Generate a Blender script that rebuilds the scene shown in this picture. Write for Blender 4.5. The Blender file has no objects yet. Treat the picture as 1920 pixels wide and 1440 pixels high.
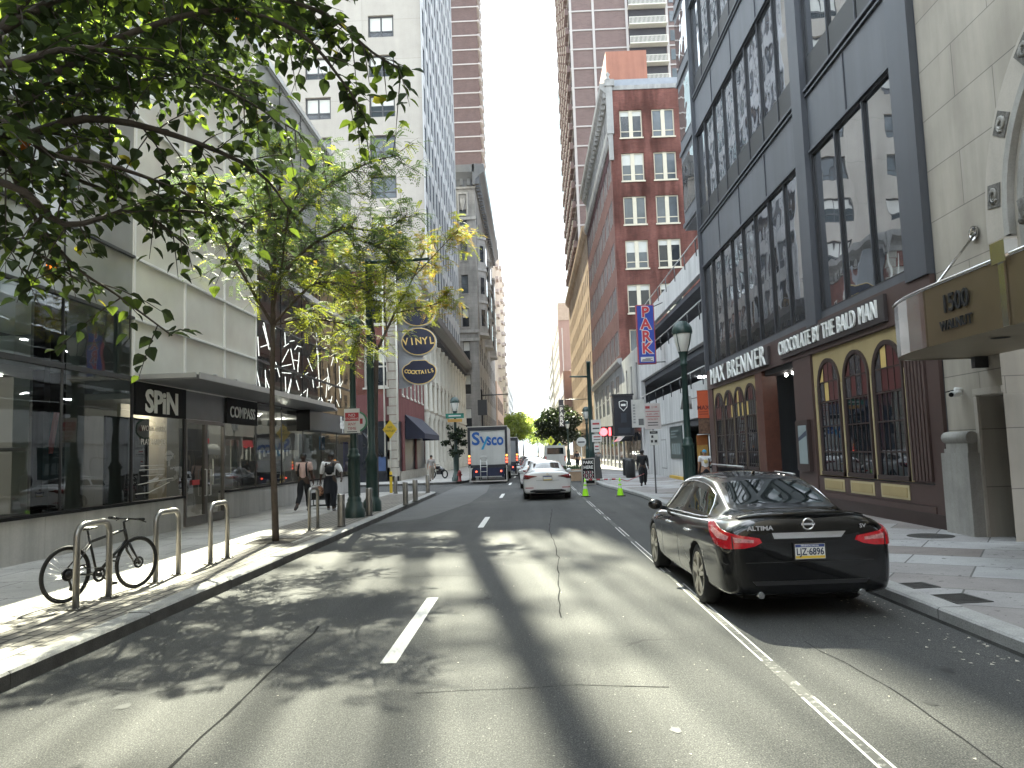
import bpy, bmesh, math, random
from math import sin, cos, pi, radians as R_, sqrt, atan2
from mathutils import Vector, Matrix, geometry
from mathutils.bvhtree import BVHTree
random.seed(7)
scn = bpy.context.scene
COL = scn.collection
# ------------------------------------------------------------ camera
cam_d = bpy.data.cameras.new('camera'); cam = bpy.data.objects.new('camera', cam_d); COL.objects.link(cam)
cam_d.sensor_width = 36.0; cam_d.sensor_fit = 'HORIZONTAL'
cam_d.lens = 36.0*1442/1920
cam_d.clip_start = 0.05; cam_d.clip_end = 6000
_r = Vector((0.99912053, 0.02624164, -0.03270393)); _u = Vector((0.03489006, -0.08770231, 0.99553553)); _f = Vector((-0.02325627, 0.99580103, 0.08854075))
cam.matrix_world = Matrix(((_r.x,_u.x,-_f.x,0),(_r.y,_u.y,-_f.y,0),(_r.z,_u.z,-_f.z,1.9),(0,0,0,1)))
scn.camera = cam
# ------------------------------------------------------------ light
SUN_EL, SUN_AZ = 42.0, 8.0      # elevation; degrees to the left of the street's direction
wd = bpy.data.worlds.new('World'); scn.world = wd; wd.use_nodes = True
nt = wd.node_tree; nt.nodes.clear()
out = nt.nodes.new('ShaderNodeOutputWorld'); bg = nt.nodes.new('ShaderNodeBackground')
sky = nt.nodes.new('ShaderNodeTexSky'); sky.sky_type = 'NISHITA'; sky.sun_disc = False
sky.sun_elevation = R_(SUN_EL); sky.sun_rotation = R_(-SUN_AZ); sky.air_density = 1.2; sky.dust_density = 2.0; sky.ozone_density = 1.5
tc = nt.nodes.new('ShaderNodeTexCoord'); mp = nt.nodes.new('ShaderNodeMapping'); mp.inputs['Scale'].default_value = (1, 1, 2.2); mp.inputs['Location'].default_value=(.35,.2,.15)
nz = nt.nodes.new('ShaderNodeTexNoise'); nz.inputs['Scale'].default_value = 3.2; nz.inputs['Detail'].default_value = 7; nz.inputs['Roughness'].default_value = .55
rp = nt.nodes.new('ShaderNodeValToRGB'); rp.color_ramp.elements[0].position = .44; rp.color_ramp.elements[1].position = .62
mx = nt.nodes.new('ShaderNodeMix'); mx.data_type = 'RGBA'
mx.inputs[7].default_value = (5.1, 5.5, 6.05, 1)
nt.links.new(tc.outputs['Generated'], mp.inputs[0]); nt.links.new(mp.outputs[0], nz.inputs['Vector']); nt.links.new(nz.outputs['Fac'], rp.inputs[0])
nt.links.new(rp.outputs[0], mx.inputs[0]); gap = nt.nodes.new('ShaderNodeMix'); gap.data_type = 'RGBA'; gap.inputs[0].default_value = .99; gap.inputs[7].default_value = (.68, .95, 1.02, 1); nt.links.new(sky.outputs[0], gap.inputs[6]); nt.links.new(gap.outputs[2], mx.inputs[6]); nt.links.new(mx.outputs[2], bg.inputs[0]); nt.links.new(bg.outputs[0], out.inputs[0])
bg.inputs[1].default_value = 0.13
sd = bpy.data.lights.new('sun', 'SUN'); sd.energy = 4.6; sd.angle = R_(0.5); sd.color = (1, .995, .78)
sun = bpy.data.objects.new('sun', sd); COL.objects.link(sun)
_sd = Vector((-sin(R_(SUN_AZ))*cos(R_(SUN_EL)), cos(R_(SUN_AZ))*cos(R_(SUN_EL)), sin(R_(SUN_EL))))
sun.rotation_euler = _sd.to_track_quat('Z', 'Y').to_euler(); sun.location = (-20, 60, 60)
scn.view_settings.view_transform = 'Standard'; scn.view_settings.look = 'None'; scn.view_settings.gamma = 1
scn.view_settings.exposure = 3.2
scn.cycles.max_bounces = 8; scn.cycles.transparent_max_bounces = 12; scn.cycles.diffuse_bounces = 3; scn.cycles.glossy_bounces = 4
scn.cycles.transmission_bounces = 6; scn.cycles.caustics_reflective = False; scn.cycles.caustics_refractive = False
# ------------------------------------------------------------ materials
MATS = {}
def _new(name):
    m = bpy.data.materials.new(name); m.use_nodes = True
    return m, m.node_tree, m.node_tree.nodes['Principled BSDF']
def _lerp(t, a, b): return tuple(min(1, max(0, x*t)) for x in a)
def _pos(nt, flat=False):
    g = nt.nodes.new('ShaderNodeNewGeometry')
    if not flat: return g.outputs['Position']
    s = nt.nodes.new('ShaderNodeSeparateXYZ'); nt.links.new(g.outputs['Position'], s.inputs[0])
    a = nt.nodes.new('ShaderNodeMath'); a.operation = 'ADD'; nt.links.new(s.outputs[0], a.inputs[0]); nt.links.new(s.outputs[1], a.inputs[1])
    c = nt.nodes.new('ShaderNodeCombineXYZ'); nt.links.new(a.outputs[0], c.inputs[0]); nt.links.new(s.outputs[2], c.inputs[1])
    return c.outputs[0]
def _objc(nt):
    return nt.nodes.new('ShaderNodeTexCoord').outputs['Object']
def _noise(nt, vec, scale, detail=6, rough=.6):
    n = nt.nodes.new('ShaderNodeTexNoise'); n.inputs['Scale'].default_value = scale; n.inputs['Detail'].default_value = detail; n.inputs['Roughness'].default_value = rough
    nt.links.new(vec, n.inputs['Vector']); return n.outputs['Fac']
def _ramp(nt, fac, stops):
    r = nt.nodes.new('ShaderNodeValToRGB'); e = r.color_ramp.elements
    while len(e) < len(stops): e.new(.5)
    for i, (p, c) in enumerate(stops): e[i].position = p; e[i].color = (*c, 1) if len(c) == 3 else c
    nt.links.new(fac, r.inputs[0]); return r.outputs[0]
def _mix(nt, fac, a, b, mode='MIX'):
    m = nt.nodes.new('ShaderNodeMix'); m.data_type = 'RGBA'; m.blend_type = mode
    for s, v in ((0, fac), (6, a), (7, b)):
        if isinstance(v, (int, float)): m.inputs[s].default_value = v
        elif isinstance(v, tuple): m.inputs[s].default_value = (*v, 1)
        else: nt.links.new(v, m.inputs[s])
    return m.outputs[2]
def _bump(nt, b, h, strength=.3, dist=.02):
    n = nt.nodes.new('ShaderNodeBump'); n.inputs['Strength'].default_value = strength; n.inputs['Distance'].default_value = dist
    nt.links.new(h, n.inputs['Height']); nt.links.new(n.outputs[0], b.inputs['Normal'])
def pm(name, col, rough=.7, metal=0., var=.12, scale=2.0, bump=0., spec=.5, streak=0., fine=0., emit=None, estr=0., coat=0., obj=False):
    if name in MATS: return MATS[name]
    m, nt, b = _new(name)
    p = _objc(nt) if obj else _pos(nt)
    f = _noise(nt, p, scale)
    c = _ramp(nt, f, [(.25, _lerp(1-var, col, 0)), (.75, _lerp(1+var, col, 0))])
    if fine:
        f2 = _noise(nt, p, scale*22, 3)
        c = _mix(nt, 1.0, c, _ramp(nt, f2, [(.3, (1-fine,)*3), (.7, (1+fine,)*3)]), 'MULTIPLY')
    if streak:   # vertical weather streaks
        mpn = nt.nodes.new('ShaderNodeMapping'); mpn.inputs['Scale'].default_value = (1.6, 1.6, .12); nt.links.new(p, mpn.inputs[0])
        f3 = _noise(nt, mpn.outputs[0], 1.4, 5)
        c = _mix(nt, 1.0, c, _ramp(nt, f3, [(.35, (1-streak,)*3), (.6, (1, 1, 1))]), 'MULTIPLY')
    nt.links.new(c, b.inputs['Base Color'])
    b.inputs['Roughness'].default_value = rough; b.inputs['Metallic'].default_value = metal; b.inputs['Specular IOR Level'].default_value = spec
    if coat: b.inputs['Coat Weight'].default_value = coat; b.inputs['Coat Roughness'].default_value = .03
    if emit: b.inputs['Emission Color'].default_value = (*emit, 1); b.inputs['Emission Strength'].default_value = estr
    if bump: _bump(nt, b, _noise(nt, p, scale*15, 4), bump)
    MATS[name] = m; return m
def pbrick(name, c1, c2, mortar, bw, bh, ms=.012, rough=.85, var=.2, vscale=.6, offset=.5, spread=.0, bump=.35, grime=.0):
    if name in MATS: return MATS[name]
    m, nt, b = _new(name); p = _pos(nt, True)
    t = nt.nodes.new('ShaderNodeTexBrick'); t.inputs['Scale'].default_value = 1; t.inputs['Brick Width'].default_value = bw; t.inputs['Row Height'].default_value = bh
    t.inputs['Mortar Size'].default_value = ms; t.inputs['Mortar Smooth'].default_value = .3; t.offset = offset; t.inputs['Bias'].default_value = spread
    t.inputs['Color1'].default_value = (*c1, 1); t.inputs['Color2'].default_value = (*c2, 1); t.inputs['Mortar'].default_value = (*mortar, 1)
    nt.links.new(p, t.inputs['Vector'])
    g = nt.nodes.new('ShaderNodeNewGeometry').outputs['Position']
    c = _mix(nt, 1.0, t.outputs['Color'], _ramp(nt, _noise(nt, g, vscale, 6), [(.3, (1-var,)*3), (.7, (1+var*.7,)*3)]), 'MULTIPLY')
    if grime:
        mpn = nt.nodes.new('ShaderNodeMapping'); mpn.inputs['Scale'].default_value = (1.2, 1.2, .15); nt.links.new(g, mpn.inputs[0])
        c = _mix(nt, 1.0, c, _ramp(nt, _noise(nt, mpn.outputs[0], 1.1, 5), [(.38, (1-grime,)*3), (.62, (1, 1, 1))]), 'MULTIPLY')
    nt.links.new(c, b.inputs['Base Color']); b.inputs['Roughness'].default_value = rough; b.inputs['Specular IOR Level'].default_value = 0.
    if bump: _bump(nt, b, t.outputs['Fac'], -bump if False else bump, .01)
    MATS[name] = m; return m
def pglass(name, col=(.02, .024, .03), rough=.04, ior=1.6, wav=.12, wscale=.7, var=.35):
    "opaque dark window glass with slightly wavy reflections"
    if name in MATS: return MATS[name]
    m, nt, b = _new(name); p = _pos(nt)
    nt.links.new(_ramp(nt, _noise(nt, p, .45, 3), [(.3, _lerp(1-var, col, 0)), (.7, _lerp(1+var, col, 0))]), b.inputs['Base Color'])
    b.inputs['Roughness'].default_value = rough; b.inputs['IOR'].default_value = ior
    if wav: _bump(nt, b, _noise(nt, p, wscale, 2), wav, .05)
    MATS[name] = m; return m
def pclear(name, tint=(.8, .86, .82), ior=1.5, rough=.01, wav=.06):
    "see-through pane: transparent and a fresnel-weighted mirror"
    if name in MATS: return MATS[name]
    m = bpy.data.materials.new(name); m.use_nodes = True; nt = m.node_tree; nt.nodes.clear()
    o = nt.nodes.new('ShaderNodeOutputMaterial'); t = nt.nodes.new('ShaderNodeBsdfTransparent'); t.inputs[0].default_value = (*tint, 1)
    g = nt.nodes.new('ShaderNodeBsdfGlossy'); g.inputs['Roughness'].default_value = rough
    fr = nt.nodes.new('ShaderNodeFresnel'); fr.inputs[0].default_value = ior
    mxs = nt.nodes.new('ShaderNodeMixShader'); nt.links.new(fr.outputs[0], mxs.inputs[0]); nt.links.new(t.outputs[0], mxs.inputs[1]); nt.links.new(g.outputs[0], mxs.inputs[2])
    nt.links.new(mxs.outputs[0], o.inputs[0])
    if wav:
        n = nt.nodes.new('ShaderNodeBump'); n.inputs['Strength'].default_value = wav; n.inputs['Distance'].default_value = .05
        nt.links.new(_noise(nt, _pos(nt), .8, 2), n.inputs['Height']); nt.links.new(n.outputs[0], g.inputs['Normal'])
    MATS[name] = m; return m
def pleaf(name, col, trans=.5, tcol=None, var=.35):
    if name in MATS: return MATS[name]
    m = bpy.data.materials.new(name); m.use_nodes = True; nt = m.node_tree; b = nt.nodes['Principled BSDF']; o = nt.nodes['Material Output']
    c = _ramp(nt, _noise(nt, _pos(nt), 3.0, 4), [(.3, _lerp(1-var, col, 0)), (.7, _lerp(1+var, col, 0))])
    tr = nt.nodes.new('ShaderNodeBsdfTranslucent'); tc2 = tcol or (col[0]*2.2, col[1]*2.0, col[2]*.7)
    tr.inputs[0].default_value = (*tc2, 1)
    nt.links.new(c, b.inputs['Base Color']); b.inputs['Roughness'].default_value = .6; b.inputs['Specular IOR Level'].default_value = .22
    mxs = nt.nodes.new('ShaderNodeMixShader'); mxs.inputs[0].default_value = trans
    nt.links.new(b.outputs[0], mxs.inputs[1]); nt.links.new(tr.outputs[0], mxs.inputs[2]); nt.links.new(mxs.outputs[0], o.inputs[0])
    MATS[name] = m; return m
def plamp(name, col, s):
    if name in MATS: return MATS[name]
    return pm(name, col, .4, var=.02, emit=col, estr=s)
# ------------------------------------------------------------ mesh builder and objects
class Fr:
    "a facade's own frame: u along it, v up, w out of it"
    def __init__(s, k, c): s.k, s.c = k, c; s.td = -1 if k == 'R' else 1
    def __call__(s, u, v, w=0.):
        if s.k == 'L': return (s.c+w, u, v)
        if s.k == 'R': return (s.c-w, u, v)
        return (u, s.c-w, v)
IDENT = lambda u, v, w=0.: (u, v, w)
class MB:
    def __init__(s, f=None): s.v = []; s.f = []; s.fm = []; s.sm = []; s.ms = []; s.cur = 0; s.F = f or IDENT
    def mat(s, m):
        if m not in s.ms: s.ms.append(m)
        s.cur = s.ms.index(m); return s
    def raw(s, vs, fs, smooth=False):
        o = len(s.v); s.v += [tuple(x) for x in vs]
        for f in fs: s.f.append(tuple(i+o for i in f)); s.fm.append(s.cur); s.sm.append(smooth)
        return s
    def quad(s, *pts): return s.raw([s.F(*p) for p in pts], [tuple(range(len(pts)))])
    def box(s, a, b):
        (x0, y0, z0), (x1, y1, z1) = a, b
        P = [s.F(x, y, z) for z in (z0, z1) for y in (y0, y1) for x in (x0, x1)]
        return s.raw(P, [(0, 2, 3, 1), (4, 5, 7, 6), (0, 1, 5, 4), (2, 6, 7, 3), (0, 4, 6, 2), (1, 3, 7, 5)])
    def prism(s, poly, w0, w1, smooth=False):
        "poly in (u,v), extruded along w"
        n = len(poly); P = [s.F(u, v, w0) for u, v in poly]+[s.F(u, v, w1) for u, v in poly]
        s.raw(P, [tuple(range(n)), tuple(range(2*n-1, n-1, -1))])
        o = len(s.v)-2*n
        for i in range(n):
            j = (i+1) % n; s.f.append((o+i, o+j, o+n+j, o+n+i)); s.fm.append(s.cur); s.sm.append(smooth)
        return s
    def tube(s, path, r, n=8, cap=True, smooth=True):
        path = [Vector(s.F(*p)) for p in path]; k = len(path)
        rr = r if isinstance(r, (list, tuple)) else [r]*k
        vs = []; up = None
        for i, p in enumerate(path):
            d = (path[min(i+1, k-1)]-path[max(i-1, 0)]); d = d.normalized() if d.length > 1e-9 else Vector((0, 0, 1))
            if up is None:
                up = Vector((0, 0, 1)) if abs(d.z) < .9 else Vector((1, 0, 0))
            a = d.cross(up)
            if a.length < 1e-4: a = d.cross(Vector((0, 1, .3)))
            a.normalize(); bb = a.cross(d).normalized(); up = bb
            for j in range(n):
                t = 2*pi*j/n; vs.append(p+(a*cos(t)+bb*sin(t))*rr[i])
        fs = [(i*n+j, i*n+(j+1) % n, (i+1)*n+(j+1) % n, (i+1)*n+j) for i in range(k-1) for j in range(n)]
        o = len(s.v); s.raw(vs, fs, smooth)
        if cap:
            for base in (0, (k-1)*n): s.f.append(tuple(o+base+j for j in (range(n-1, -1, -1) if base == 0 else range(n)))); s.fm.append(s.cur); s.sm.append(False)
        return s
    def lathe(s, c, prof, n=16, smooth=True, axis=None):
        "prof: (radius, height) pairs about a vertical axis at c"
        c = Vector(c); vs = []; M = axis
        for r, h in prof:
            for j in range(n):
                t = 2*pi*j/n; q = Vector((r*cos(t), r*sin(t), h))
                vs.append(c+(M @ q if M else q))
        k = len(prof)
        fs = [(i*n+j, i*n+(j+1) % n, (i+1)*n+(j+1) % n, (i+1)*n+j) for i in range(k-1) for j in range(n)]
        return s.raw([s.F(*p) for p in vs], fs, smooth)
    def ball(s, c, r, n=10, sc=(1, 1, 1)):
        m = n//2+1
        return s.raw([s.F(c[0]+r*sc[0]*sin(pi*i/m)*cos(2*pi*j/n), c[1]+r*sc[1]*sin(pi*i/m)*sin(2*pi*j/n), c[2]+r*sc[2]*cos(pi*i/m)) for i in range(m+1) for j in range(n)],
              [(i*n+j, (i+1)*n+j, (i+1)*n+(j+1) % n, i*n+(j+1) % n) for i in range(m) for j in range(n)], True)
    def text(s, txt, u, v, w, size, depth=.02, bold=0., xs=1., align='CENTER', td=1, rot=0., font_shear=0., fit=None, gap=1.):
        cu = bpy.data.curves.new('t', 'FONT'); cu.body = txt; cu.size = size; cu.extrude = depth/2; cu.offset = bold; cu.align_x = align; cu.align_y = 'CENTER'; cu.shear = font_shear
        cu.resolution_u = 3; cu.space_character = gap
        o = bpy.data.objects.new('t', cu); me = bpy.data.meshes.new_from_object(o)
        if fit:
            w_ = max(q.co.x for q in me.vertices)-min(q.co.x for q in me.vertices); xs = fit/w_
        c_, s_ = cos(rot), sin(rot); P = []
        for q in me.vertices:
            x, y = q.co.x*xs, q.co.y; x, y = x*c_-y*s_, x*s_+y*c_
            P.append(s.F(u+td*x, v+y, w+q.co.z))
        s.raw(P, [tuple(p.vertices) for p in me.polygons])
        bpy.data.objects.remove(o); bpy.data.curves.remove(cu); bpy.data.meshes.remove(me); return s
    def mesh(s, name, off=(0, 0, 0)):
        me = bpy.data.meshes.new(name)
        ox, oy, oz = off
        me.from_pydata([(x-ox, y-oy, z-oz) for x, y, z in s.v], [], s.f)
        for m in s.ms: me.materials.append(m)
        if s.fm:
            me.polygons.foreach_set('material_index', s.fm); me.polygons.foreach_set('use_smooth', s.sm)
        me.update(); return me
    def build(s, name, parent=None, world=True, kind=None, label=None):
        off = worldloc(parent) if (parent is not None and world) else (0, 0, 0)
        o = bpy.data.objects.new(name, s.mesh(name, off)); COL.objects.link(o)
        if parent is not None: o.parent = parent
        if kind: o['kind'] = kind
        if label: o['label'] = label
        return o
def worldloc(p):
    v = Vector((0, 0, 0))
    while p is not None: v += p.location; p = p.parent
    return tuple(v)
def tag(o, label, cat, group=None):
    o['label'] = label; o['category'] = cat
    if group: o['group'] = group
    return o
def thing(name, label, cat, loc=(0, 0, 0), rz=0., group=None):
    o = bpy.data.objects.new(name, None); COL.objects.link(o); o.location = loc; o.rotation_euler = (0, 0, rz); o.empty_display_size = .2
    return tag(o, label, cat, group)
def copy_tree(o, parent=None):
    c = o.copy(); COL.objects.link(c)
    if parent is not None: c.parent = parent
    for ch in list(o.children): copy_tree(ch, c)
    return c
def dup(o, loc, rz=None, label=None):
    c = copy_tree(o); c.location = loc
    if rz is not None: c.rotation_euler = (0, 0, rz)
    if label: c['label'] = label
    return c
def eval_mesh(o):
    "apply an object's modifiers to its mesh"
    dg = bpy.context.evaluated_depsgraph_get(); dg.update()
    me = bpy.data.meshes.new_from_object(o.evaluated_get(dg)); old = o.data; o.modifiers.clear(); o.data = me
    bpy.data.meshes.remove(old); return o
CAMP = Vector((0, 0, 1.9))
# ------------------------------------------------------------ facade with real openings
def facade(mb, fr, u0, u1, v0, v1, wins, depth):
    "wall surface with recessed openings; wins are (ua,ub,va,vb)"
    us = sorted({u0, u1, *[round(w[0], 4) for w in wins], *[round(w[1], 4) for w in wins]}); vs = sorted({v0, v1, *[round(w[2], 4) for w in wins], *[round(w[3], 4) for w in wins]})
    ix = {u: i for i, u in enumerate(us)}; iv = {v: i for i, v in enumerate(vs)}
    hole = set()
    for w in wins:
        for i in range(ix[round(w[0], 4)], ix[round(w[1], 4)]):
            for j in range(iv[round(w[2], 4)], iv[round(w[3], 4)]): hole.add((i, j))
    old = mb.F; mb.F = fr
    for j in range(len(vs)-1):
        i = 0
        while i < len(us)-1:
            if (i, j) in hole: i += 1; continue
            k = i
            while k < len(us)-1 and (k, j) not in hole: k += 1
            mb.quad((us[i], vs[j], 0), (us[k], vs[j], 0), (us[k], vs[j+1], 0), (us[i], vs[j+1], 0)); i = k
    for a, b, c, d in wins:
        for p, q in (((a, c), (a, d)), ((a, d), (b, d)), ((b, d), (b, c)), ((b, c), (a, c))):
            mb.quad((*p, 0), (*q, 0), (*q, -depth), (*p, -depth))
    mb.F = old
def win_mesh(fr, wdt, h, depth, fm, gm, fw=.07, nv=1, nh=0, blind=0, bm=None, sill=0, sm=None, split=None):
    mb = MB(lambda u, v, w=0.: tuple(Vector(fr(u, v, w))-Vector(fr(0, 0, 0))))
    mb.mat(gm); mb.quad((-wdt/2, 0, -depth), (wdt/2, 0, -depth), (wdt/2, h, -depth), (-wdt/2, h, -depth))
    if blind:
        mb.mat(bm); mb.quad((-wdt/2, h*(1-blind), -depth+.012), (wdt/2, h*(1-blind), -depth+.012), (wdt/2, h, -depth+.012), (-wdt/2, h, -depth+.012))
    mb.mat(fm); z0, z1 = -depth+.003, -depth+.06
    mb.box((-wdt/2, 0, z0), (-wdt/2+fw, h, z1)); mb.box((wdt/2-fw, 0, z0), (wdt/2, h, z1)); mb.box((-wdt/2+fw, 0, z0), (wdt/2-fw, fw, z1)); mb.box((-wdt/2+fw, h-fw, z0), (wdt/2-fw, h, z1))
    for i in range(nv): x = -wdt/2+wdt*(i+1)/(nv+1); mb.box((x-fw/2, fw, z0), (x+fw/2, h-fw, z1-.01))
    for i in range(nh):
        y = h*(i+1)/(nh+1) if split is None else h*split; mb.box((-wdt/2+fw, y-fw*.4, z0), (wdt/2-fw, y+fw*.4, z1-.02))
    if sill: mb.mat(sm or fm); mb.box((-wdt/2-.08, -.12, -depth+.01), (wdt/2+.08, 0-.003, sill))
    return mb
def put_windows(fr, parent, wins, variants, name='window', limit=100):
    "variants: list of MB for identical-size openings; nearest `limit` become parts, the rest one part"
    key = lambda w: (Vector(fr((w[0]+w[1])/2, (w[2]+w[3])/2, 0))-CAMP).length
    ws = sorted(wins, key=key); cache = {}; pl = Vector(worldloc(parent)); rest = None
    for i, w in enumerate(ws):
        vi = random.randrange(len(variants)); base = Vector(fr((w[0]+w[1])/2, w[2], 0))
        if i < limit:
            if vi not in cache: cache[vi] = variants[vi].mesh(name)
            o = bpy.data.objects.new(name, cache[vi]); COL.objects.link(o); o.parent = parent; o.location = base-pl
        else:
            rest = rest or MB(); V = variants[vi]
            for m in V.ms: rest.mat(m)
            o_ = len(rest.v); rest.v += [tuple(Vector(q)+base) for q in V.v]
            mp_ = [rest.ms.index(m) for m in V.ms]
            rest.f += [tuple(x+o_ for x in f) for f in V.f]; rest.fm += [mp_[x] for x in V.fm]; rest.sm += V.sm
    if rest: rest.build(name, parent, kind='stuff')
    return limit-len(ws)
def grid(us, vs): return [(a, b, c, d) for a, b in us for c, d in vs]
def steps(a, pitch, width, n): return [(a+i*pitch, a+i*pitch+width) for i in range(n)]
def shell(mb, x0, x1, y0, y1, z0, z1, skip=''):
    "plain walls and roof of a building body; skip names faces built elsewhere"
    if 'e' not in skip: mb.quad((x1, y0, z0), (x1, y1, z0), (x1, y1, z1), (x1, y0, z1))
    if 'w' not in skip: mb.quad((x0, y1, z0), (x0, y0, z0), (x0, y0, z1), (x0, y1, z1))
    if 'n' not in skip: mb.quad((x1, y1, z0), (x0, y1, z0), (x0, y1, z1), (x1, y1, z1))
    if 's' not in skip: mb.quad((x0, y0, z0), (x1, y0, z0), (x1, y0, z1), (x0, y0, z1))
    if 'r' not in skip: mb.quad((x0, y0, z1), (x1, y0, z1), (x1, y1, z1), (x0, y1, z1))
# ============================================================ SETTING: ground
def asphalt():
    m, nt, b = _new('asphalt'); p = _pos(nt)
    c = _ramp(nt, _noise(nt, p, .22, 5), [(.3, (.047, .048, .050)), (.7, (.074, .074, .072))])
    c = _mix(nt, 1., c, _ramp(nt, _noise(nt, p, 90, 2, .7), [(.30, (.32,)*3), (.50, (1., 1., 1.)), (.68, (2.7, 2.6, 2.4))]), 'MULTIPLY')
    c = _mix(nt, 1., c, _ramp(nt, _noise(nt, p, 26, 3, .6), [(.35, (.80,)*3), (.65, (1.18,)*3)]), 'MULTIPLY')
    mpn = nt.nodes.new('ShaderNodeMapping'); mpn.inputs['Scale'].default_value = (1.1, .05, 1); nt.links.new(p, mpn.inputs[0])
    c = _mix(nt, 1., c, _ramp(nt, _noise(nt, mpn.outputs[0], 1.2, 4), [(.35, (.82,)*3), (.6, (1.12,)*3)]), 'MULTIPLY')
    # cracks
    ds = nt.nodes.new('ShaderNodeVectorMath'); ds.operation = 'MULTIPLY_ADD'
    nn = nt.nodes.new('ShaderNodeTexNoise'); nn.inputs['Scale'].default_value = 1.5; nt.links.new(p, nn.inputs['Vector'])
    nt.links.new(nn.outputs['Color'], ds.inputs[0]); ds.inputs[1].default_value = (.9, .9, 0); nt.links.new(p, ds.inputs[2])
    v = nt.nodes.new('ShaderNodeTexVoronoi'); v.feature = 'DISTANCE_TO_EDGE'; v.inputs['Scale'].default_value = .21; nt.links.new(ds.outputs[0], v.inputs['Vector'])
    ck = _ramp(nt, v.outputs['Distance'], [(.0, (1, 1, 1)), (.0035, (0, 0, 0))])
    ckm = nt.nodes.new('ShaderNodeMath'); ckm.operation = 'MULTIPLY'
    nt.links.new(ck, ckm.inputs[0]); nt.links.new(_ramp(nt, _noise(nt, p, .35, 2), [(.48, (0, 0, 0)), (.6, (.6, .6, .6))]), ckm.inputs[1])
    c = _mix(nt, ckm.outputs[0], c, (.012, .012, .013))
    # pale grit
    c = _mix(nt, _ramp(nt, _noise(nt, p, 34, 1, .5), [(.73, (0, 0, 0)), (.77, (.8, .8, .8))]), c, (.34, .33, .30))
    nt.links.new(c, b.inputs['Base Color']); b.inputs['Roughness'].default_value = .82; b.inputs['Specular IOR Level'].default_value = .35
    _bump(nt, b, _noise(nt, p, 110, 3, .7), .55, .008); return m
ASPH = asphalt(); MATS['asphalt'] = ASPH
def paver():
    m, nt, b = _new('paver'); p = _pos(nt)
    s = nt.nodes.new('ShaderNodeSeparateXYZ'); nt.links.new(p, s.inputs[0]); cc = nt.nodes.new('ShaderNodeCombineXYZ'); nt.links.new(s.outputs[1], cc.inputs[0]); nt.links.new(s.outputs[0], cc.inputs[1])
    t = nt.nodes.new('ShaderNodeTexBrick'); t.inputs['Scale'].default_value = 1; t.inputs['Brick Width'].default_value = .32; t.inputs['Row Height'].default_value = .16; t.inputs['Mortar Size'].default_value = .018; t.inputs['Mortar Smooth'].default_value = .2
    t.inputs['Color1'].default_value = (.235, .215, .19, 1); t.inputs['Color2'].default_value = (.28, .26, .23, 1); t.inputs['Mortar'].default_value = (.045, .042, .04, 1)
    nt.links.new(cc.outputs[0], t.inputs['Vector'])
    c = _mix(nt, 1., t.outputs['Color'], _ramp(nt, _noise(nt, p, .8, 5), [(.3, (.72,)*3), (.7, (1.1, 1.08, 1.05))]), 'MULTIPLY')
    c = _mix(nt, _ramp(nt, _noise(nt, p, 16, 2), [(.68, (0, 0, 0)), (.74, (.6,)*3)]), c, (.10, .095, .09))
    nt.links.new(c, b.inputs['Base Color']); b.inputs['Roughness'].default_value = .8; _bump(nt, b, t.outputs['Fac'], .6, -.012); return m
def slabs(name, c1, c2, w, h, rot=0., joint=(.12, .115, .11), ms=.012, bias=0., spots=.5):
    m, nt, b = _new(name); p = _pos(nt)
    mpn = nt.nodes.new('ShaderNodeMapping'); mpn.inputs['Rotation'].default_value = (0, 0, rot); nt.links.new(p, mpn.inputs[0])
    t = nt.nodes.new('ShaderNodeTexBrick'); t.inputs['Scale'].default_value = 1; t.inputs['Brick Width'].default_value = w; t.inputs['Row Height'].default_value = h; t.inputs['Mortar Size'].default_value = ms; t.inputs['Bias'].default_value = bias
    t.inputs['Color1'].default_value = (*c1, 1); t.inputs['Color2'].default_value = (*c2, 1); t.inputs['Mortar'].default_value = (*joint, 1); t.offset = .5
    nt.links.new(mpn.outputs[0], t.inputs['Vector'])
    c = _mix(nt, 1., t.outputs['Color'], _ramp(nt, _noise(nt, p, 1.1, 6, .65), [(.3, (.78,)*3), (.7, (1.12,)*3)]), 'MULTIPLY')
    c = _mix(nt, 1., c, _ramp(nt, _noise(nt, p, 60, 3), [(.35, (.88,)*3), (.65, (1.1,)*3)]), 'MULTIPLY')
    c = _mix(nt, _ramp(nt, _noise(nt, p, 9, 2), [(.66, (0, 0, 0)), (.69, (spots,)*3)]), c, (.09, .085, .08))
    nt.links.new(c, b.inputs['Base Color']); b.inputs['Roughness'].default_value = .85; _bump(nt, b, _noise(nt, p, 50, 4), .25, .006); return m
PAVER = paver(); CONC = slabs('concrete_walk', (.40, .385, .365), (.43, .415, .39), 1.6, 1.5)
SLAB = slabs('mixed_slabs', (.38, .375, .375), (.18, .145, .130), 1.75, .95, rot=R_(33), bias=-.15, spots=.75)
GRAN = pm('granite_kerb', (.34, .335, .325), .8, var=.22, scale=3, fine=.25, bump=.3)
DARKK = pm('kerb_side', (.10, .098, .095), .85, var=.4, scale=4, fine=.3, bump=.4)
WHITE_PAINT = pm('road_paint', (.70, .69, .66), .6, var=.12, scale=8, fine=.2)
def worn():
    m, nt, b = _new('worn_paint'); p = _pos(nt)
    f = _ramp(nt, _noise(nt, p, 13, 6, .7), [(.54, (0, 0, 0)), (.66, (.7,)*3)])
    c = _mix(nt, f, (.075, .074, .07), (.50, .49, .46)); nt.links.new(c, b.inputs['Base Color']); b.inputs['Roughness'].default_value = .75; return m
WORN = worn(); MATS['worn'] = WORN
def structure(mb, name, label=None):
    o = mb.build(name); o['kind'] = 'structure'; return o
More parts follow.
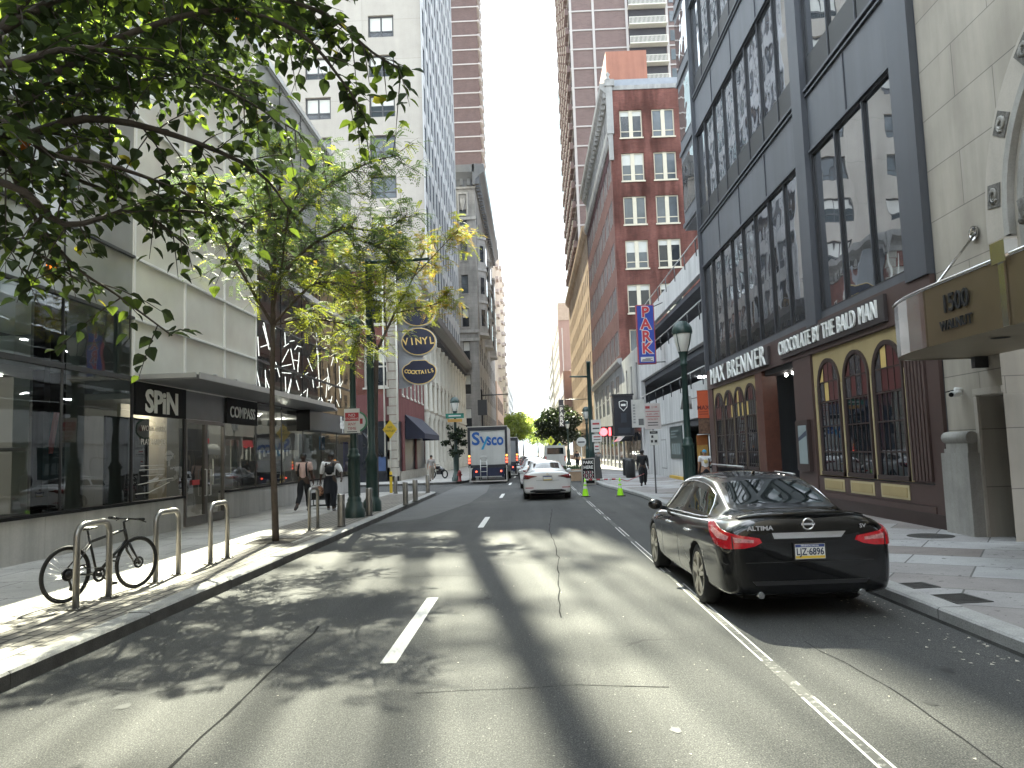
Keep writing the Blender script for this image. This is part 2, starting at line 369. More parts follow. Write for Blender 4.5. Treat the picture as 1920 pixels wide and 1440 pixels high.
b = MB().mat(pm('far_ground', (.12, .118, .115), .9, var=.2, scale=.3)); b.quad((-500, -300, -.03), (500, -300, -.03), (500, 1100, -.03), (-500, 1100, -.03)); structure(b, 'ground')
b = MB().mat(ASPH); b.quad((-4.7, -40, 0), (4.3, -40, 0), (4.3, 620, 0), (-4.7, 620, 0)); b.quad((-90, 38.3, 0), (-4.7, 38.3, 0), (-4.7, 49.6, 0), (-90, 49.6, 0)); structure(b, 'road')
def arc(cx, cy, r, a0, a1, n=8): return [(cx+r*cos(R_(a0+(a1-a0)*i/n)), cy+r*sin(R_(a0+(a1-a0)*i/n))) for i in range(n+1)]
# pavements: their edge path runs along the kerb's outer (road) side
KW, KH = .26, .15
edgeA = [(-4.6, -40), (-4.6, 36.3)]+arc(-6.6, 36.3, 2., 0, 90)[1:]+[(-60, 38.3)]
edgeB = [(-60, 49.6), (-6.4, 49.6)]+arc(-6.4, 51.6, 2., -90, 0)[1:]+[(-4.4, 620)]
edgeC = [(4.15, -40), (4.15, 30), (3.95, 34), (3.55, 39), (3.45, 43), (3.45, 620)]
def offset(path, d):
    o = []
    for i, p in enumerate(path):
        a = Vector(path[max(i-1, 0)]); c = Vector(path[min(i+1, len(path)-1)]); t = (c-a).normalized(); o.append((p[0]-t.y*d, p[1]+t.x*d))
    return o
def kerb(path, side, pale=False):
    b = MB(); inn = offset(path, side*KW)
    # split long runs into stones so joints and slight misalignment show
    pts = [path[0]]; ipts = [inn[0]]
    for i in range(len(path)-1):
        L = (Vector(path[i+1])-Vector(path[i])).length; n = max(1, int(min(L, 120)/2.4)) if L < 200 else 60
        for k in range(1, n+1): f = k/n; pts.append(tuple(Vector(path[i]).lerp(Vector(path[i+1]), f))); ipts.append(tuple(Vector(inn[i]).lerp(Vector(inn[i+1]), f)))
    for i in range(len(pts)-1):
        g = .006; a, c = Vector(pts[i]), Vector(pts[i+1]); d = (c-a).normalized()*g; ia, ic = Vector(ipts[i])+d, Vector(ipts[i+1])-d; a, c = a+d, c-d
        z = KH+random.uniform(-.006, .006); nrm = (a-ia).normalized()*.02
        b.mat(GRAN); b.raw([(*a+Vector((0, 0)), z-.02) if False else (a.x, a.y, z-.022), (c.x, c.y, z-.022), (c.x-nrm.x, c.y-nrm.y, z), (a.x-nrm.x, a.y-nrm.y, z), (ia.x, ia.y, z), (ic.x, ic.y, z)], [(0, 1, 2, 3), (3, 2, 5, 4)])
        m_ = .035 if pale else z-.022
        if pale: b.mat(GRAN); b.raw([(a.x, a.y, m_), (c.x, c.y, m_), (c.x, c.y, z-.022), (a.x, a.y, z-.022)], [(0, 1, 2, 3)])
        b.mat(DARKK); b.raw([(a.x, a.y, -.02), (c.x, c.y, -.02), (c.x, c.y, m_), (a.x, a.y, m_)], [(0, 1, 2, 3)])
        b.raw([(a.x, a.y, -.02), (a.x, a.y, z-.022), (ia.x, ia.y, z), (ia.x, ia.y, -.02)], [(0, 1, 2, 3)])
    return b
for e, s_, nm in ((edgeA, 1, 'kerb'), (edgeB, 1, 'kerb'), (edgeC, -1, 'kerb')): structure(kerb(e, s_, e is edgeC), nm)
iA = offset(edgeA, KW); iB = offset(edgeB, KW); iC = offset(edgeC, -KW)
b = MB().mat(PAVER); b.quad((iA[0][0], -40, .146), (-6.72, -40, .146), (-6.72, 36, .146), (iA[0][0], 36, .146))
b.mat(CONC); b.quad((-6.72, -40, .146), (-30, -40, .146), (-30, 36, .146), (-6.72, 36, .146))
b.raw([(x, y, .146) for x, y in [(iA[1][0], 36)]+iA[1:-1]+[(-30, iA[-1][1]), (-30, 36)]], [tuple(range(len(iA)+1))]); structure(b, 'pavement')
b = MB().mat(CONC); b.raw([(x, y, .146) for x, y in [(-30, iB[0][1])]+iB[1:]+[(-30, 620)]], [tuple(range(len(iB)+1))]); structure(b, 'pavement')
b = MB().mat(SLAB); b.raw([(x, y, .146) for x, y in iC+[(30, 620), (30, -40)]], [tuple(range(len(iC)+2))]); structure(b, 'pavement')
# markings
b = MB().mat(WHITE_PAINT)
for k in range(14):
    y = 7.25+12.75*k
    b.quad((-1.47-.003*k, y, .004), (-1.32-.003*k, y, .004), (-1.32-.003*k, y+3.2, .004), (-1.47-.003*k, y+3.2, .004))
structure(b, 'lane_dashes')
b = MB(); y = -10
while y < 120:
    x = 2.0; b.mat(WHITE_PAINT if random.random() < .6 else WORN)
    b.quad((x-.055, y, .004), (x-.035, y, .004), (x-.035, y+1, .004), (x-.055, y+1, .004)); b.quad((x+.03, y, .004), (x+.05, y, .004), (x+.05, y+1, .004), (x+.03, y+1, .004))
    b.mat(WORN); b.quad((x-.033, y, .004), (x+.028, y, .004), (x+.028, y+1, .004), (x-.033, y+1, .004)); y += 1
structure(b, 'parking_line')
b = MB().mat(WORN); b.quad((-3.3, 30.2, .004), (-.6, 31.0, .004), (-.6, 31.15, .004), (-3.3, 30.38, .004)); b.quad((-4.4, 24.6, .004), (-3.5, 26.3, .004), (-3.5, 26.42, .004), (-4.4, 24.75, .004)); structure(b, 'worn_marking')
PATCH = pm('old_patch', (.115, .115, .113), .85, var=.15, scale=1.2, fine=.3, bump=.3)
b = MB().mat(PATCH); b.raw([(x, y, .003) for x, y in [(-4.55, 22), (-3.3, 23.5), (-2.5, 30), (-2.3, 38), (-2.6, 46), (-4.5, 46)]], [tuple(range(6))]); structure(b, 'road_patch')
SEAM = pm('road_seam', (.042, .042, .042), .95, spec=0.); b = MB().mat(SEAM); rs_ = random.Random(8)
def seam(pts, w):
    P = []
    for (x0, y0), (x1, y1) in zip(pts, pts[1:]):
        n = max(2, int(sqrt((x1-x0)**2+(y1-y0)**2)/.35))
        for k in range(n): P.append((x0+(x1-x0)*k/n+rs_.uniform(-.02, .02), y0+(y1-y0)*k/n+rs_.uniform(-.02, .02)))
    for a, c in zip(P, P[1:]):
        d = Vector((c[0]-a[0], c[1]-a[1])).normalized()*w*rs_.uniform(.5, 1.2); b.raw([(a[0]-d.y, a[1]+d.x, .0035), (c[0]-d.y, c[1]+d.x, .0035), (c[0]+d.y, c[1]-d.x, .0035), (a[0]+d.y, a[1]-d.x, .0035)], [(0, 1, 2, 3)])
seam([(-2.2, 2.5), (-2.35, 5.5), (-2.5, 9.3)], .012); seam([(-1.0, 6.35), (.3, 6.45), (1.4, 6.3)], .006); seam([(.25, 9), (.4, 14), (.35, 19), (.6, 26)], .008); seam([(-3.9, 12), (-1.6, 12.3), (-.5, 12.1)], .006); seam([(2.6, 3), (2.7, 6.2), (2.5, 8)], .006); seam([(-4.4, 21.5), (1.9, 22.1), (4.0, 21.8)], .012); structure(b, 'road_seams')
OILM = pm('oil_stain', (.028, .028, .029), .55, var=.3, scale=4); b = MB().mat(OILM)
for x, y, r in ((3.35, 6.6, .05), (2.8, 5.8, .04), (-3.3, 6.2, .05), (.9, 5.4, .04)): b.raw([(x+r*rs_.uniform(.6, 1.3)*cos(.52*k), y+1.6*r*rs_.uniform(.6, 1.3)*sin(.52*k), .0032) for k in range(12)], [tuple(range(12))])
structure(b, 'oil_stains')
# grit and litter along the right gutter
b = MB().mat(pm('litter', (.55, .5, .42), .8, var=.4, scale=20))
for i in range(420):
    y = random.uniform(4, 18) if i < 300 else random.uniform(2, 30); x = 4.12-abs(random.gauss(0, .28))-.02 if i < 240 else random.uniform(-4.4, 4.0); r = random.uniform(.006, .022)*(1 if i < 240 else .6); a = random.random()*6
    b.raw([(x+r*cos(a+k*2.1), y+r*sin(a+k*2.1)*1.3, .006+r*.2*(k == 1)) for k in range(3)], [(0, 1, 2)])
o = b.build('litter'); o['kind'] = 'stuff'
# drain covers
IRON = pm('cast_iron', (.06, .058, .055), .6, metal=.4, var=.3, scale=10, bump=.3)
def grate(x, y, w, l, rot, label):
    t = thing('drain_cover', label, 'drain cover', (x, y, .15), rot, 'iron covers set in the right pavement')
    b = MB().mat(IRON); b.box((-w/2, -l/2, -.02), (w/2, -l/2+.04, .004)); b.box((-w/2, l/2-.04, -.02), (w/2, l/2, .004)); b.box((-w/2, -l/2+.04, -.02), (-w/2+.04, l/2-.04, .004)); b.box((w/2-.04, -l/2+.04, -.02), (w/2, l/2-.04, .004)); b.build('rim', t, False)
    b = MB().mat(IRON)
    n = 9
    for i in range(n): u = -l/2+.05+(l-.1)*(i+.15)/n; b.box((-w/2+.04, u, -.02), (w/2-.04, u+(l-.1)/n*.62, .002))
    b.mat(pm('pit', (.008, .008, .008), .9)); b.quad((-w/2, -l/2, -.0015), (w/2, -l/2, -.0015), (w/2, l/2, -.0015), (-w/2, l/2, -.0015)); b.build('grille', t, False); return t
grate(4.62, 8.72, .42, .5, .1, 'larger square iron grate in the pavement beside the right kerb')
grate(4.58, 9.55, .34, .36, .1, 'smaller square iron grate in the pavement nearest the black car')
t = thing('manhole_cover', 'round iron manhole cover in the pavement before the limestone doorway', 'manhole cover', (7.15, 14.3, .15))
b = MB().mat(IRON); b.lathe((0, 0, 0), [(0, .004), (.36, .004), (.38, .004), (.4, -.01)], 28); b.build('lid', t, False)
# ============================================================ LEFT SIDE
L95 = Fr('L', -9.5)
# ---- glass corner building
G_CON = pm('pale_concrete', (.46, .45, .43), .75, var=.10, scale=1.4, streak=.2, fine=.05, bump=.08)
BLACK = pm('black_panel', (.007, .007, .008), .6, var=.1, spec=.15); DKMET = pm('dark_metal', (.045, .046, .05), .4, metal=.5, var=.15)
ALU = pm('pale_aluminium', (.55, .55, .54), .35, metal=.6, var=.08); CLEAR = pclear('shop_glass', (.62, .67, .64), 1.9)
def frit(name, col, clear):
    m = bpy.data.materials.new(name); m.use_nodes = True; nt = m.node_tree; b = nt.nodes['Principled BSDF']; o = nt.nodes['Material Output']; p = _pos(nt)
    nt.links.new(_ramp(nt, _noise(nt, p, .45, 4), [(.3, _lerp(.86, col, 0)), (.7, _lerp(1.08, col, 0))]), b.inputs['Base Color']); b.inputs['Roughness'].default_value = .08; b.inputs['Specular IOR Level'].default_value = .6
    _bump(nt, b, _noise(nt, p, .8, 2), .06, .05); t = nt.nodes.new('ShaderNodeBsdfTransparent'); t.inputs[0].default_value = (.85, .9, .86, 1); x = nt.nodes.new('ShaderNodeMixShader')
    nt.links.new(_ramp(nt, _noise(nt, p, .3, 3), [(.35, (clear*.6,)*3), (.65, (clear*1.4,)*3)]), x.inputs[0]); nt.links.new(b.outputs[0], x.inputs[1]); nt.links.new(t.outputs[0], x.inputs[2]); nt.links.new(x.outputs[0], o.inputs[0]); return m
FRIT = frit('frosted_glass', (.97, .92, .82), .14); FRIT2 = frit('grey_frosted_glass', (.46, .465, .45), .30)
LITFRAME = pm('lit_white_frame', (.88, .87, .83), .4, var=.03); SCRIM = pm('white_scrim', (.42, .41, .38), .8, var=.05, scale=.6, streak=.12); GREYW = pm('grey_wall', (.30, .295, .285), .8, var=.1, scale=.5)
SCR2 = pm('grey_blind', (.42, .42, .41), .8, var=.1, scale=.5, streak=.1)
LETTER = pm('white_letters', (.90, .90, .87), .5, var=.03)
bd = thing('glass_building', 'glass corner building with pale frosted upper panes and black shop signs, left', 'building', (-9.5, 20, 0))
def bw(y0, y1):
    y = y0; b = MB(L95).mat(G_CON)
    while y < y1-.05: e = min(y+1.375, y1); b.box((y+.005, .14, -.22), (e-.005, .955, 0)); y = e
    b.build('base_wall', bd)
bw(-25, 20.82); bw(23.66, 40.9)
b = MB(L95).mat(BLACK); b.box((-25, .957, -.2), (20.84, 1.02, .05)); b.box((23.64, .957, -.2), (40.95, 1.02, .05)); b.build('sill', bd)
cols = [9.85, 12.6, 15.35, 18.1, 20.85, 23.6, 26.35, 29.1, 31.85, 34.6, 37.35, 40.95]
rows = [1.03, 3.97, 5.43, 6.93, 8.95, 10.5, 12.0, 13.5, 15.0, 16.7]
def pane(y0, y1, z0, z1):
    q = MB(L95).mat(CLEAR if z0 < 3 or (y0 < 18 and z0 < 5.4) or (y0 > 26 and z0 < 12) else (FRIT if 18 < y0 < 26 else FRIT2)); q.quad((y0+.015, z0+.015, -.02), (y1-.015, z0+.015, -.02), (y1-.015, z1-.015, -.02), (y0+.015, z1-.015, -.02)); return q
npn = 0
for i in range(len(cols)-1):
    for j in range(len(rows)-1):
        if cols[i] == 20.85 and j == 0: continue
        pane(cols[i], cols[i+1], rows[j], rows[j+1]).build('pane', bd); npn += 1
b = MB(L95)
for i, y in enumerate(cols):
    lit = 18 < y < 27  # white colour on these frames paints the lit look of the frosted bay
    b.mat(LITFRAME if lit else DKMET)
    if lit: b.box((y-.035, 3.9, -.05), (y+.035, 16.7, .03)); b.mat(DKMET); b.box((y-.02, 1.02, -.05), (y+.02, 3.9, .012))
    else: b.box((y-.013, 1.02, -.04), (y+.013, 16.7, .006))
for j, z in enumerate(rows[1:], 1):
    for i in range(len(cols)-1):
        lit = 17 < cols[i] < 26; h = .045 if j not in (1, 4) else (.075 if j == 1 else .16)
        b.mat(LITFRAME if lit else (ALU if j in (4, 9) else DKMET)); b.box((cols[i]+.022, z-h, -.06), (cols[i+1]-.022, z+h*.4, .05 if j != 4 else .12))
b.mat(ALU); b.box((9.85, 16.72, -.4), (40.95, 16.95, .1)); b.build('curtain_frame', bd)
b = MB().mat(pm('tint_wall', (.10, .105, .11), .2, var=.2, scale=.4)); b.quad((-9.5, -80, 1.02), (-9.5, 9.84, 1.02), (-9.5, 9.84, 16.9), (-9.5, -80, 16.9))
b.mat(GREYW); shell(b, -30, -9.5, -25, 41, 0, 16.9, skip='er'); b.quad((-30, -25, 16.9), (-14, -25, 16.9), (-14, 41, 16.9), (-30, 41, 16.9)); b.quad((-14, -25, 16.9), (-9.5, -25, 16.9), (-9.5, 9.8, 16.9), (-14, 9.8, 16.9)); b.build('rear_walls', bd)
b = MB().mat(pclear('roof_glass', (.82, .92, .85), 1.45, .02, 0)); b.quad((-14, 9.8, 16.92), (-9.55, 9.8, 16.92), (-9.55, 41, 16.92), (-14, 41, 16.92)); b.build('added_roof_light', bd)  # unseen glass roof added to let sun into the lobby
# interior seen through the panes
b = MB(L95).mat(pm('lobby_floor', (.25, .24, .23), .4)); b.quad((9.8, .17, -.23), (40.9, .17, -.23), (40.9, .17, -4.5), (9.8, .17, -4.5))
b.mat(pm('lobby_back', (.17, .167, .16), .8, var=.2, scale=.5)); b.quad((9.8, .17, -4.5), (40.9, .17, -4.5), (40.9, 16.8, -4.5), (9.8, 16.8, -4.5)); b.quad((9.8, .17, -4.5), (9.8, .17, -.3), (9.8, 16.8, -.3), (9.8, 16.8, -4.5))
b.mat(GREYW); b.mat(pm('added_dark_backing', (.03, .03, .032), .8)); b.box((18.2, .6, -.75), (20.3, 3.1, -.7)); b.mat(GREYW); b.box((19.2, .9, -.69), (19.42, 3.1, -.66)); b.box((16.98, .18, -1.2), (17.9, 3.9, -1.05))  # dark panel added so the shop window reads as unlit
b.mat(pm('ceiling_slab', (.36, .36, .35), .8)); b.box((9.9, 3.99, -4.4), (18.0, 4.12, -.9)); b.box((20.9, 3.72, -4.4), (40.85, 3.88, -.3)); b.box((26.4, 7.5, -4.4), (40.8, 8.15, -.35)); b.box((26.4, 11.6, -4.4), (40.8, 12.1, -.35))
b.build('lobby', bd)
b = MB(L95).mat(pm('white_column', (.85, .84, .80), .7, var=.03))
for z0, z1 in ((.3, .85), (1.0, 2.25), (2.33, 3.75), (4.15, 4.6), (4.7, 6.2)): b.box((15.25, z0, -1.3), (15.75, z1, -.95))
b.build('column', bd)
b = MB(L95).mat(BLACK)
for y in (16.15, 16.72): b.box((y, .18, -1.15), (y+.2, 6.8, -.9))
b.mat(pm('red_brace', (.42, .04, .03), .5)); b.prism([(16.36, 2.2), (16.46, 2.2), (16.68, 3.1), (16.58, 3.1)], -.95, -.88); b.build('bracing', bd)
b = MB(L95).mat(SCRIM)
for i in (3, 4, 5): b.box((cols[i]+.05, 4.05, -.42), (cols[i+1]-.05, 8.6, -.38)); b.box((cols[i]+.05, 9.1, -.42), (cols[i+1]-.05, 16.4, -.38))
b.build('scrim', bd)
b = MB(L95).mat(SCR2)
for i in (0, 1, 2, 6, 7, 8, 9): b.box((cols[i]+.05, 9.2 if i < 3 else 12.3, -.42), (cols[i+1]-.05, 16.4, -.38))
b.build('blinds', bd)
SPOT = plamp('spot_lamp', (1, .96, .88), 6.)
b = MB(L95).mat(SPOT)
for y, w in ((16.2, -2), (16.6, -2.2), (17.5, -2.5), (18.7, -3), (27.5, -1), (28.6, -1.3), (29.6, -1.0), (30.8, -1.5), (33, -1.2)):
    b.lathe((y, 3.95 if y < 18 else 3.70, w), [(0, 0), (.06, .0)], 8, axis=Matrix.Rotation(R_(90), 3, 'X'))
b.build('ceiling_spots', bd)
for y, w in ((11.5, -2.2), (22.2, -1.2), (25.5, -1.6), (29.5, -1.6), (34, -1.6)):
    ld = bpy.data.lights.new('lobby_lamp', 'POINT'); ld.energy = 10 if y < 20 else 16; ld.color = (1, .93, .82); ld.shadow_soft_size = .25; lo = bpy.data.objects.new('lobby_lamp', ld); COL.objects.link(lo); lo.parent = bd; lo.location = Vector((-9.5+w, y, 3.55))-Vector(worldloc(bd))
# doors
BRONZE = pm('door_bronze', (.16, .15, .14), .35, metal=.6); TAN = pm('tan_wall', (.50, .43, .33), .7, var=.06)
b = MB(L95).mat(TAN); b.box((20.9, .18, -1.9), (23.6, 3.6, -1.8)); b.build('vestibule_wall', bd)
for k in (0, 1):
    y0 = 20.93+k*1.33; b = MB(L95).mat(BRONZE); y1 = y0+1.31
    b.box((y0, .17, -.08), (y0+.07, 3.1, .02)); b.box((y1-.07, .17, -.08), (y1, 3.1, .02)); b.box((y0+.07, .17, -.08), (y1-.07, .42, .02)); b.box((y0+.07, 3.0, -.08), (y1-.07, 3.1, .02))
    b.mat(CLEAR); b.quad((y0+.07, .42, -.03), (y1-.07, .42, -.03), (y1-.07, 3.0, -.03), (y0+.07, 3.0, -.03)); d = b.build('door', bd)
    h = MB(L95).mat(ALU); yy = y1-.13 if k == 0 else y0+.13; h.tube([(yy, .95, .03), (yy, .95, .09), (yy, 1.7, .09), (yy, 1.7, .03)], .016, 8); h.build('handle', d)
b = MB(L95).mat(pm('red_notice', (.5, .03, .03), .5)); b.box((21.35, 1.28, .0), (21.8, 1.42, .012)); b.box((22.32, 2.45, .0), (22.45, 2.6, .012)); b.build('notice', bd)
b = MB(L95).mat(pm('transom', (.15, .152, .16), .3, metal=.3)); b.box((20.9, 3.12, -.1), (23.58, 3.9, .0)); b.build('transom_panel', bd)
def sign(y0, y1, z0, z1, txt, ty, tz, size, xs, bold, m=BLACK, lm=LETTER, w0=-.02, w1=.06, fr=L95, name='sign_panel', fit=None):
    b = MB(fr).mat(m); b.box((y0, z0, w0), (y1, z1, w1)); p = b.build(name, bd if fr is L95 else None)
    t = MB(fr).mat(lm); t.text(txt, ty, tz, w1+.012, size, .02, bold, xs, td=fr.td, fit=fit); t.build('lettering', p); return p
sign(18.16, 20.82, 3.10, 3.90, 'SPiN', 19.46, 3.43, .78, .70, .022, fit=1.72)
sign(23.66, 26.32, 3.10, 3.90, 'COMPASS', 24.97, 3.45, .50, .85, .004, fit=2.16)
b = MB(L95).mat(pm('pizza_fascia', (.055, .06, .07), .4, var=.1)); b.box((31.3, 3.1, -.1), (40.93, 3.88, .42)); p = b.build('shop_fascia', bd); b = MB(L95).mat(BLACK); b.box((31.25, 3.06, -.1), (31.29, 3.92, .45)); b.build('end_cap', p)
b = MB(L95).mat(LETTER); b.text('&pizza', 37.2, 3.55, .43, .85, .02, .012, .8); b.build('lettering', p)
TXG = pm('window_text', (.62, .60, .55), .6)
b = MB(L95).mat(TXG); b.text('WORK HARD', 19.15, 2.78, .0, .20, .006, 0, 1.0); b.text('PLAY HARDER', 19.15, 2.45, .0, .20, .006, 0, 1.0); b.build('window_lettering', bd)
b = MB(L95).mat(TXG)
for z, wd_ in ((1.86, 1.2), (1.76, 1.3), (1.62, 1.1)): b.box((19.1-wd_/2, z, -.005), (19.1+wd_/2, z+.018, .004))
b.tube([(18.4, 1.42, 0), (20.2, 1.52, 0)], .012, 4); b.tube([(18.3, 1.2, 0), (18.9, 1.2, 0), (20.0, 1.42, 0)], .012, 4); b.build('window_graphic', bd)
# canopy
b = MB(L95).mat(pm('canopy_metal', (.20, .20, .205), .35, metal=.5, var=.1)); b.prism([(18.2, 0), (33.2, 0), (33.2, 1.15), (31.0, 1.5), (18.35, 1.5)], 0, 1) if False else None
b.F = IDENT; P = [(-9.49, 18.2), (-8.0, 18.3), (-8.0, 31.0), (-8.4, 33.2), (-9.49, 33.2)]
b.raw([(x, y, 3.925) for x, y in P]+[(x, y, 4.03) for x, y in P], [(4, 3, 2, 1, 0), (5, 6, 7, 8, 9)]+[(i, (i+1) % 5, 5+(i+1) % 5, 5+i) for i in range(5)]); cn = b.build('canopy', bd)
b = MB().mat(ALU); b.box((-7.985, 18.3, 3.93), (-7.95, 31, 4.08)); b.box((-9.45, 18.14, 3.95), (-8.0, 18.19, 4.06))
for y in (19.6, 21, 22.4, 23.8, 25.2, 26.6, 28, 29.4): b.box((-8.2, y, 4.035), (-8.1, y+.08, 4.16))
b.build('edge_trim', cn)
# shop interior things seen through the far panes
b = MB(L95).mat(pm('display_dark', (.03, .03, .035), .6)); b.box((24.0, 1.1, -1.6), (26.0, 3.0, -1.5)); b.box((26.6, 1.05, -.9), (31, 1.9, -.6))
b.mat(pm('display_pale', (.5, .5, .47), .7)); b.box((23.9, 1.2, -.5), (24.7, 2.0, -.45)); b.box((25.3, 1.5, -.5), (25.8, 2.6, -.45)); b.box((27.1, 1.9, -.5), (27.5, 2.4, -.46)); b.box((32.2, 1.9, -.35), (34.2, 3.0, -.3))
for i in range(14): y = 27+i*.45; b.box((y, 1.95+.1*(i % 3), -.62), (y+.2, 2.3, -.55))
b.mat(pm('display_blue', (.05, .16, .35), .4)); b.box((34.6, 2.3, -.1), (35.4, 2.9, -.06)); b.mat(pm('blue_poster', (.09, .10, .40), .4)); b.box((39.0, 1.2, -.1), (39.9, 2.7, -.06)); b.build('window_display', bd)
# tube-lamp sculpture behind the glass
TUBE = plamp('tube_white', (1., 1., .97), .38)
t = thing('tube_sculpture', 'tangle of white tube lamps hung behind dark glass above the canopy', 'sculpture', (-10, 33, 4)); random.seed(12)
b = MB().mat(TUBE)
for i in range(58):
    y = random.uniform(26.6, 40.3); z = random.uniform(4.2, 7.3); a = random.choice([.35, .5, -.9, 1.1, -1.25, 1.35, .2])+random.uniform(-.15, .15); l = random.uniform(.22, .55); x = -9.75-random.random()*.3
    b.tube([(x, y-l*cos(a), z-l*sin(a)), (x+random.uniform(-.1, .1), y+l*cos(a), z+l*sin(a))], .015, 5)
b.build('tube_lamps', t)
random.seed(5)
# ---- corner brick building with quoins
REDB = pbrick('dark_red_brick', (.20, .060, .048), (.25, .08, .06), (.22, .17, .15), .22, .075, grime=.2)
PINKB = pm('painted_red', (.19, .085, .085), .75, spec=.05, var=.12, scale=1.2, streak=.15, fine=.08, bump=.2); STONE_T = pm('trim_stone', (.40, .37, .32), .85, var=.15, scale=2, streak=.15, fine=.08, bump=.2); CREAM = pm('cream_paint', (.62, .60, .54), .6, spec=0., var=.06)
WG = pglass('window_glass'); WG2 = pglass('window_glass_pale', (.10, .115, .13), .06); BLIND = pm('blind_white', (.55, .55, .52), .8, var=.06)
bd = thing('brick_corner_building', 'dark red brick corner building with stone quoins and hanging bar signs', 'building', (-12, 54, 0))
F54 = Fr('F', 54.0)
b = MB(); wn = grid([(-11.75, -10.05), (-14.9, -13.2), (-18, -16.3)], [(6.8, 9.8), (11.3, 14.2)])
b.mat(REDB); facade(b, F54, -24, -10.3+.0, 4.7, 15.2, [w for w in wn], .25) if False else facade(b, F54, -24, -9.5, 6.3, 15.2, wn, .25)
b.mat(PINKB); facade(b, F54, -24, -9.5, 4.4, 6.3, [], .2)
b.mat(PINKB); wl = grid(steps(56.6, 2.0, .8, 6), [(6.4, 8.2)]); facade(b, L95, 54, 68.4, 4.4, 9.5, wl, .06); b.mat(REDB); wl2 = grid(steps(56.4, 2.4, 1.2, 5), [(10.2, 13.6)]); facade(b, L95, 54, 68.4, 9.5, 15.2, wl2, .06)
b.mat(REDB); shell(b, -24, -9.5, 54, 68.4, 0, 15.2, 'se'); b.build('wall', bd)
put_windows(F54, bd, wn, [win_mesh(F54, 1.7, 3., .25, CREAM, WG, .14, 0, 1, sill=.1), win_mesh(F54, 1.7, 3., .25, CREAM, WG, .14, 0, 1, .4, BLIND, .1)])
put_windows(L95, bd, wl, [win_mesh(L95, .8, 1.8, .06, CREAM, WG2, .12, 0, 1, sill=.08)]); put_windows(L95, bd, wl2, [win_mesh(L95, 1.2, 3.4, .06, CREAM, WG2, .12, 0, 1, sill=.08)])
b = MB().mat(STONE_T); z = .5; k = 0
while z < 15: b.box((-10.15 if k % 2 else -10.0, 53.96, z), (-9.46, 54.5 if k % 2 else 54.8, z+.58)); z += .62; k += 1
b.build('quoins', bd)
b = MB().mat(pm('ivory_pipe', (.6, .58, .52), .6)); b.tube([(-9.38, 53.9, 1.6), (-9.36, 53.9, 15)], .07, 8); b.tube([(-10.3, 53.88, 1.9), (-10.3, 53.88, 15)], .06, 8); b.build('drainpipe', bd)
b = MB(L95).mat(pm('cornice_grey', (.33, .32, .31), .8, streak=.2)); b.prism([(15.2, 0), (15.6, .25), (16.1, .45), (16.3, 1.0), (16.7, 1.05), (16.75, 0)], 0, 1) if False else None
def cornice(parent, fr, u0, u1, prof, m, name='cornice', brk=None):
    "prof: (out, height) outline swept along the facade"
    q = MB(fr).mat(m); n = len(prof)
    q.raw([q.F(u, z, w) for u in (u0, u1) for w, z in prof], [tuple(range(n-1, -1, -1)), tuple(range(n, 2*n))]+[(i, (i+1) % n, n+(i+1) % n, n+i) for i in range(n)])
    if brk:
        pitch, bw_, bz0, bz1, bo = brk; u = u0+.2
        while u < u1-bw_: q.box((u, bz0, .002), (u+bw_, bz1, bo)); u += pitch
    return q.build(name, parent)
CG = pm('cornice_grey', (.33, .32, .31), .8, streak=.2)
P0 = [(-.2, 15.2), (.12, 15.2), (.2, 15.6), (.5, 15.9), (.9, 16.15), (.95, 16.5), (-.2, 16.6)]
cornice(bd, L95, 54.1, 68.2, P0, CG, brk=(1.1, .35, 15.25, 15.85, .42)); cornice(bd, F54, -24, -9.45, P0, CG)
SHOPD = pm('shop_black', (.02, .022, .03), .3, var=.2)
b = MB().mat(SHOPD); b.box((-24, 54.05, .1), (-10.2, 54.4, 4.38)); b.mat(WG); b.box((-11.9, 53.98, 1.0), (-10.3, 54.04, 3.9)); b.mat(pm('steel_blue', (.06, .10, .22), .5)); b.box((-10.9, 53.95, .9), (-10.3, 53.975, 1.9))
b.mat(DKMET); b.tube([(-11.8, 53.9, 3.6), (-10.5, 53.9, 1.9)], .09, 6); b.box((-12, 53.9, .75), (-10.2, 53.97, .9)); b.build('shopfront', bd)
b = MB(L95).mat(SHOPD); b.box((55, .1, -.3), (68.3, 4.38, -.05)); b.mat(STONE_T); b.box((55, .1, -.04), (68.3, .8, .1)); b.mat(PINKB); b.box((56.2, .8, -.04), (57.2, 4.38, .06)); b.box((62.5, .8, -.04), (63.2, 4.38, .06)); b.build('side_shopfront', bd)
b = MB().mat(pm('awning_navy', (.022, .026, .05), .7, var=.15, scale=2))
b.raw([(-9.45, 57.5, 5.0), (-9.45, 66.5, 5.0), (-8.0, 66.5, 3.55), (-8.0, 57.5, 3.55), (-8.0, 57.5, 3.15), (-8.0, 66.5, 3.15), (-9.45, 57.5, 3.55), (-9.45, 66.5, 3.55), (-9.45, 57.5, 3.15), (-9.45, 66.5, 3.15)],
  [(0, 1, 2, 3), (3, 2, 5, 4), (0, 3, 6), (1, 7, 2), (6, 3, 4, 8), (7, 9, 5, 2)]); b.build('awning', bd)
